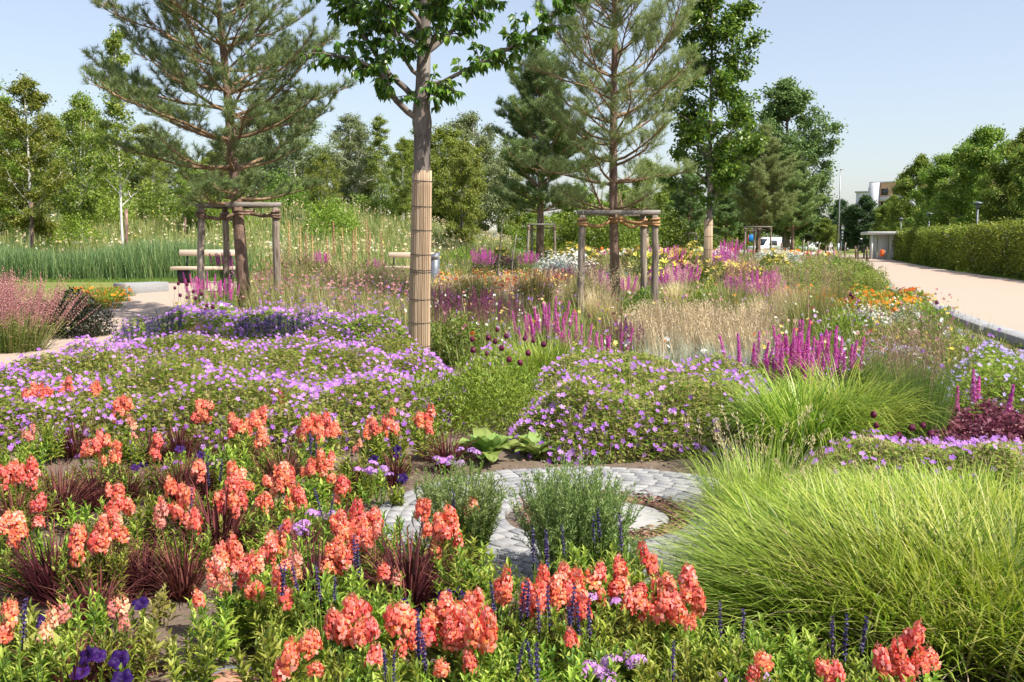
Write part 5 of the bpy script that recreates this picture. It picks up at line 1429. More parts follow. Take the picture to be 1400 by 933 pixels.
# ------------------------------------------------------------------ snapdragons (u, v, width, height of the flower mass)
SN = [
 (52, 542, 44, 22, 'coral snapdragon at the left edge, rear row, before the lilac drift'), (92, 534, 26, 20, 'small coral snapdragon in the rear row beside the leftmost'), (130, 536, 22, 18, 'small coral snapdragon poking into the lilac drift at the left'),
 (167, 561, 30, 22, 'coral snapdragon in the rear row, third from the left'), (180, 586, 22, 14, 'low pale coral snapdragon below the rear row', 1), (278, 565, 34, 22, 'coral snapdragon pair against the lilac drift'),
 (322, 588, 26, 20, 'coral snapdragon left of a maroon grass, below the lilac drift'), (344, 577, 26, 22, 'coral snapdragon with two spikes below the lilac drift'), (132, 617, 48, 26, 'broad coral snapdragon at the left with a lilac bloom in it'),
 (158, 626, 18, 22, 'narrow coral snapdragon at the right of the broad left one'), (213, 615, 20, 22, 'single coral snapdragon spike left of the violet petunias'), (42, 597, 24, 18, 'faded pink snapdragon at the left edge', 1),
 (26, 650, 56, 32, 'large coral snapdragon at the left edge, middle row'), (158, 692, 56, 26, 'coral snapdragon left of the centre, middle row'), (242, 686, 64, 28, 'wide coral snapdragon in the middle of the left bed'), (274, 657, 18, 20, 'lone coral snapdragon spike right of the violet petunias'),
 (324, 657, 44, 24, 'coral snapdragon between maroon grass and the middle row'), (316, 685, 56, 30, 'dense coral snapdragon in the centre of the left bed'), (380, 552, 26, 24, 'single bright coral snapdragon high against the lilac drift'), (358, 568, 18, 14, 'small coral snapdragon just below the bright single one'),
 (434, 588, 66, 32, 'wide coral snapdragon in the middle of the rear row'), (357, 604, 22, 26, 'coral snapdragon left of the wide rear one'), (508, 585, 32, 20, 'small coral snapdragon mixed with lilac flowers, rear row'), (534, 581, 26, 20, 'coral snapdragon right of the lilac mixed one'),
 (581, 575, 36, 22, 'coral snapdragon at the right end of the rear row'), (490, 612, 18, 12, 'tiny pink snapdragon above the violet petunias', 1), (436, 640, 54, 26, 'coral snapdragon above the maroon grass, centre'), (468, 666, 26, 24, 'coral snapdragon near the left tip of the cobbles'),
 (384, 660, 46, 28, 'coral snapdragon left of the centre maroon grass'), (402, 680, 34, 24, 'coral snapdragon behind the lilac verbena'), (360, 686, 30, 22, 'coral snapdragon below the centre maroon grass'),
 (18, 727, 40, 30, 'coral snapdragon at the left edge, third row'), (53, 711, 22, 24, 'coral snapdragon spike at the left, third row'), (150, 722, 52, 24, 'coral snapdragon above the left maroon grass'), (106, 742, 26, 22, 'small coral snapdragon over the left maroon grass'), (138, 742, 34, 22, 'coral snapdragon between two maroon grasses'),
 (222, 716, 26, 20, 'faded coral snapdragon above the middle maroon grass', 1), (264, 712, 26, 18, 'small coral snapdragon above the big maroon grass'), (318, 778, 70, 36, 'wide salmon snapdragon beside the big maroon grass, lower left'), (300, 800, 40, 22, 'salmon snapdragon spreading low over the soil', 1), (352, 788, 40, 34, 'salmon snapdragon right of the wide one'),
 (12, 868, 24, 36, 'coral snapdragon in the lower left corner'), (56, 864, 18, 16, 'small salmon snapdragon near the yellowing plant', 1), (165, 836, 24, 36, 'nearly spent pale snapdragon on bare soil', 1), (268, 845, 16, 30, 'lone snapdragon spike over bare soil by the round cover'), (6, 826, 24, 14, 'flat coral bloom at the left edge above bare soil'), (84, 842, 36, 18, 'pink snapdragon with a violet petunia beside it', 1),
 (490, 726, 82, 60, 'large coral snapdragon mass left of the feathery shrubs'), (458, 760, 40, 40, 'coral snapdragon at the lower left of the large mass'), (388, 744, 28, 22, 'single coral snapdragon right of the salmon ones'), (366, 756, 28, 30, 'coral snapdragon with a blue sage spike, left of centre'), (404, 776, 26, 26, 'pale coral snapdragon behind blue sage spikes', 1), (386, 800, 34, 24, 'sparse coral snapdragon above bright leaves'),
 (580, 714, 20, 26, 'coral snapdragon spike in front of the loose feathery shrub'), (613, 729, 52, 36, 'coral snapdragon in front of the feathery shrubs'), (645, 695, 20, 18, 'highest coral snapdragon tip among the feathery shrubs'), (520, 784, 22, 16, 'small coral snapdragon left of the maroon grass, lower centre'), (537, 797, 14, 24, 'thin pink snapdragon at the maroon grass, lower centre', 1),
 (602, 858, 118, 56, 'largest coral snapdragon mass at the lower centre'), (545, 862, 40, 30, 'coral snapdragon joining the largest mass on its left'), (660, 880, 54, 34, 'coral snapdragon joining the largest mass on its right'), (478, 858, 70, 56, 'coral snapdragon mass left of the largest one, lower centre'), (502, 886, 44, 26, 'salmon snapdragon low in front, left of the largest mass'), (392, 912, 36, 26, 'coral snapdragon beside the round cover'), (426, 912, 34, 34, 'coral snapdragon under a violet petunia near the round cover'),
 (690, 806, 30, 48, 'tall coral snapdragon left of the broad right-centre mass'), (650, 838, 24, 22, 'small coral snapdragon above the largest mass'), (597, 920, 22, 12, 'tiny coral snapdragon at the bottom below the largest mass'),
 (752, 812, 92, 56, 'broad coral snapdragon mass right of centre with blue sage before it'), (792, 838, 40, 32, 'coral snapdragon at the right end of the broad mass'), (816, 793, 24, 34, 'narrow coral snapdragon right of the broad mass'), (846, 792, 30, 46, 'tall coral snapdragon under the feathery shrub at the right'), (872, 822, 50, 40, 'coral snapdragon in the right group, middle'), (888, 766, 30, 26, 'highest coral snapdragon of the right group'), (908, 806, 46, 54, 'dense coral snapdragon of the right group'), (945, 815, 36, 50, 'coral snapdragon touching the fountain grass'), (918, 838, 50, 26, 'low front coral snapdragon of the right group'),
 (774, 876, 26, 16, 'small coral snapdragon below the broad mass'), (1040, 920, 30, 24, 'coral snapdragon at the bottom, left of the fountain grass'), (1245, 902, 96, 44, 'coral snapdragon before the fountain grass, lower right'), (1136, 926, 40, 20, 'coral snapdragon barely in view at the bottom, lower right'), (941, 862, 18, 12, 'tiny orange snapdragon below the right group'),
]
for i, q in enumerate(SN): snapdragon(*q[:5], 600 + i, pale=len(q) > 5)

MAROON = [(103, 590), (206, 598), (245, 596), (247, 650), (84, 668), (72, 775), (195, 760), (300, 728), (384, 632), (432, 795), (560, 790), (610, 607), (172, 650), (510, 760)]
# green snapdragon plants not yet in flower
r = RS(77)
BUD = [(1060, 880), (1105, 898), (1025, 892), (1170, 908), (1080, 858), (1200, 925), (960, 860), (1145, 890), (1000, 912), (95, 592), (62, 574), (150, 582), (210, 560), (282, 604), (200, 682), (88, 648), (148, 640), (120, 818), (30, 818), (240, 792), (60, 790), (205, 640), (330, 628), (250, 575), (310, 610), (400, 630), (520, 640), (560, 625), (590, 612), (565, 650), (370, 720), (420, 720), (345, 850), (400, 850), (480, 800),
       (440, 900), (380, 880), (510, 905), (560, 910), (640, 775), (660, 760), (700, 870), (720, 905), (760, 905), (830, 880), (870, 870), (900, 895), (950, 890), (990, 905), (680, 920), (840, 915), (930, 920), (800, 745), (835, 735), (860, 770), (20, 610), (10, 700), (80, 725), (190, 735), (300, 860), (350, 820), (275, 880), (185, 610), (450, 690), (520, 700), (540, 750), (600, 790), (800, 860), (725, 850), (1000, 880), (640, 650), (240, 640), (30, 770), (460, 620), (480, 640), (415, 615)]
for i, (u, v) in enumerate(BUD):
    g = G(u, v + 18, .20)
    if math.hypot(g.x - PAVE_C.x, g.y - PAVE_C.y) < PAVE_R + .1 or any(math.hypot(u - a_, (v - b_) * 1.3) < 42 for a_, b_ in MAROON) or (u < 460 and v > 765 and (u, v) not in ((120, 818), (30, 818), (400, 850), (440, 900), (380, 880))): continue
    tag(ob('snapdragon_plant', SNAP_B[i % 3], None, g, (0, 0, r.uniform(0, 6)), r.uniform(.8, 1.1)), 'green leafy snapdragon plant without open flowers among the coral ones', 'snapdragon', 'snapdragon plants without flowers')
r = RS(78)
low = [leafy_stems(MB(), RS(125 + k), 10, .09, .15, 14, .05, .36, T=LEAF4).mesh('plant', M['snap_leaf']) for k in range(3)]
k = 0
while k < 46:
    u = r.uniform(0, 520); v = r.uniform(590, 800); g = G(u, v)
    if math.hypot(g.x - PAVE_C.x, g.y - PAVE_C.y) < PAVE_R + .12: continue
    k += 1; tag(ob('bedding_plant', low[k % 3], None, g, (0, 0, r.uniform(0, 6)), r.uniform(.7, 1.1)), 'low yellow-green leafy plant filling the soil between the coral snapdragons', 'plant', 'low filler plants in the left bed')
# yellowing plants on bare soil
YL = [leafy_stems(MB(), RS(130 + k), 7, .09, .20, 9, .075, .42, T=LEAF4).mesh('plant', M['yellowing']) for k in range(2)]
for i, (u, v, s, lab) in enumerate([(45, 905, 1.25, 'yellowing broad-leaved plant in the lower left corner'), (180, 862, 1.0, 'yellowing plant under the spent pale snapdragon'), (215, 800, .7, 'small yellowish plant on bare soil above the violet petunia'), (222, 860, .7, 'small yellowish plant on bare soil right of the violet petunia')]):
    tag(ob('bedding_plant', YL[i % 2], None, G(u, v + 20, .1), (0, 0, i * 2), s), lab, 'plant', 'yellowing bedding plants')

# maroon grasses
for i, (u, v, s, lab) in enumerate([(103, 590, .9, 'maroon grass at the left below the rear snapdragons'), (206, 598, .8, 'maroon grass left of the violet petunias'), (245, 596, .9, 'maroon grass behind the violet petunias'), (247, 650, 1.0, 'maroon grass below the violet petunias'), (84, 668, 1.0, 'maroon grass at the left, middle row'), (72, 775, 1.15, 'maroon grass at the left over bare soil'), (195, 760, .85, 'maroon grass in the third row, between coral masses'), (300, 728, 1.25, 'biggest maroon grass left of centre'),
                                    (384, 632, 1.0, 'maroon grass in the centre of the left bed'), (432, 795, 1.0, 'maroon grass behind blue sage, lower centre'), (560, 790, 1.15, 'maroon grass left of the largest coral mass'), (610, 607, .9, 'maroon grass left of the bergenia'), (172, 650, .8, 'maroon grass between broad coral snapdragons, left'), (350, 700, .8, 'maroon grass near the centre, behind the salmon snapdragon'), (510, 760, .8, 'maroon grass under the large coral mass'), (465, 705, .8, 'maroon grass among the lilac verbenas'),
                                    (95, 915, .8, 'maroon grass in the lower left corner'), (680, 860, .8, 'maroon grass at the right of the largest coral mass'), (150, 890, .7, 'sparse maroon grass on bare soil, lower left'), (640, 790, .8, 'maroon grass before the feathery shrubs'), (20, 560, .7, 'maroon grass at the left edge, rear'), (790, 895, .9, 'maroon grass at the bottom below the broad coral mass'), (540, 625, .7, 'maroon grass behind the violet petunias near the cobbles'), (130, 655, .9, 'maroon grass between the broad coral plants, far left middle'), (20, 690, .9, 'maroon grass at the left edge, third row'), (280, 640, .9, 'maroon grass right of the violet petunia pair'), (410, 745, .9, 'maroon grass left of the large coral mass'), (250, 770, .9, 'maroon grass above bare soil, left of the salmon snapdragon'), (330, 605, .8, 'maroon grass below the two-spiked coral snapdragon'), (150, 770, .9, 'maroon grass at the left, right of the one over bare soil'), (480, 640, .8, 'maroon grass behind the verbena left of the cobbles'), (130, 810, .8, 'maroon grass beside the yellowish plant at the lower left')]):
    tag(ob('maroon_grass', DG[i % 4], None, G(u, v + 16, .1), (0, 0, i * 1.9), s * 1.15), lab, 'grass', 'maroon grasses')

for i, (u, v, n, lab) in enumerate([(248, 616, 2, 'dark violet petunia in the left bed, left of a pair'), (276, 622, 2, 'dark violet petunia in the left bed, right of a pair'), (198, 640, 2, 'dark violet petunia under the single coral spike'), (545, 618, 2, 'dark violet petunia above the cobbles, upper one'), (546, 652, 2, 'dark violet petunia touching the rim of the cobbles'), (541, 828, 2, 'dark violet petunia left above the largest coral mass'), (622, 806, 2, 'dark violet petunia before the feathery shrubs'),
                                    (413, 886, 1, 'dark violet petunia over the snapdragon by the round cover'), (192, 829, 1, 'violet petunia bloom over bare soil'), (124, 900, 3, 'violet petunia low on the soil, lower left'), (165, 908, 2, 'violet petunia near the sparse maroon grass'), (605, 825, 1, 'violet petunia just above the largest coral mass'), (510, 632, 1, 'violet petunia beside the verbena left of the cobbles'), (62, 850, 1, 'violet petunia beside the pink snapdragon, lower left'), (985, 905, 1, 'small violet petunia under the fountain grass')]):
    petunia(u, v, n, lab, 700 + i)
for i, (u, v, n, lab) in enumerate([(500, 640, 4, 'lilac verbena just left of the violet petunias by the cobbles'), (520, 645, 3, 'lilac verbena touching the left rim of the cobbles'), (612, 630, 6, 'lilac verbena left of the bergenia, behind the cobbles'), (640, 618, 3, 'lilac verbena close to the bergenia leaves'), (435, 706, 4, 'lilac verbena above the large coral mass'), (402, 725, 4, 'lilac verbena left of the large coral mass'), (466, 708, 3, 'lilac verbena at the top of the large coral mass'),
                                    (810, 916, 4, 'lilac verbena at the bottom, left of the brighter one'), (857, 908, 5, 'brightest lilac verbena at the bottom right of centre'), (292, 632, 3, 'lilac verbena right of the violet petunia pair'), (236, 638, 2, 'lilac verbena below the violet petunia pair'), (1012, 930, 3, 'lilac verbena at the bottom by the fountain grass'), (830, 824, 2, 'lilac verbena between broad mass and right group')]):
    verbena(u, v, n, lab, 720 + i)
for i, (u, v, n) in enumerate([(729, 752, 2), (746, 742, 1), (820, 718, 2), (771, 740, 1), (720, 822, 2), (751, 835, 2), (780, 836, 2), (726, 888, 2), (736, 920, 1), (437, 800, 2), (390, 790, 3), (485, 756, 2), (571, 874, 3), (527, 905, 2), (806, 850, 2), (985, 850, 1), (1015, 855, 1), (920, 905, 1), (425, 612, 2), (300, 645, 2), (440, 690, 2), (850, 735, 1), (675, 815, 1), (1138, 872, 1), (1155, 880, 1), (1178, 868, 1), (30, 855, 1), (260, 690, 1), (620, 690, 1)]):
    salvia(u, v, n, 'slender dark blue sage spike standing among the coral snapdragons', 740 + i)
# ------------------------------------------------------------------ stuff: meadow, lawn, tall grass
def wp(q): return [tuple(G(u, v)[:2]) for (u, v) in q]
CROSS = wp([(150, 405), (700, 386), (760, 383), (760, 372), (430, 381), (150, 388)])
FOOT = wp([(-160, 522), (0, 478), (62, 458), (118, 444), (128, 428), (160, 412), (186, 402), (300, 396), (262, 410), (235, 428), (170, 448), (110, 466), (0, 503), (-100, 560)])
poly_mid = wpoly([(235, 15.5), (350, 13.0), (560, 12.3), (640, 10.5), (860, 10.0), (1050, 9.0), (1180, 8.2), (1330, 8.4), (1375, 11.8), (1270, 18.0), (1190, 29.5), (1175, 46), (1150, 62), (600, 62), (520, 31), (330, 26.5)])
for k in range(2):
    grass_stuff('meadow_grass', ['loose olive meadow grass filling the beds between the perennials', 'straw coloured meadow grass filling the beds between the perennials'][k], poly_mid, [42000, 26000][k], [(.18, .46), (.3, .7)][k], .0065, M[['meadow_g', 'meadow'][k]], 800 + k, 1.7, .55, 2, growY=26,
                extra=[None, [(M['pinkbrown'], 900, .035, (.35, .6)), (M['white'], 900, .03, (.25, .5)), (M['lilac'], 900, .028, (.25, .45)), (M['orange'], 160, .03, (.3, .5)), (M['yellow'], 420, .034, (.3, .5))]][k], avoid=[CROSS, FOOT, wpoly([(868, 10.2), (1030, 9.9), (1065, 11.5), (1050, 14.8), (885, 15.0), (858, 12.6)]), wp([(1070, 436), (1275, 436), (1265, 395), (1080, 388)])])
grass_stuff('bed_grass', 'low green bed grass at the right end of the planting, beyond the bright fountain grass', wpoly([(1430, 2.6), (2100, 2.6), (1900, 4.2), (1620, 6.8), (1440, 10.5), (1400, 10.5), (1470, 6.0)]), 16000, (.12, .38), .007, M['meadow_g'], 803, 1, .7, 2, extra=[(M['lilac'], 160, .018, (.25, .36))])
grass_stuff('bed_grass', 'low green bed grass outside the left edge of the flower bed', wpoly([(-120, 3.0), (-30, 5.0), (-60, 7.0), (-260, 9.0), (-700, 9.0), (-1200, 3.0)]), 16000, (.12, .34), .007, M['meadow_g'], 804, 1, .7, 2, extra=[(M['lilac'], 160, .018, (.22, .32))])
# feathery grasses between left stakes and trunk
poly_f = wpoly([(345, 14.0), (560, 13.0), (590, 17), (560, 25.0), (350, 25.0)])
grass_stuff('feather_grass', 'tall feathery tan-green grass between the dark pine and the reed wrapped trunk', poly_f, 15000, (.35, .82), .0065, M['meadow'], 805, 1.2, .4, 3, growY=30, extra=[(M['pinkbrown'], 500, .03, (.45, .8)), (M['lilac'], 200, .03, (.4, .6))])
grass_stuff('feather_grass', 'tan grass with orange and yellow flowers behind the plum-red sages', wpoly([(590, 20), (720, 19), (790, 23), (760, 30), (600, 28)]), 9000, (.3, .6), .008, M['straw'], 806, 1.2, .4, 2, growY=30, extra=[(M['orange'], 200, .032, (.4, .6)), (M['yellow'], 240, .032, (.4, .62))])
# bank
bank = wpoly([(-160, 36.5), (330, 34), (560, 35.5), (640, 44), (700, 52), (700, 88), (-160, 84)])
grass_stuff('bank_meadow', 'dry meadow with white umbels on the rising bank behind the benches', bank, 60000, (.45, 1.1), .014, M['meadow'], 810, 1.25, .45, 2, growY=60, extra=[(M['white'], 300, .05, (.7, 1.1)), (M['yellow'], 60, .06, (.6, .9)), (M['straw'], 2600, .06, (.6, 1.15))])
grass_stuff('bank_meadow', 'greener grass growing through the dry meadow on the bank', bank, 26000, (.4, .9), .016, M['tallgrass'], 811, 1.4, .4, 2, growY=60)
# band of tall blue-green grass along the left cross path
grass_stuff('tall_grass', 'dense band of tall blue-green grass behind the left path', wpoly([(-160, 29.7), (200, 30.2), (330, 31.8), (345, 33.5), (330, 36.5), (-160, 36)]), 40000, (.5, 1.25), .018, M['tallgrass'], 812, 1, .4, 3)
grass_stuff('lawn', 'mown green lawn strip and far lawn behind the bin', wpoly([(-160, 28.8), (330, 29.0), (330, 32), (-160, 32)]), 26000, (.05, .14), .012, M['lawn'], 813, 1, .9, 1)
grass_stuff('lawn', 'bright green lawn rising between cherry trunk and dense dark pine', wpoly([(560, 44), (760, 44), (800, 62), (790, 95), (570, 90)]), 42000, (.12, .3), .022, M['lawn'], 814, 1.2, .7, 1)
grass_stuff('far_meadow', 'distant yellow-green meadow below the pines', wpoly([(790, 62), (1140, 62), (1150, 105), (790, 110)]), 30000, (.2, .5), .03, M['meadow'], 815, 1.2, .5, 1, extra=[(M['magenta'], 120, .12, (.3, .5)), (M['white'], 300, .12, (.3, .5)), (M['yellow'], 200, .12, (.3, .5)), (M['orange'], 120, .14, (.3, .6))])
grass_stuff('path_litter', 'a few dry leaves and grass clippings blown along the hedge side of the promenade', [tuple(q - A([.9, 0])) for q in rpr[10:170:6]] + [(q[0] + .1, q[1]) for q in rpr[10:170:6]][::-1], 700, (.02, .05), .02, M['mulch'], 817, 1, 1.5, 1).location.z = .09
grass_stuff('verge_grass', 'short verge grass under the hedge', [tuple(q) for q in rpr[20:185:6]] + [(q[0] + 1.2, q[1]) for q in rpr[20:185:6]][::-1], 14000, (.05, .16), .012, M['lawn'], 816, 1, .9, 1)

# ------------------------------------------------------------------ clumps in the middle field
MF = {}
MF['lily'] = [mound_mesh('daylily', 420, .42, .55, .26, 'meadow_g', 820 + k, LANCE, .07, [(64, .07, 'yellow', LILY, .22)], up=.8) for k in range(2)]
MF['white'] = [mound_mesh('white_flowers', 900, .5, .42, .06, 'bluegrey', 824 + k, LEAF2, .4, [(380, .026, 'white', BLOOM, .12)]) for k in range(2)]
MF['blue'] = [mound_mesh('shrub', 1500, .45, .45, .07, 'bluegrey', 826, LEAF2, .35), mound_mesh('shrub', 1500, .5, .42, .06, 'bluegrey', 827, LEAF2, .3)]
MF['green'] = [mound_mesh('shrub', 2600, .48, .55, .06, 'midgreen', 828, LEAF2, .35, up=.8), mound_mesh('shrub', 2200, .5, .5, .07, 'lime', 829, LEAF2, .3, up=.9)]
MF['dark'] = [mound_mesh('shrub', 2600, .55, .6, .07, 'darkshrub', 830, LEAF2, .4, [(60, .014, 'plum', BIT, .12)])]
MF['lyth'] = [spire_plant(30, .36, .85, 832 + k, 'magenta', 'midgreen', .34, .028, 60, .022, .25, 6, .6, ll=.09) for k in range(2)]
MF['plum'] = [spire_plant(34, .42, .62, 836 + k, 'plum', 'midgreen', .26, .018, 36, .018, .2, 5, .5) for k in range(2)]
MF['pink'] = [spire_plant(34, .42, .6, 838, 'pinkbrown', 'meadow_g', .26, .02, 40, .018, .2, 5, .5)]
MF['marigold'] = [mound_mesh('marigold', 300, .22, .22, .055, 'lime', 840 + k, LEAF4, .45, [(22, .038, 'orange', BLOOM, .02)]) for k in range(3)]
MF['tan'] = []
mb, mats = tuft_grass(500, .22, (.4, .75), 'straw', 843, .009, (.05, .4), (.1, .6), 3, heads=(60, 1.3), headlen=.2, headr=.012); MF['tan'].append(mb.mesh('straw_grass', mats))
mb, mats = tuft_grass(700, .3, (.5, .95), 'meadow', 844, .009, (.02, .4), (.1, .5), 3, heads=(70, 1.2), headlen=.25, headr=.014, headmat='panicle'); MF['tan'].append(mb.mesh('straw_grass', mats))
MF['brownshrub'] = [mound_mesh('shrub', 2800, .55, .55, .06, 'ger_leaf', 846, LEAF2, .45, [(160, .016, 'pinkbrown', BIT, .1)], stems=60, ragged=.22), mound_mesh('shrub', 2600, .5, .5, .06, 'midgreen', 847, LEAF2, .4, stems=30, ragged=.25, flowers=[(70, .012, 'panicle', BIT, .12)])]
NAMES = dict(lily=('yellow_daylily', 'daylily'), white=('white_perennial', 'perennial'), blue=('blue_grey_shrub', 'shrub'), green=('green_shrublet', 'shrub'), dark=('dark_shrublet', 'shrub'), lyth=('loosestrife', 'loosestrife'), plum=('sage', 'sage'), pink=('heath_plant', 'perennial'), marigold=('marigold_plant', 'marigold'), tan=('straw_grass', 'grass'), brownshrub=('shrublet', 'shrub'))
cnt = [0]
def clump(kind, u, v, s, label, group=None, h=.4):
    """u, v = middle of the flower mass, h = its height above ground before scaling"""
    cnt[0] += 1; k = cnt[0]; g = G(u, v, h * s); ms = MF[kind]; n, c = NAMES[kind]
    sc = s if hasattr(s, '__len__') else (s, s, s)
    return tag(ob(n, ms[k % len(ms)], None, g, (0, 0, k * 1.37), sc), label, c, group)
GY = 'yellow daylilies in the middle field'
for (u, v, s, lab) in [(748, 348, 1.2, 'yellow daylily clump beside the right post of the far dark pine'), (782, 346, 1.5, 'yellow daylily clump left of the roped frame'), (805, 349, 1.4, 'yellow daylily clump behind the left roped post'), (868, 359, 1.5, 'yellow daylily clump between roped trunk and right post'), (887, 364, 1.5, 'brightest yellow daylily clump behind the right roped post'), (878, 350, 1.2, 'farther yellow daylily behind the brightest clump'),
                       (934, 362, 1.5, 'yellow daylily left of the second wrapped trunk'), (946, 344, 1.5, 'golden daylily high in the field left of the second wrapped trunk'), (953, 353, 1.3, 'golden daylily just left of the second wrapped trunk'), (924, 352, 1.2, 'orange-yellow daylily beside the dark plum plants'), (936, 352, 1.2, 'greenish yellow daylily beside the dark plum plants'),
                       (982, 373, 1.2, 'pale yellow daylily right behind the second wrapped trunk'), (995, 379, 1.1, 'pale yellow daylily in front of the pink heath'), (1006, 381, 1.0, 'yellow daylily beside the dark heads'), (1022, 380, 1.1, 'yellow daylily right of the dark heads'), (1060, 357, 1.3, 'small yellow daylily left of the promenade mast'), (685, 346, 1.1, 'yellow daylily behind the dark shrublet')]:
    clump('lily', u, v, s, lab, GY, .45)
GM = 'magenta clumps in the middle field'
for (k, u, v, s, lab) in [('plum', 790, 370, 1.3, 'wide plum-magenta sage left of the roped trunk'), ('plum', 815, 366, 1.3, 'plum-magenta sage just left of the roped trunk'), ('plum', 765, 374, 1.2, 'plum sage before the white flowers'), ('lyth', 661, 356, 1.3, 'magenta clump left of the dark shrublet'), ('plum', 690, 354, 1.2, 'plum sage right of the dark shrublet'), ('lyth', 723, 357, 1.1, 'magenta clump at the foot of the far dark pine'),
                          ('lyth', 906, 356, 1.4, 'magenta clump beyond the right roped post'), ('lyth', 926, 361, 1.4, 'purple-magenta clump beside the yellow daylily'), ('lyth', 908, 386, 1.0, 'vivid magenta clump right of the roped frame, left half'), ('lyth', 921, 384, 1.0, 'vivid magenta clump right of the roped frame, right half'), ('lyth', 938, 380, 1.0, 'pinkish magenta clump left of the second wrapped trunk'),
                          ('lyth', 980, 361, 1.3, 'magenta clump right of the second wrapped trunk, nearer one'), ('lyth', 990, 359, 1.3, 'magenta clump right of the second wrapped trunk, farther one'), ('lyth', 1036, 396, .95, 'magenta clump before the straw shrubs, left'), ('lyth', 1050, 393, .95, 'magenta clump before the straw shrubs, right'), ('lyth', 1000, 343, 1.6, 'small pink clump far in the field'), ('pink', 1018, 366, 1.5, 'dusty pink heath left of the far stake frame'), ('pink', 1036, 368, 1.4, 'dusty pink heath at the far stake frame'), ('pink', 1008, 360, 1.5, 'dusty pink heath behind the yellow daylilies'),
                          ('plum', 946, 360, 1.2, 'dark plum clump beside the second wrapped trunk'), ('plum', 957, 359, 1.2, 'dark plum clump touching the second wrapped trunk'), ('lyth', 826, 392, .9, 'faint magenta clump left of the roped trunk base'), ('lyth', 853, 396, .8, 'small magenta clump right of the roped trunk base'), ('lyth', 438, 357, 1.0, 'small magenta patch among the foxtail spires'), ('lyth', 512, 370, .9, 'magenta patch in the grass left of the wrapped trunk'), ('pink', 365, 378, 1.1, 'dusty pink flowers left of the right pine stake'), ('pink', 545, 380, 1.0, 'coral-pink flowers before the far bench'), ('pink', 425, 400, .8, 'dusty pink flowers in the feathery grass'),
                          ('pink', 700, 392, .9, 'pinkish flowers right of the wrapped trunk'), ('pink', 585, 395, .9, 'pinkish flowers beside the wrapped trunk'), ('lyth', 1005, 400, .9, 'pale magenta clump by the fluffy green shrublet')]:
    clump(k, u, v, s, lab, GM, .5)
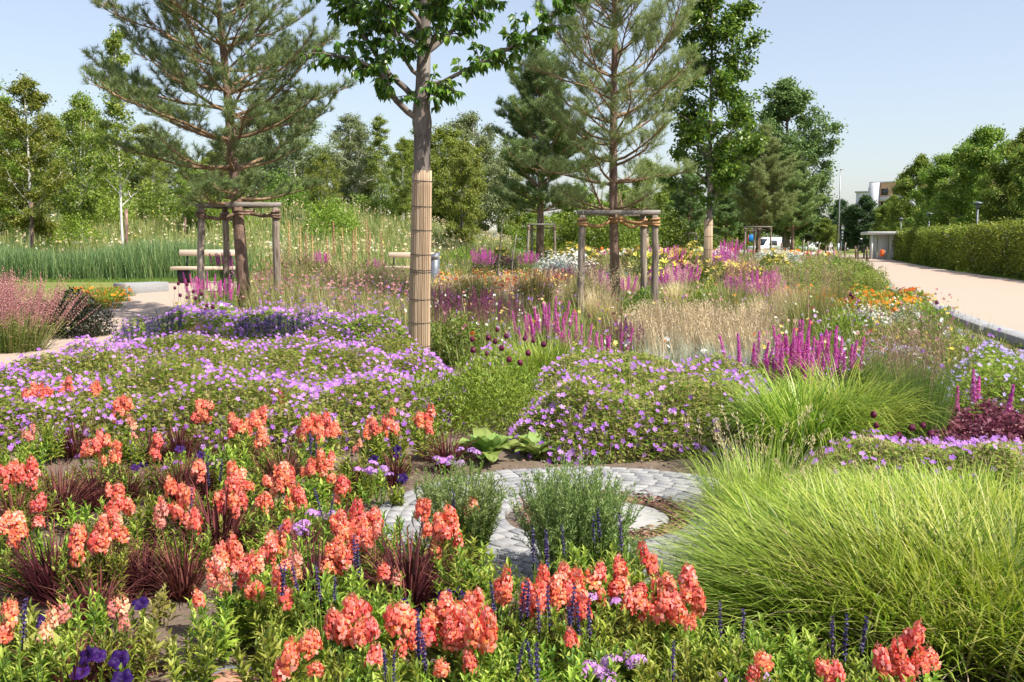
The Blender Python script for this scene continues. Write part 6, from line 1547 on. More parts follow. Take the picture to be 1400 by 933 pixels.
for (k, u, v, s, lab) in [('white', 757, 360, 1.7, 'white flowering mound left of the roped frame, left part'), ('white', 778, 359, 1.8, 'white flowering mound left of the roped frame, right part'), ('white', 765, 367, 1.4, 'white flowering mound in front of the two larger ones'), ('white', 912, 367, 1.4, 'white flowers right of the roped post'), ('white', 905, 374, 1.2, 'white flowers lower right of the roped post'), ('white', 962, 350, 1.6, 'white flowers behind the second wrapped trunk'), ('white', 985, 350, 1.7, 'white flowers right behind the second wrapped trunk'), ('white', 1055, 350, 1.7, 'white flowers right of the far stake frame'), ('white', 1075, 352, 1.6, 'white flowers near the wooden posts'),
                          ('blue', 872, 374, 1.2, 'blue-grey shrublet between roped trunk and right post'), ('blue', 885, 372, 1.1, 'blue-grey shrublet behind the right roped post'), ('blue', 838, 378, 1.1, 'blue-grey shrublet behind the roped trunk'), ('dark', 666, 364, 1.2, 'dark purple-green shrublet right of the bin, left one'), ('dark', 690, 362, 1.2, 'dark purple-green shrublet right of the bin, right one'),
                          ('green', 975, 407, 1.15, 'fluffy bright green shrublet in the field below the second wrapped trunk'), ('green', 872, 415, .9, 'lime green shrublet at the foot of the roped pine'), ('green', 625, 352, 1.4, 'green shrublet right of the bin'), ('green', 640, 350, 1.4, 'green shrublet between bin and dark shrublet'), ('green', 1160, 452, .9, 'round green shrublet left of the promenade kerb'), ('green', 430, 415, .9, 'green shrublet behind the cranesbill near the right pine stake'), ('green', 400, 422, .8, 'green shrublet at the right pine stake'), ('green', 955, 425, .8, 'light green shrublet left of the fluffy one'),
                          ('brownshrub', 1080, 382, 1.3, 'brownish shrublet in the field left of the promenade'), ('brownshrub', 1110, 376, 1.4, 'olive shrublet in the field left of the promenade'), ('brownshrub', 1135, 372, 1.4, 'brown-green shrublet behind the marigolds'), ('brownshrub', 1160, 378, 1.2, 'green-brown shrublet near the promenade edge'), ('brownshrub', 1185, 378, 1.2, 'shrublet second nearest to the promenade edge'), ('brownshrub', 1192, 384, 1.0, 'shrublet leaning over the promenade edge'), ('brownshrub', 1176, 368, 1.2, 'farther shrublet at the promenade edge'), ('brownshrub', 1158, 364, 1.2, 'farther olive shrublet at the promenade'), ('brownshrub', 1055, 375, 1.3, 'brownish shrublet right of the far stake frame'),
                          ('brownshrub', 1235, 462, .65, 'brown-green shrublet with plum spikes below the marigolds'), ('brownshrub', 1262, 458, .8, 'brown-green shrublet near the first kerb end'), ('brownshrub', 1205, 468, .65, 'olive shrublet left of the plum spiked one'), ('brownshrub', 1290, 472, .7, 'shrublet below the kerb end'), ('brownshrub', 1325, 486, .7, 'orange-tipped shrublet along the kerb'), ('brownshrub', 1368, 494, .7, 'shrublet by the kerb at the right edge'), ('brownshrub', 1280, 490, .6, 'olive shrublet behind the pale asters'), ('brownshrub', 1190, 485, .55, 'olive shrublet behind the moor grass'), ('brownshrub', 1345, 500, .7, 'green shrublet right behind the pale asters'),
                          ('green', 1270, 432, .8, 'green shrublet at the end of the marigold bed'), ('white', 1245, 434, .7, 'white flowers at the right of the marigolds'), ('white', 1185, 434, .7, 'creamy flowers below the marigolds'), ('tan', 1080, 410, 1.0, 'straw grass left of the marigolds'), ('tan', 1000, 420, .9, 'straw grass behind the fescue drift'), ('tan', 1050, 430, .9, 'straw grass right of the fescue drift'), ('tan', 1110, 435, .9, 'straw grass behind the loosestrife'), ('tan', 930, 405, 1.0, 'straw grass left of the fluffy shrublet'), ('tan', 800, 405, 1.0, 'straw grass between the roped posts, left'), ('tan', 822, 420, 1.0, 'straw grass before the roped trunk'), ('tan', 730, 405, 1.0, 'straw grass left of the roped frame'), ('tan', 480, 395, 1.0, 'brown panicled grass in the feathery drift, right'), ('tan', 400, 390, 1.0, 'brown panicled grass by the right pine stake'), ('tan', 530, 400, 1.0, 'brown panicled grass left of the wrapped trunk'), ('tan', 650, 405, 1.0, 'straw grass behind the plum-red sages'), ('tan', 860, 395, 1.0, 'straw grass between roped trunk and right post'), ('tan', 1140, 410, .8, 'straw grass at the marigold edge')]:
    clump(k, u, v, s, lab, {'white': 'white perennials', 'tan': 'straw grasses'}.get(k, 'shrublets in the beds'), .3)
r = RS(850); i = 0
while i < 50:
    u = r.uniform(1060, 1262); v = r.uniform(394, 428)
    if v < 398 + (u - 1085) * .03 or v > 414 + (u - 1085) * .09: continue
    i += 1; clump('marigold', u, v, r.uniform(1.2, 1.75), 'orange marigold in the bright bed beside the promenade kerb', 'orange marigolds by the promenade', .15)
for i in range(14):
    u = 103 + (i % 5) * 17 + r.uniform(-5, 5); v = 396 + (i // 5) * 9 + r.uniform(-2, 2)
    clump('marigold', u, v, r.uniform(.8, 1.1), 'low orange and green marigold left of the gravel path', 'marigolds left of the gravel path', .15)
for i, (u, v) in enumerate([(1160, 410), (1166, 407), (1156, 414), (1162, 403), (1112, 410), (1127, 413), (1268, 416), (1273, 419), (1265, 421), (1280, 414), (1095, 428), (950, 424), (957, 427), (925, 384), (1012, 376), (1016, 373), (1026, 374)]):
    allium(u, v, {0: 19.5}.get(0 if u > 1080 else 1, 17.5 if v > 400 else 27), 'dark drumstick allium standing over the orange marigolds' if u > 1080 else 'dark allium head in the middle field', i + 60, 'alliums over the marigolds' if u > 1080 else 'alliums in the middle field', 1.7)

# foxtail lilies
FX = []
for k in range(3):
    sp = bit_spike(860 + k, .85, .042, 170, [M['foxtail'], M['straw']], .034, .8, .007)
    FX.append(sp)
FL = [mound_mesh('foliage', 220, .35, .5, .35, 'meadow', 866, LANCE, .06, up=1.2)]
for i, (u, vt) in enumerate([(397, 302), (411, 309), (420, 318), (428, 322), (458, 303), (470, 312), (483, 315), (487, 310), (502, 300), (506, 312), (524, 318), (385, 320), (450, 325)]):
    Y = 24 + (i % 3) * 1.3; g = P(u, Y); top = zv(vt, Y) - g.z; r_ = RS(i)
    t = thing('foxtail_lily', g, 'slender orange-tan foxtail lily spire in the feathery grass', 'foxtail lily', 'foxtail lilies')
    ob('foliage', FL[0], t, None, (0, 0, i)); s = 1.0
    ob('stem', tube(MB(), [(0, 0, 0), (0, 0, top - .3)], [.011, .007], 5).mesh('stem', M['allium_stem']), t)
    ob('flower_spike', FX[i % 3], t, (0, 0, top - .85), (r_.normal(0, .04), r_.normal(0, .04), i), (.9, .9, 1))
# left bed: pink flowering grass and dark shrub
mb, mats = tuft_grass(1500, .55, (.4, .75), 'molinia', 870, .008, (.05, .7), (.1, .7), 3)
r = RS(871)
f = spire_plant(300, .66, 1.0, 872, 'pinkbrown', 'meadow', .46, .015, 50, .016, .6, 5, .5, ll=.06)
t = thing('pink_plume_plant', P(12, 12.6), 'pink plumed perennial at the left edge beside the gravel path', 'perennial')
ob('plumes', f, t); ob('foliage', mb.mesh('foliage', mats), t, None, None, .62)
t = thing('pink_plume_plant', P(-45, 13.4), 'pink plumed perennial mostly cut off by the left edge', 'perennial')
ob('plumes', f, t, None, (0, 0, 2))
mb, mats = leaf_mound(7500, .68, .62, .055, 'darkshrub', 873, LEAF2, .42, [(150, .013, 'salvia', BIT, .08), (90, .011, 'plum', BIT, .08)], ragged=.12)
tag(ob('dark_shrub', mb.mesh('dark_shrub', mats), None, P(86, 14.6), None, (1, 1, 1)), 'dark purple-leaved round shrub between pink plumes and gravel path', 'shrub')
mb, mats = leaf_mound(1500, .30, .3, .06, 'foxtail', 874, LEAF2, .5); tag(ob('tan_shrublet', mb.mesh('tan_shrublet', mats), None, P(266, 12.6), None, 1), 'small tan-orange plant standing in the lilac drift', 'plant')
mb, mats = leaf_mound(1000, .22, .3, .05, 'orange', 875, LEAF2, .4); tag(ob('tan_shrublet', mb.mesh('tan_shrublet', mats), None, P(371, 14.6), None, .9), 'small orange plant in the lilac drift by the right pine stake', 'plant')
# deep violet catmint between the two drifts
for i, (u, Y, lab) in enumerate([(230, 12.6, 'deep violet catmint at the left in front of the pine stakes'), (350, 12.2, 'deep violet catmint in the lilac drift, right of the tan plant'), (385, 12.3, 'deep violet catmint between the two lilac drifts'), (415, 12.2, 'deep violet catmint, rightmost between the drifts'), (190, 11.9, 'deep violet catmint at the path end of the drift')]):
    f = spire_plant(34, .26, .52, 880 + i, 'salvia', 'midgreen', .2, .013, 40, .013, .3, 6, .5)
    tag(ob('catmint', f, None, P(u, Y)), lab, 'catmint', 'deep violet catmints')
# ------------------------------------------------------------------ benches, bin
def bench(u0, u1, Y, label, seat=.47, back=.93, rz=0.0):
    g = P((u0 + u1) / 2, Y); L = (u1 - u0) / CF * Y; r = RS(int(u0))
    t = thing('park_bench', g, label, 'bench', 'timber benches on the cross path', rz)
    for k in range(3):
        y = -.22 + k * .17
        o = ob('seat_plank', box(MB(), (0, y, seat - .04), (L, .15, .085), 0, 0, .012).mesh('seat_plank', M['benchwood']), t)
        for sx in (-1, 1):
            ob('shaded_end_grain', box(MB(), (sx * (L / 2 + .002), y, seat - .04), (.006, .13, .066)).mesh('shaded_end_grain', M['shaded_endgrain']), o)  # thin end caps, their shade painted in at both ends
    o = ob('backrest', box(MB(), (.04, .30, back - .09), (L - .06, .075, .17), 0, 0, .02, -.12).mesh('backrest', M['benchwood']), t)
    for sx in (-1, 1):
        ob('back_support', box(MB(), (sx * L * .34, .315, (seat + back) / 2 - .09), (.05, .02, back - seat + .05), 0, 0, 0, -.10).mesh('back_support', M['steel']), t)
        mb = MB(); x = sx * L * .34
        v = A([[-.05, -.24, seat - .085], [.05, -.24, seat - .085], [.05, .2, seat - .085], [-.05, .2, seat - .085], [-.05, -.12, 0], [.05, -.12, 0], [.05, .14, 0], [-.05, .14, 0]]) * A([2.4, 1, 1]) + A([x, 0, 0])
        mb.add(v, [[0, 1, 2, 3], [7, 6, 5, 4], [0, 4, 5, 1], [1, 5, 6, 2], [2, 6, 7, 3], [3, 7, 4, 0]])
        ob('support', mb.mesh('support', M['steel']), t)
bench(238, 326, 28.0, 'timber bench with end grain darkened by painted shade, partly behind the stakes of the dark pine')
bench(527, 592, 34.5, 'timber bench behind the reed wrapped cherry trunk, next to the grey bin', .47, .93)
def bin_():
    g = P(592.5, 34.0); t = thing('litter_bin', g, 'slanted dark grey litter bin right of the far bench and wrapped trunk', 'litter bin')
    R = .215; k = 28; a = np.arange(k) * 2 * PI / k
    top = .93 + .07 * np.cos(a)
    V = [[R * math.cos(x), R * math.sin(x), .05] for x in a] + [[R * math.cos(x), R * math.sin(x), top[i]] for i, x in enumerate(a)] + [[R * .93 * math.cos(x), R * .93 * math.sin(x), top[i]] for i, x in enumerate(a)] + [[R * .93 * math.cos(x), R * .93 * math.sin(x), top[i] - .12] for i, x in enumerate(a)]
    F = [[o * k + i, o * k + (i + 1) % k, (o + 1) * k + (i + 1) % k, (o + 1) * k + i] for o in range(3) for i in range(k)]
    mb = MB().add(V, F); mb.F.append((A([[3 * k + i for i in range(k)]]), 0))
    ob('body', mb.mesh('body', M['binmetal']), t, None, (0, 0, .2))
    ob('foot', lathe(MB(), [(0, .0), (.17, 0), (.17, .05)], k=24).mesh('foot', M['steel']), t)
    ob('opening', box(MB(), (.07, -.195, .80), (.2, .03, .1), 0, .35, .008).mesh('opening', M['wire']), t)
bin_()
def left_kerb():
    a = G(160, 405); b = G(198, 402)
    tag(ob('retaining_edge', box(MB(), ((a.x + b.x) / 2 + .1, (a.y + b.y) / 2 + .4, .22), (1.15, .5, .36), 0, math.atan2(b.y - a.y, b.x - a.x), .015).mesh('retaining_edge', M['granite'])), 'pale stone edge block at the bend of the left gravel path', 'stone edge')
left_kerb()

# ------------------------------------------------------------------ promenade: lamps, mast, shed, cars, people, posts
def lamp(u, Y, vt, label):
    g = P(u, Y); H = zv(vt, Y) - g.z
    t = thing('garden_lamp', g, label, 'street lamp', 'lamps behind the hedge')
    ob('post', tube(MB(), [(0, 0, 0), (0, 0, H - .25)], [.05, .04], 10).mesh('post', M['binmetal'], True), t)
    ob('lamp_head', lathe(MB(), [(.0, H - .3), (.09, H - .28), (.10, H - .12), (.03, H - .1)], k=14).mesh('lamp_head', M['binmetal']), t)
    ob('hood', lathe(MB(), [(.0, H + .02), (.08, H - .0), (.22, H - .06), (.22, H - .09), (.0, H - .08)], k=20).mesh('hood', M['binmetal']), t)
for q in [(1333, 47, 276, 'lamp above the nearest hedge block, rightmost'), (1268, 62, 291, 'lamp over the middle hedge block'), (1230, 78, 298, 'lamp just right of the shed roof'), (1204, 110, 308, 'small far lamp over the shed roof')]: lamp(*q)
def mast():
    g = P(1145.5, 100); H = zv(232, 100) - g.z
    t = thing('lamp_mast', g, 'tall slim galvanised mast at the far end of the promenade', 'mast')
    ob('pole', tube(MB(), [(0, 0, 0), (0, 0, H * .5), (0, 0, H)], [.085, .07, .05], 10).mesh('pole', M['galv'], True), t)
    ob('lamp_head', box(MB(), (.12, 0, H + .0), (.36, .16, .08), 0, 0, .02).mesh('lamp_head', M['galv']), t)
    ob('base_sleeve', tube(MB(), [(0, 0, 0), (0, 0, 1.3)], .13, 10).mesh('base_sleeve', M['galv'], True), t)
    t = thing('traffic_light', P(1149.5, 101), 'small dark traffic light beside the tall mast', 'traffic light')
    H2 = zv(316, 101) - P(1149.5, 101).z
    ob('post', tube(MB(), [(0, 0, 0), (0, 0, H2)], .06, 8).mesh('post', M['galv']), t)
    o = ob('signal_box', box(MB(), (0, -.12, H2 - .45), (.3, .2, .9), 0, 0, .03).mesh('signal_box', M['steel']), t)
    for k in range(3): ob('lens', lathe(MB(), [(0, 0), (.1, 0), (.1, .02), (0, .03)], k=14).mesh('lens', M['bluegrey']), o, (0, -.225, H2 - .17 - .28 * k), (PI / 2, 0, 0))
mast()
def shed():
    a = G(1197, 357); g = P(1197, 70.0)
    t = thing('shed', (g.x, g.y, .0), 'low pale shed with flat roof at the end of the hedge', 'shed', None, math.radians(-15))
    H = zv(321, 70) - .0
    M['shedwall'] = solid('grey_panel', [(.40, .41, .41), (.52, .53, .52)], 2, .6, .05); M['shedroof'] = solid('pale_roof', [(.6, .6, .58), (.72, .72, .7)], 2, .6, .05)
    for i in range(6):
        o = ob('wall_panel', box(MB(), (.05 + .0, .55 + i * 1.0, H / 2), (.06, .96, H), 0, 0, .01).mesh('wall_panel', M['shedwall']), t)
    for i in range(4):
        ob('wall_panel', box(MB(), (.45 + i * .72, 0, H / 2), (.68, .06, H), 0, 0, .01).mesh('wall_panel', M['shedwall']), t)
    ob('post', box(MB(), (-.3, -.5, H / 2), (.12, .12, H)).mesh('post', M['shedroof']), t)
    ob('roof', box(MB(), (1.4, 2.9, H + .1), (4.0, 7.2, .2), 0, 0, .02).mesh('roof', M['shedroof']), t)
    M['binorange'] = solid('orange_plastic', [(.75, .13, .03), (.85, .2, .05)], 3, .4, .05)
    g2 = P(1205.5, 68.0); t = thing('waste_basket', (g2.x, g2.y, zv(351, 68)), 'orange waste basket fixed at the shed beside the hedge', 'waste basket', None, 0, .62)
    ob('body', lathe(MB(), [(0, 0), (.2, 0), (.24, .1), (.25, .55), (.2, .62)], k=16).mesh('body', M['binorange']), t)
    ob('lid', lathe(MB(), [(.26, .62), (.24, .7), (0, .74)], k=16).mesh('lid', M['binorange']), t)
    ob('post', tube(MB(), [(.3, 0, -zv(351, 68)), (.3, 0, .7)], .035, 8).mesh('post', M['galv']), t)
shed()
M['glass'] = solid('dark_glass', [(.02, .025, .03), (.05, .06, .065)], 2, .1, 0, spec=.6)
M['rubber'] = solid('tyre_rubber', [(.015, .015, .016), (.03, .03, .03)], 8, .8, .1)
M['lampred'] = solid('red_lens', [(.4, .02, .02), (.5, .04, .03)], 4, .3, 0); M['lampwhite'] = solid('clear_lens', [(.6, .62, .64), (.75, .76, .78)], 4, .2, 0)
def car(loc, rz, colour, label, van=False, cat='car'):
    t = thing('parked_van' if van else 'parked_car', loc, label, cat, None, rz, .88 if van else 1)
    cm = solid('car_paint_' + colour[0], [colour[1], tuple(c * 1.08 for c in colour[1])], 2, .3, 0, spec=.6)
    L, W = (5.0, 1.9) if van else (4.3, 1.75)
    if van: prof = [(-2.5, .35), (-2.5, 1.0), (-2.42, 1.15), (-1.6, 1.25), (-.9, 2.05), (-.6, 2.2), (2.35, 2.2), (2.5, 2.0), (2.5, .35)]
    else: prof = [(-2.15, .3), (-2.15, .68), (-2.0, .82), (-1.05, .95), (-.35, 1.42), (.1, 1.5), (1.0, 1.46), (1.75, 1.0), (2.1, .95), (2.15, .7), (2.15, .3)]
    n = len(prof); V = []
    for (s, q) in ((-1, .93), (-1, 1.0), (1, 1.0), (1, .93)):
        for (x, z) in prof:
            k = 1.0 if z < 1.0 else 1 - .16 * (z - 1.0) / 1.1 * (1 if van else 2)
            V.append([x * (1 if abs(s) and q == 1.0 else .985), s * W / 2 * k * (1 if q == 1.0 else 1.0) - s * (.0 if q == 1.0 else -.03), z + (.0 if q == 1.0 else -.02)])
    F = [[a * n + i, a * n + (i + 1) % n, (a + 1) * n + (i + 1) % n, (a + 1) * n + i] for a in range(3) for i in range(n)]
    mb = MB().add(V, F); mb.F.append((A([[i for i in range(n)][::-1]]), 0)); mb.F.append((A([[3 * n + i for i in range(n)]]), 0))
    ob('body', mb.mesh('body', cm), t)
    zz = (1.3, 1.85) if van else (.98, 1.36)
    for s in (-1, 1):
        y = s * (W / 2 * (.95 if van else .88) + .03)
        xs = [(-.75, .2)] if van else [(-.62, .25), (.32, 1.15)]
        for (x0, x1) in xs:
            mb = MB().add([[x0 - (.25 if x0 < 0 else 0), y + s * .02, zz[0]], [x1, y + s * .02, zz[0]], [x1 - (.15 if x1 > 1 else 0), y - s * .04, zz[1]], [x0 + .15 if x0 < 0 else x0, y - s * .04, zz[1]], [x0 - (.25 if x0 < 0 else 0), y - s * .05, zz[0]], [x1, y - s * .05, zz[0]], [x1, y - s * .1, zz[1]], [x0, y - s * .1, zz[1]]], [[0, 1, 2, 3], [4, 7, 6, 5], [0, 4, 5, 1], [2, 6, 7, 3], [1, 5, 6, 2], [0, 3, 7, 4]])
            ob('window', mb.mesh('window', M['glass']), t)
    x0, z0, x1, z1 = (-1.62, 1.28, -.92, 2.0) if van else (-1.05, .96, -.38, 1.4)
    e = .03
    mb = MB().add([[x0 - e, -W * .40, z0], [x0 - e, W * .40, z0], [x1 - e, W * .36, z1], [x1 - e, -W * .36, z1], [x0 + .05, -W * .40, z0 - .05], [x0 + .05, W * .40, z0 - .05], [x1 + .05, W * .36, z1 - .05], [x1 + .05, -W * .36, z1 - .05]], [[0, 3, 2, 1], [4, 5, 6, 7], [0, 1, 5, 4], [2, 3, 7, 6], [1, 2, 6, 5], [0, 4, 7, 3]])
    ob('windscreen', mb.mesh('windscreen', M['glass']), t)
    for sx in (-.62, .62):
        for s in (-1, 1):
            w = ob('wheel', lathe(MB(), [(.05, -.1), (.30, -.1), (.32, -.06), (.32, .06), (.30, .1), (.05, .1)], k=20).mesh('tyre', M['rubber']), t, (sx * L / 2 * .98, s * (W / 2 - .08), .32), (PI / 2, 0, 0))
            ob('rim', lathe(MB(), [(0, -.115), (.19, -.108), (.2, -.1), (.2, .1), (.19, .108), (0, .115)], k=16).mesh('rim', M['galv']), w)
    for s in (-1, 1): ob('headlight', box(MB(), (-L / 2 - .005, s * W * .36, .72), (.05, .34, .14), 0, 0, .02).mesh('headlight', M['lampwhite']), t)
    for s in (-1, 1): ob('tail_light', box(MB(), (L / 2 + .005, s * W * .38, .8), (.05, .22, .16), 0, 0, .02).mesh('tail_light', M['lampred']), t)
car(P(1053, 104), math.radians(25), ('white', (.75, .76, .78)), 'white van seen between the far pine posts', True, 'van')
car(P(1112, 128), math.radians(8), ('silver', (.6, .63, .62)), 'pale silver car parked left of the tall mast')
car(P(1167, 160), math.radians(5), ('navy', (.02, .03, .07)), 'dark blue van at the end of the promenade', True, 'van')

def person(u, Y, H, shirt, trousers, hair, label, rz=0.0):
    g = P(u, Y); g.z = zv(0, Y) * 0 + float(HT(g.x, Y)) + .09
    t = thing('person', g, label, 'person', None, rz, H / 1.75)
    J = {'pel': (0, 0, .95), 'ch': (0, 0, 1.28), 'nk': (0, 0, 1.47), 'hd': (0, -.01, 1.58), 'top': (0, 0, 1.70),
         'sl': (-.19, 0, 1.40), 'el': (-.25, .02, 1.13), 'wl': (-.24, -.08, .90), 'sr': (.19, 0, 1.40), 'er': (.25, .02, 1.13), 'wr': (.24, -.08, .90),
         'hl': (-.10, 0, .90), 'kl': (-.11, -.08, .50), 'al': (-.11, .05, .08), 'tl': (-.11, -.12, .04), 'hr': (.10, 0, .90), 'kr': (.11, .04, .50), 'ar': (.11, .12, .10), 'tr': (.11, -.04, .04)}
    Rr = {'pel': .14, 'ch': .15, 'nk': .06, 'hd': .09, 'top': .07, 'sl': .06, 'sr': .06, 'el': .045, 'er': .045, 'wl': .035, 'wr': .035, 'hl': .09, 'hr': .09, 'kl': .065, 'kr': .065, 'al': .045, 'ar': .045, 'tl': .035, 'tr': .035}
    K = list(J); E = [('pel', 'ch'), ('ch', 'nk'), ('nk', 'hd'), ('hd', 'top'), ('ch', 'sl'), ('sl', 'el'), ('el', 'wl'), ('ch', 'sr'), ('sr', 'er'), ('er', 'wr'), ('pel', 'hl'), ('hl', 'kl'), ('kl', 'al'), ('al', 'tl'), ('pel', 'hr'), ('hr', 'kr'), ('kr', 'ar'), ('ar', 'tr')]
    me = bpy.data.meshes.new('body'); me.from_pydata([J[k] for k in K], [(K.index(a), K.index(b)) for a, b in E], [])
    o = ob('body', me, t)
    o.modifiers.new('skin', 'SKIN'); me.skin_vertices.new() if not me.skin_vertices else None
    for i, k in enumerate(K): me.skin_vertices[0].data[i].radius = (Rr[k], Rr[k] * (.7 if k in ('ch', 'pel') else 1))
    me.skin_vertices[0].data[0].use_root = True
    sb = o.modifiers.new('sub', 'SUBSURF'); sb.levels = 1; sb.render_levels = 2
    m, nt, out = newmat('clothes_' + shirt[0]); L = nt.links.new
    tc = nt.nodes.new('ShaderNodeTexCoord'); sx = nt.nodes.new('ShaderNodeSeparateXYZ'); L(tc.outputs['Object'], sx.inputs[0])
    mr = nt.nodes.new('ShaderNodeMapRange'); mr.inputs[1].default_value = 0; mr.inputs[2].default_value = 1.8; L(sx.outputs['Z'], mr.inputs[0])
    cr = nt.nodes.new('ShaderNodeValToRGB'); cr.color_ramp.interpolation = 'CONSTANT'; e = cr.color_ramp.elements
    skin = (.5, .3, .2)
    e[0].position = 0; e[0].color = (.06, .05, .05, 1); e[1].position = .07; e[1].color = (*trousers, 1)
    for p_, c in ((.52, shirt[1]), (.80, skin), (.925, hair)): q = e.new(p_); q.color = (*c, 1)
    L(mr.outputs[0], cr.inputs[0]); p = nt.nodes.new('ShaderNodeBsdfPrincipled'); p.inputs['Roughness'].default_value = .8; L(cr.outputs[0], p.inputs['Base Color']); L(p.outputs[0], out.inputs[0])
    me.materials.append(m)
person(1130, 112, 1.55, ('pink', (.55, .2, .3)), (.12, .1, .12), (.1, .06, .04), 'person in a pink top walking at the far end of the promenade')
person(1134.5, 111, 1.65, ('white', (.75, .73, .75)), (.55, .45, .5), (.12, .08, .05), 'person in white clothes walking left of the tall mast')

M['blue'] = solid('blue_paint', [(.01, .16, .5), (.02, .22, .6)], 3, .4, 0)
t = thing('notice_board', P(1027, 72), 'bright blue board on posts between the far pine posts', 'sign board')
z1 = zv(325, 72); z0 = zv(334, 72)
ob('panel', box(MB(), (0, 0, (z0 + z1) / 2), (.42, .05, z1 - z0), 0, 0, .01).mesh('panel', M['blue']), t)
ob('frame', box(MB(), (-.24, 0, (z0 + z1) / 2 - .1), (.04, .08, z1 - z0 + .2)).mesh('frame', M['lampred']), t)
ob('post', box(MB(), (.2, .05, z1 / 2), (.06, .06, z1)).mesh('post', M['steel']), t)
r = RS(900)
for i, (u, vt, Y) in enumerate([(1069, 332, 66), (1104, 330, 74), (1119, 333, 78), (1129, 336, 70), (1140, 338, 74), (1155, 332, 80), (1170, 337, 66), (1173, 335, 70), (1181, 334, 74), (1185, 338, 62), (1097, 328, 84), (952, 322, 92), (1008, 326, 70)]):
    g = P(u, Y); H = max(.7, zv(vt, Y) - g.z); p = A([[0, 0, -.1], [r.normal(0, .02), r.normal(0, .02), H * .6], [r.normal(0, .04), r.normal(0, .04), H]])
    tag(ob('wooden_post', tube(MB(), p, [.065, .06, .055], 8).mesh('wooden_post', M['stakewood' if i % 3 else 'pinebark'], True), None, g), 'thin wooden post in the far flower field beside the promenade', 'post', 'wooden posts in the far beds')
# thin young trees / dark poles in the middle field
for i, (u, Y, vt, lab) in enumerate([(680, 25, 300, 'thin dark young stem wound with leaves right of the far bench'), (698, 27, 320, 'thin bent sapling stem left of the dark frame')]):
    g = P(u, Y); H = zv(vt, Y) - g.z; r = RS(910 + i); mb = MB()
    p = limb_curve((0, 0, 0), (r.normal(0, .03), 0, 1), H, .1, 7, .03, r); tube(mb, p, np.linspace(.035, .012, 7), 7)
    t = thing('sapling', g, lab, 'sapling'); ob('stem', mb.mesh('stem', M['bark'], True), t)
    n = 160 if i == 0 else 40; pos = A([along(p, min(.99, s))[0] for s in r.uniform(.05, .98, n)]) + r.normal(0, .05, (n, 3))
    ob('leaves', MB().stamp(LEAF2, pos, frames(rdir(r, n)), A([[.03, .06, .06]]) * r.uniform(.6, 1.2, (n, 1))).mesh('leaves', M['midgreen']), t)
# birch support stakes on the bank
for (u, Y, vt) in [(43, 40.5, 277), (171, 37.7, 286), (250, 49.5, 297), (448, 53.5, 300)]:
    g = P(u, Y); tag(ob('support_stake', tube(MB(), [(0, 0, -.1), (.06, 0, zv(vt, Y) - g.z)], [.07, .065], 8).mesh('support_stake', M['pinebark'], True), None, (g.x + .12, g.y - .15, g.z)), {43: 'dark stake leaning at the two-stemmed birch', 171: 'short dark stake tied to the straight white birch trunk', 250: 'short dark stake at the small birch behind the pine frame', 448: 'dark stake at the light young birch'}[u], 'stake', 'birch support stakes')

# ------------------------------------------------------------------ white pavilion, apartment block
def pavilion():
    Y = 96; g = P(664, Y); g.z = zv(315, Y); t = thing('white_pavilion', g, 'white pavilion with steep gable and dark arched door at the top of the lawn', 'pavilion')
    M['plaster'] = solid('white_plaster', [(.74, .73, .70), (.82, .81, .78)], 2, .8, .05)
    W = 30 / CF * Y; H = (zv(290, Y) - g.z)
    V = [[-W * .62, 0, -.3], [W * .5, 0, -.3], [W * .5, 0, H * .82], [W * .30, 0, H], [-W * .62, 0, H * .1]]
    n = 5; V2 = V + [[x, 3.5, z] for (x, y, z) in V]
    mb = MB().add(V2, [[i, (i + 1) % n, n + (i + 1) % n, n + i][::-1] for i in range(n)]); mb.F.append((A([list(range(n))]), 0)); mb.F.append((A([list(range(n, 2 * n))[::-1]]), 0))
    ob('wall', mb.mesh('wall', M['plaster']), t)
    d = [[-.14, -.02, 0], [.14, -.02, 0], [.14, -.02, .35], [.08, -.02, .48], [0, -.02, .54], [-.08, -.02, .48], [-.14, -.02, .35]]
    v = A(d) * A([1.1, 1, .95]) + A([.15, 0, 0]); n = 7
    mb = MB().add(np.concatenate([v, v + A([0, .01, 0])]), [[i, (i + 1) % n, n + (i + 1) % n, n + i] for i in range(n)]); mb.F.append((A([list(range(n))]), 0))
    ob('door', mb.mesh('door', M['glass']), t)
pavilion()
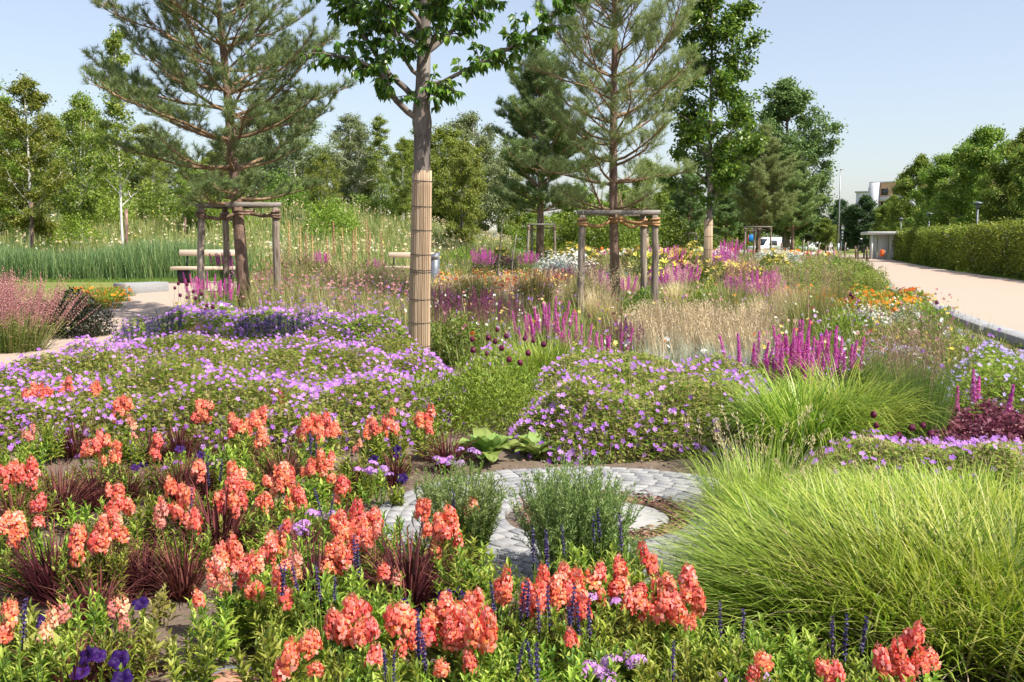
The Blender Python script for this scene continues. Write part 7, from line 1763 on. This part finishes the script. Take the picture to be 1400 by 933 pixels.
def apartments():
    M['panelw'] = solid('pale_render', [(.5, .5, .54), (.6, .6, .63)], 1, .8, .02); M['panelo'] = solid('ochre_render', [(.55, .33, .2), (.62, .4, .25)], 1, .8, .02)
    Y = 235; g = P(1188, Y); g.z = 0
    t = thing('apartment_block', g, 'distant apartment block with ochre and pale upper floors above the dark trees', 'apartment block', None, math.radians(-42))
    Ht = zv(251, Y)
    ob('wall', box(MB(), (14, 6, Ht / 2), (28, 12, Ht), 0, 0, .05).mesh('wall', M['panelo']), t)
    ob('roof', box(MB(), (14, 6, Ht + .15), (28.6, 12.6, .3)).mesh('roof', M['panelw']), t)
    for k, x in enumerate((1.0, 9.5, 18)): ob('stair_tower', box(MB(), (x, -.4, Ht / 2 - .2), (2.2, .9, Ht + .6)).mesh('stair_tower', M['panelw']), t)
    for fl in range(5):
        for k in range(9):
            x = 3.2 + k * 2.7
            if min(abs(x - q) for q in (1.0, 9.5, 18)) < 1.7: continue
            ob('window', box(MB(), (x, -.03, Ht - 2.0 - fl * 2.9), (1.5, .12, 1.4)).mesh('window', M['glass']), t)
    ob('balcony_band', box(MB(), (14, -.25, Ht - 3.6), (25, .5, 1.0)).mesh('balcony_band', M['panelw']), t)
    g = P(1168, 260); g.z = 0; Ht = zv(264, 260)
    t = thing('apartment_block', g, 'lower pale grey building with roof antennas left of the ochre block', 'apartment block', None, math.radians(-35))
    ob('wall', box(MB(), (10, 5, Ht / 2), (20, 10, Ht), 0, 0, .05).mesh('wall', M['panelw']), t)
    ob('roof', box(MB(), (10, 5, Ht + .2), (20.5, 10.5, .4)).mesh('roof', M['shedwall']), t)
    for k in range(3): ob('antenna', tube(MB(), [(2.5 + k * .9, 2, Ht), (2.5 + k * .9, 2, Ht + 1.8 + .5 * (k % 2))], .08, 5).mesh('antenna', M['galv']), t)
    for fl in range(4):
        for k in range(6): ob('window', box(MB(), (2 + k * 3.2, -.03, Ht - 2 - fl * 2.9), (1.5, .12, 1.4)).mesh('window', M['glass']), t)
apartments()
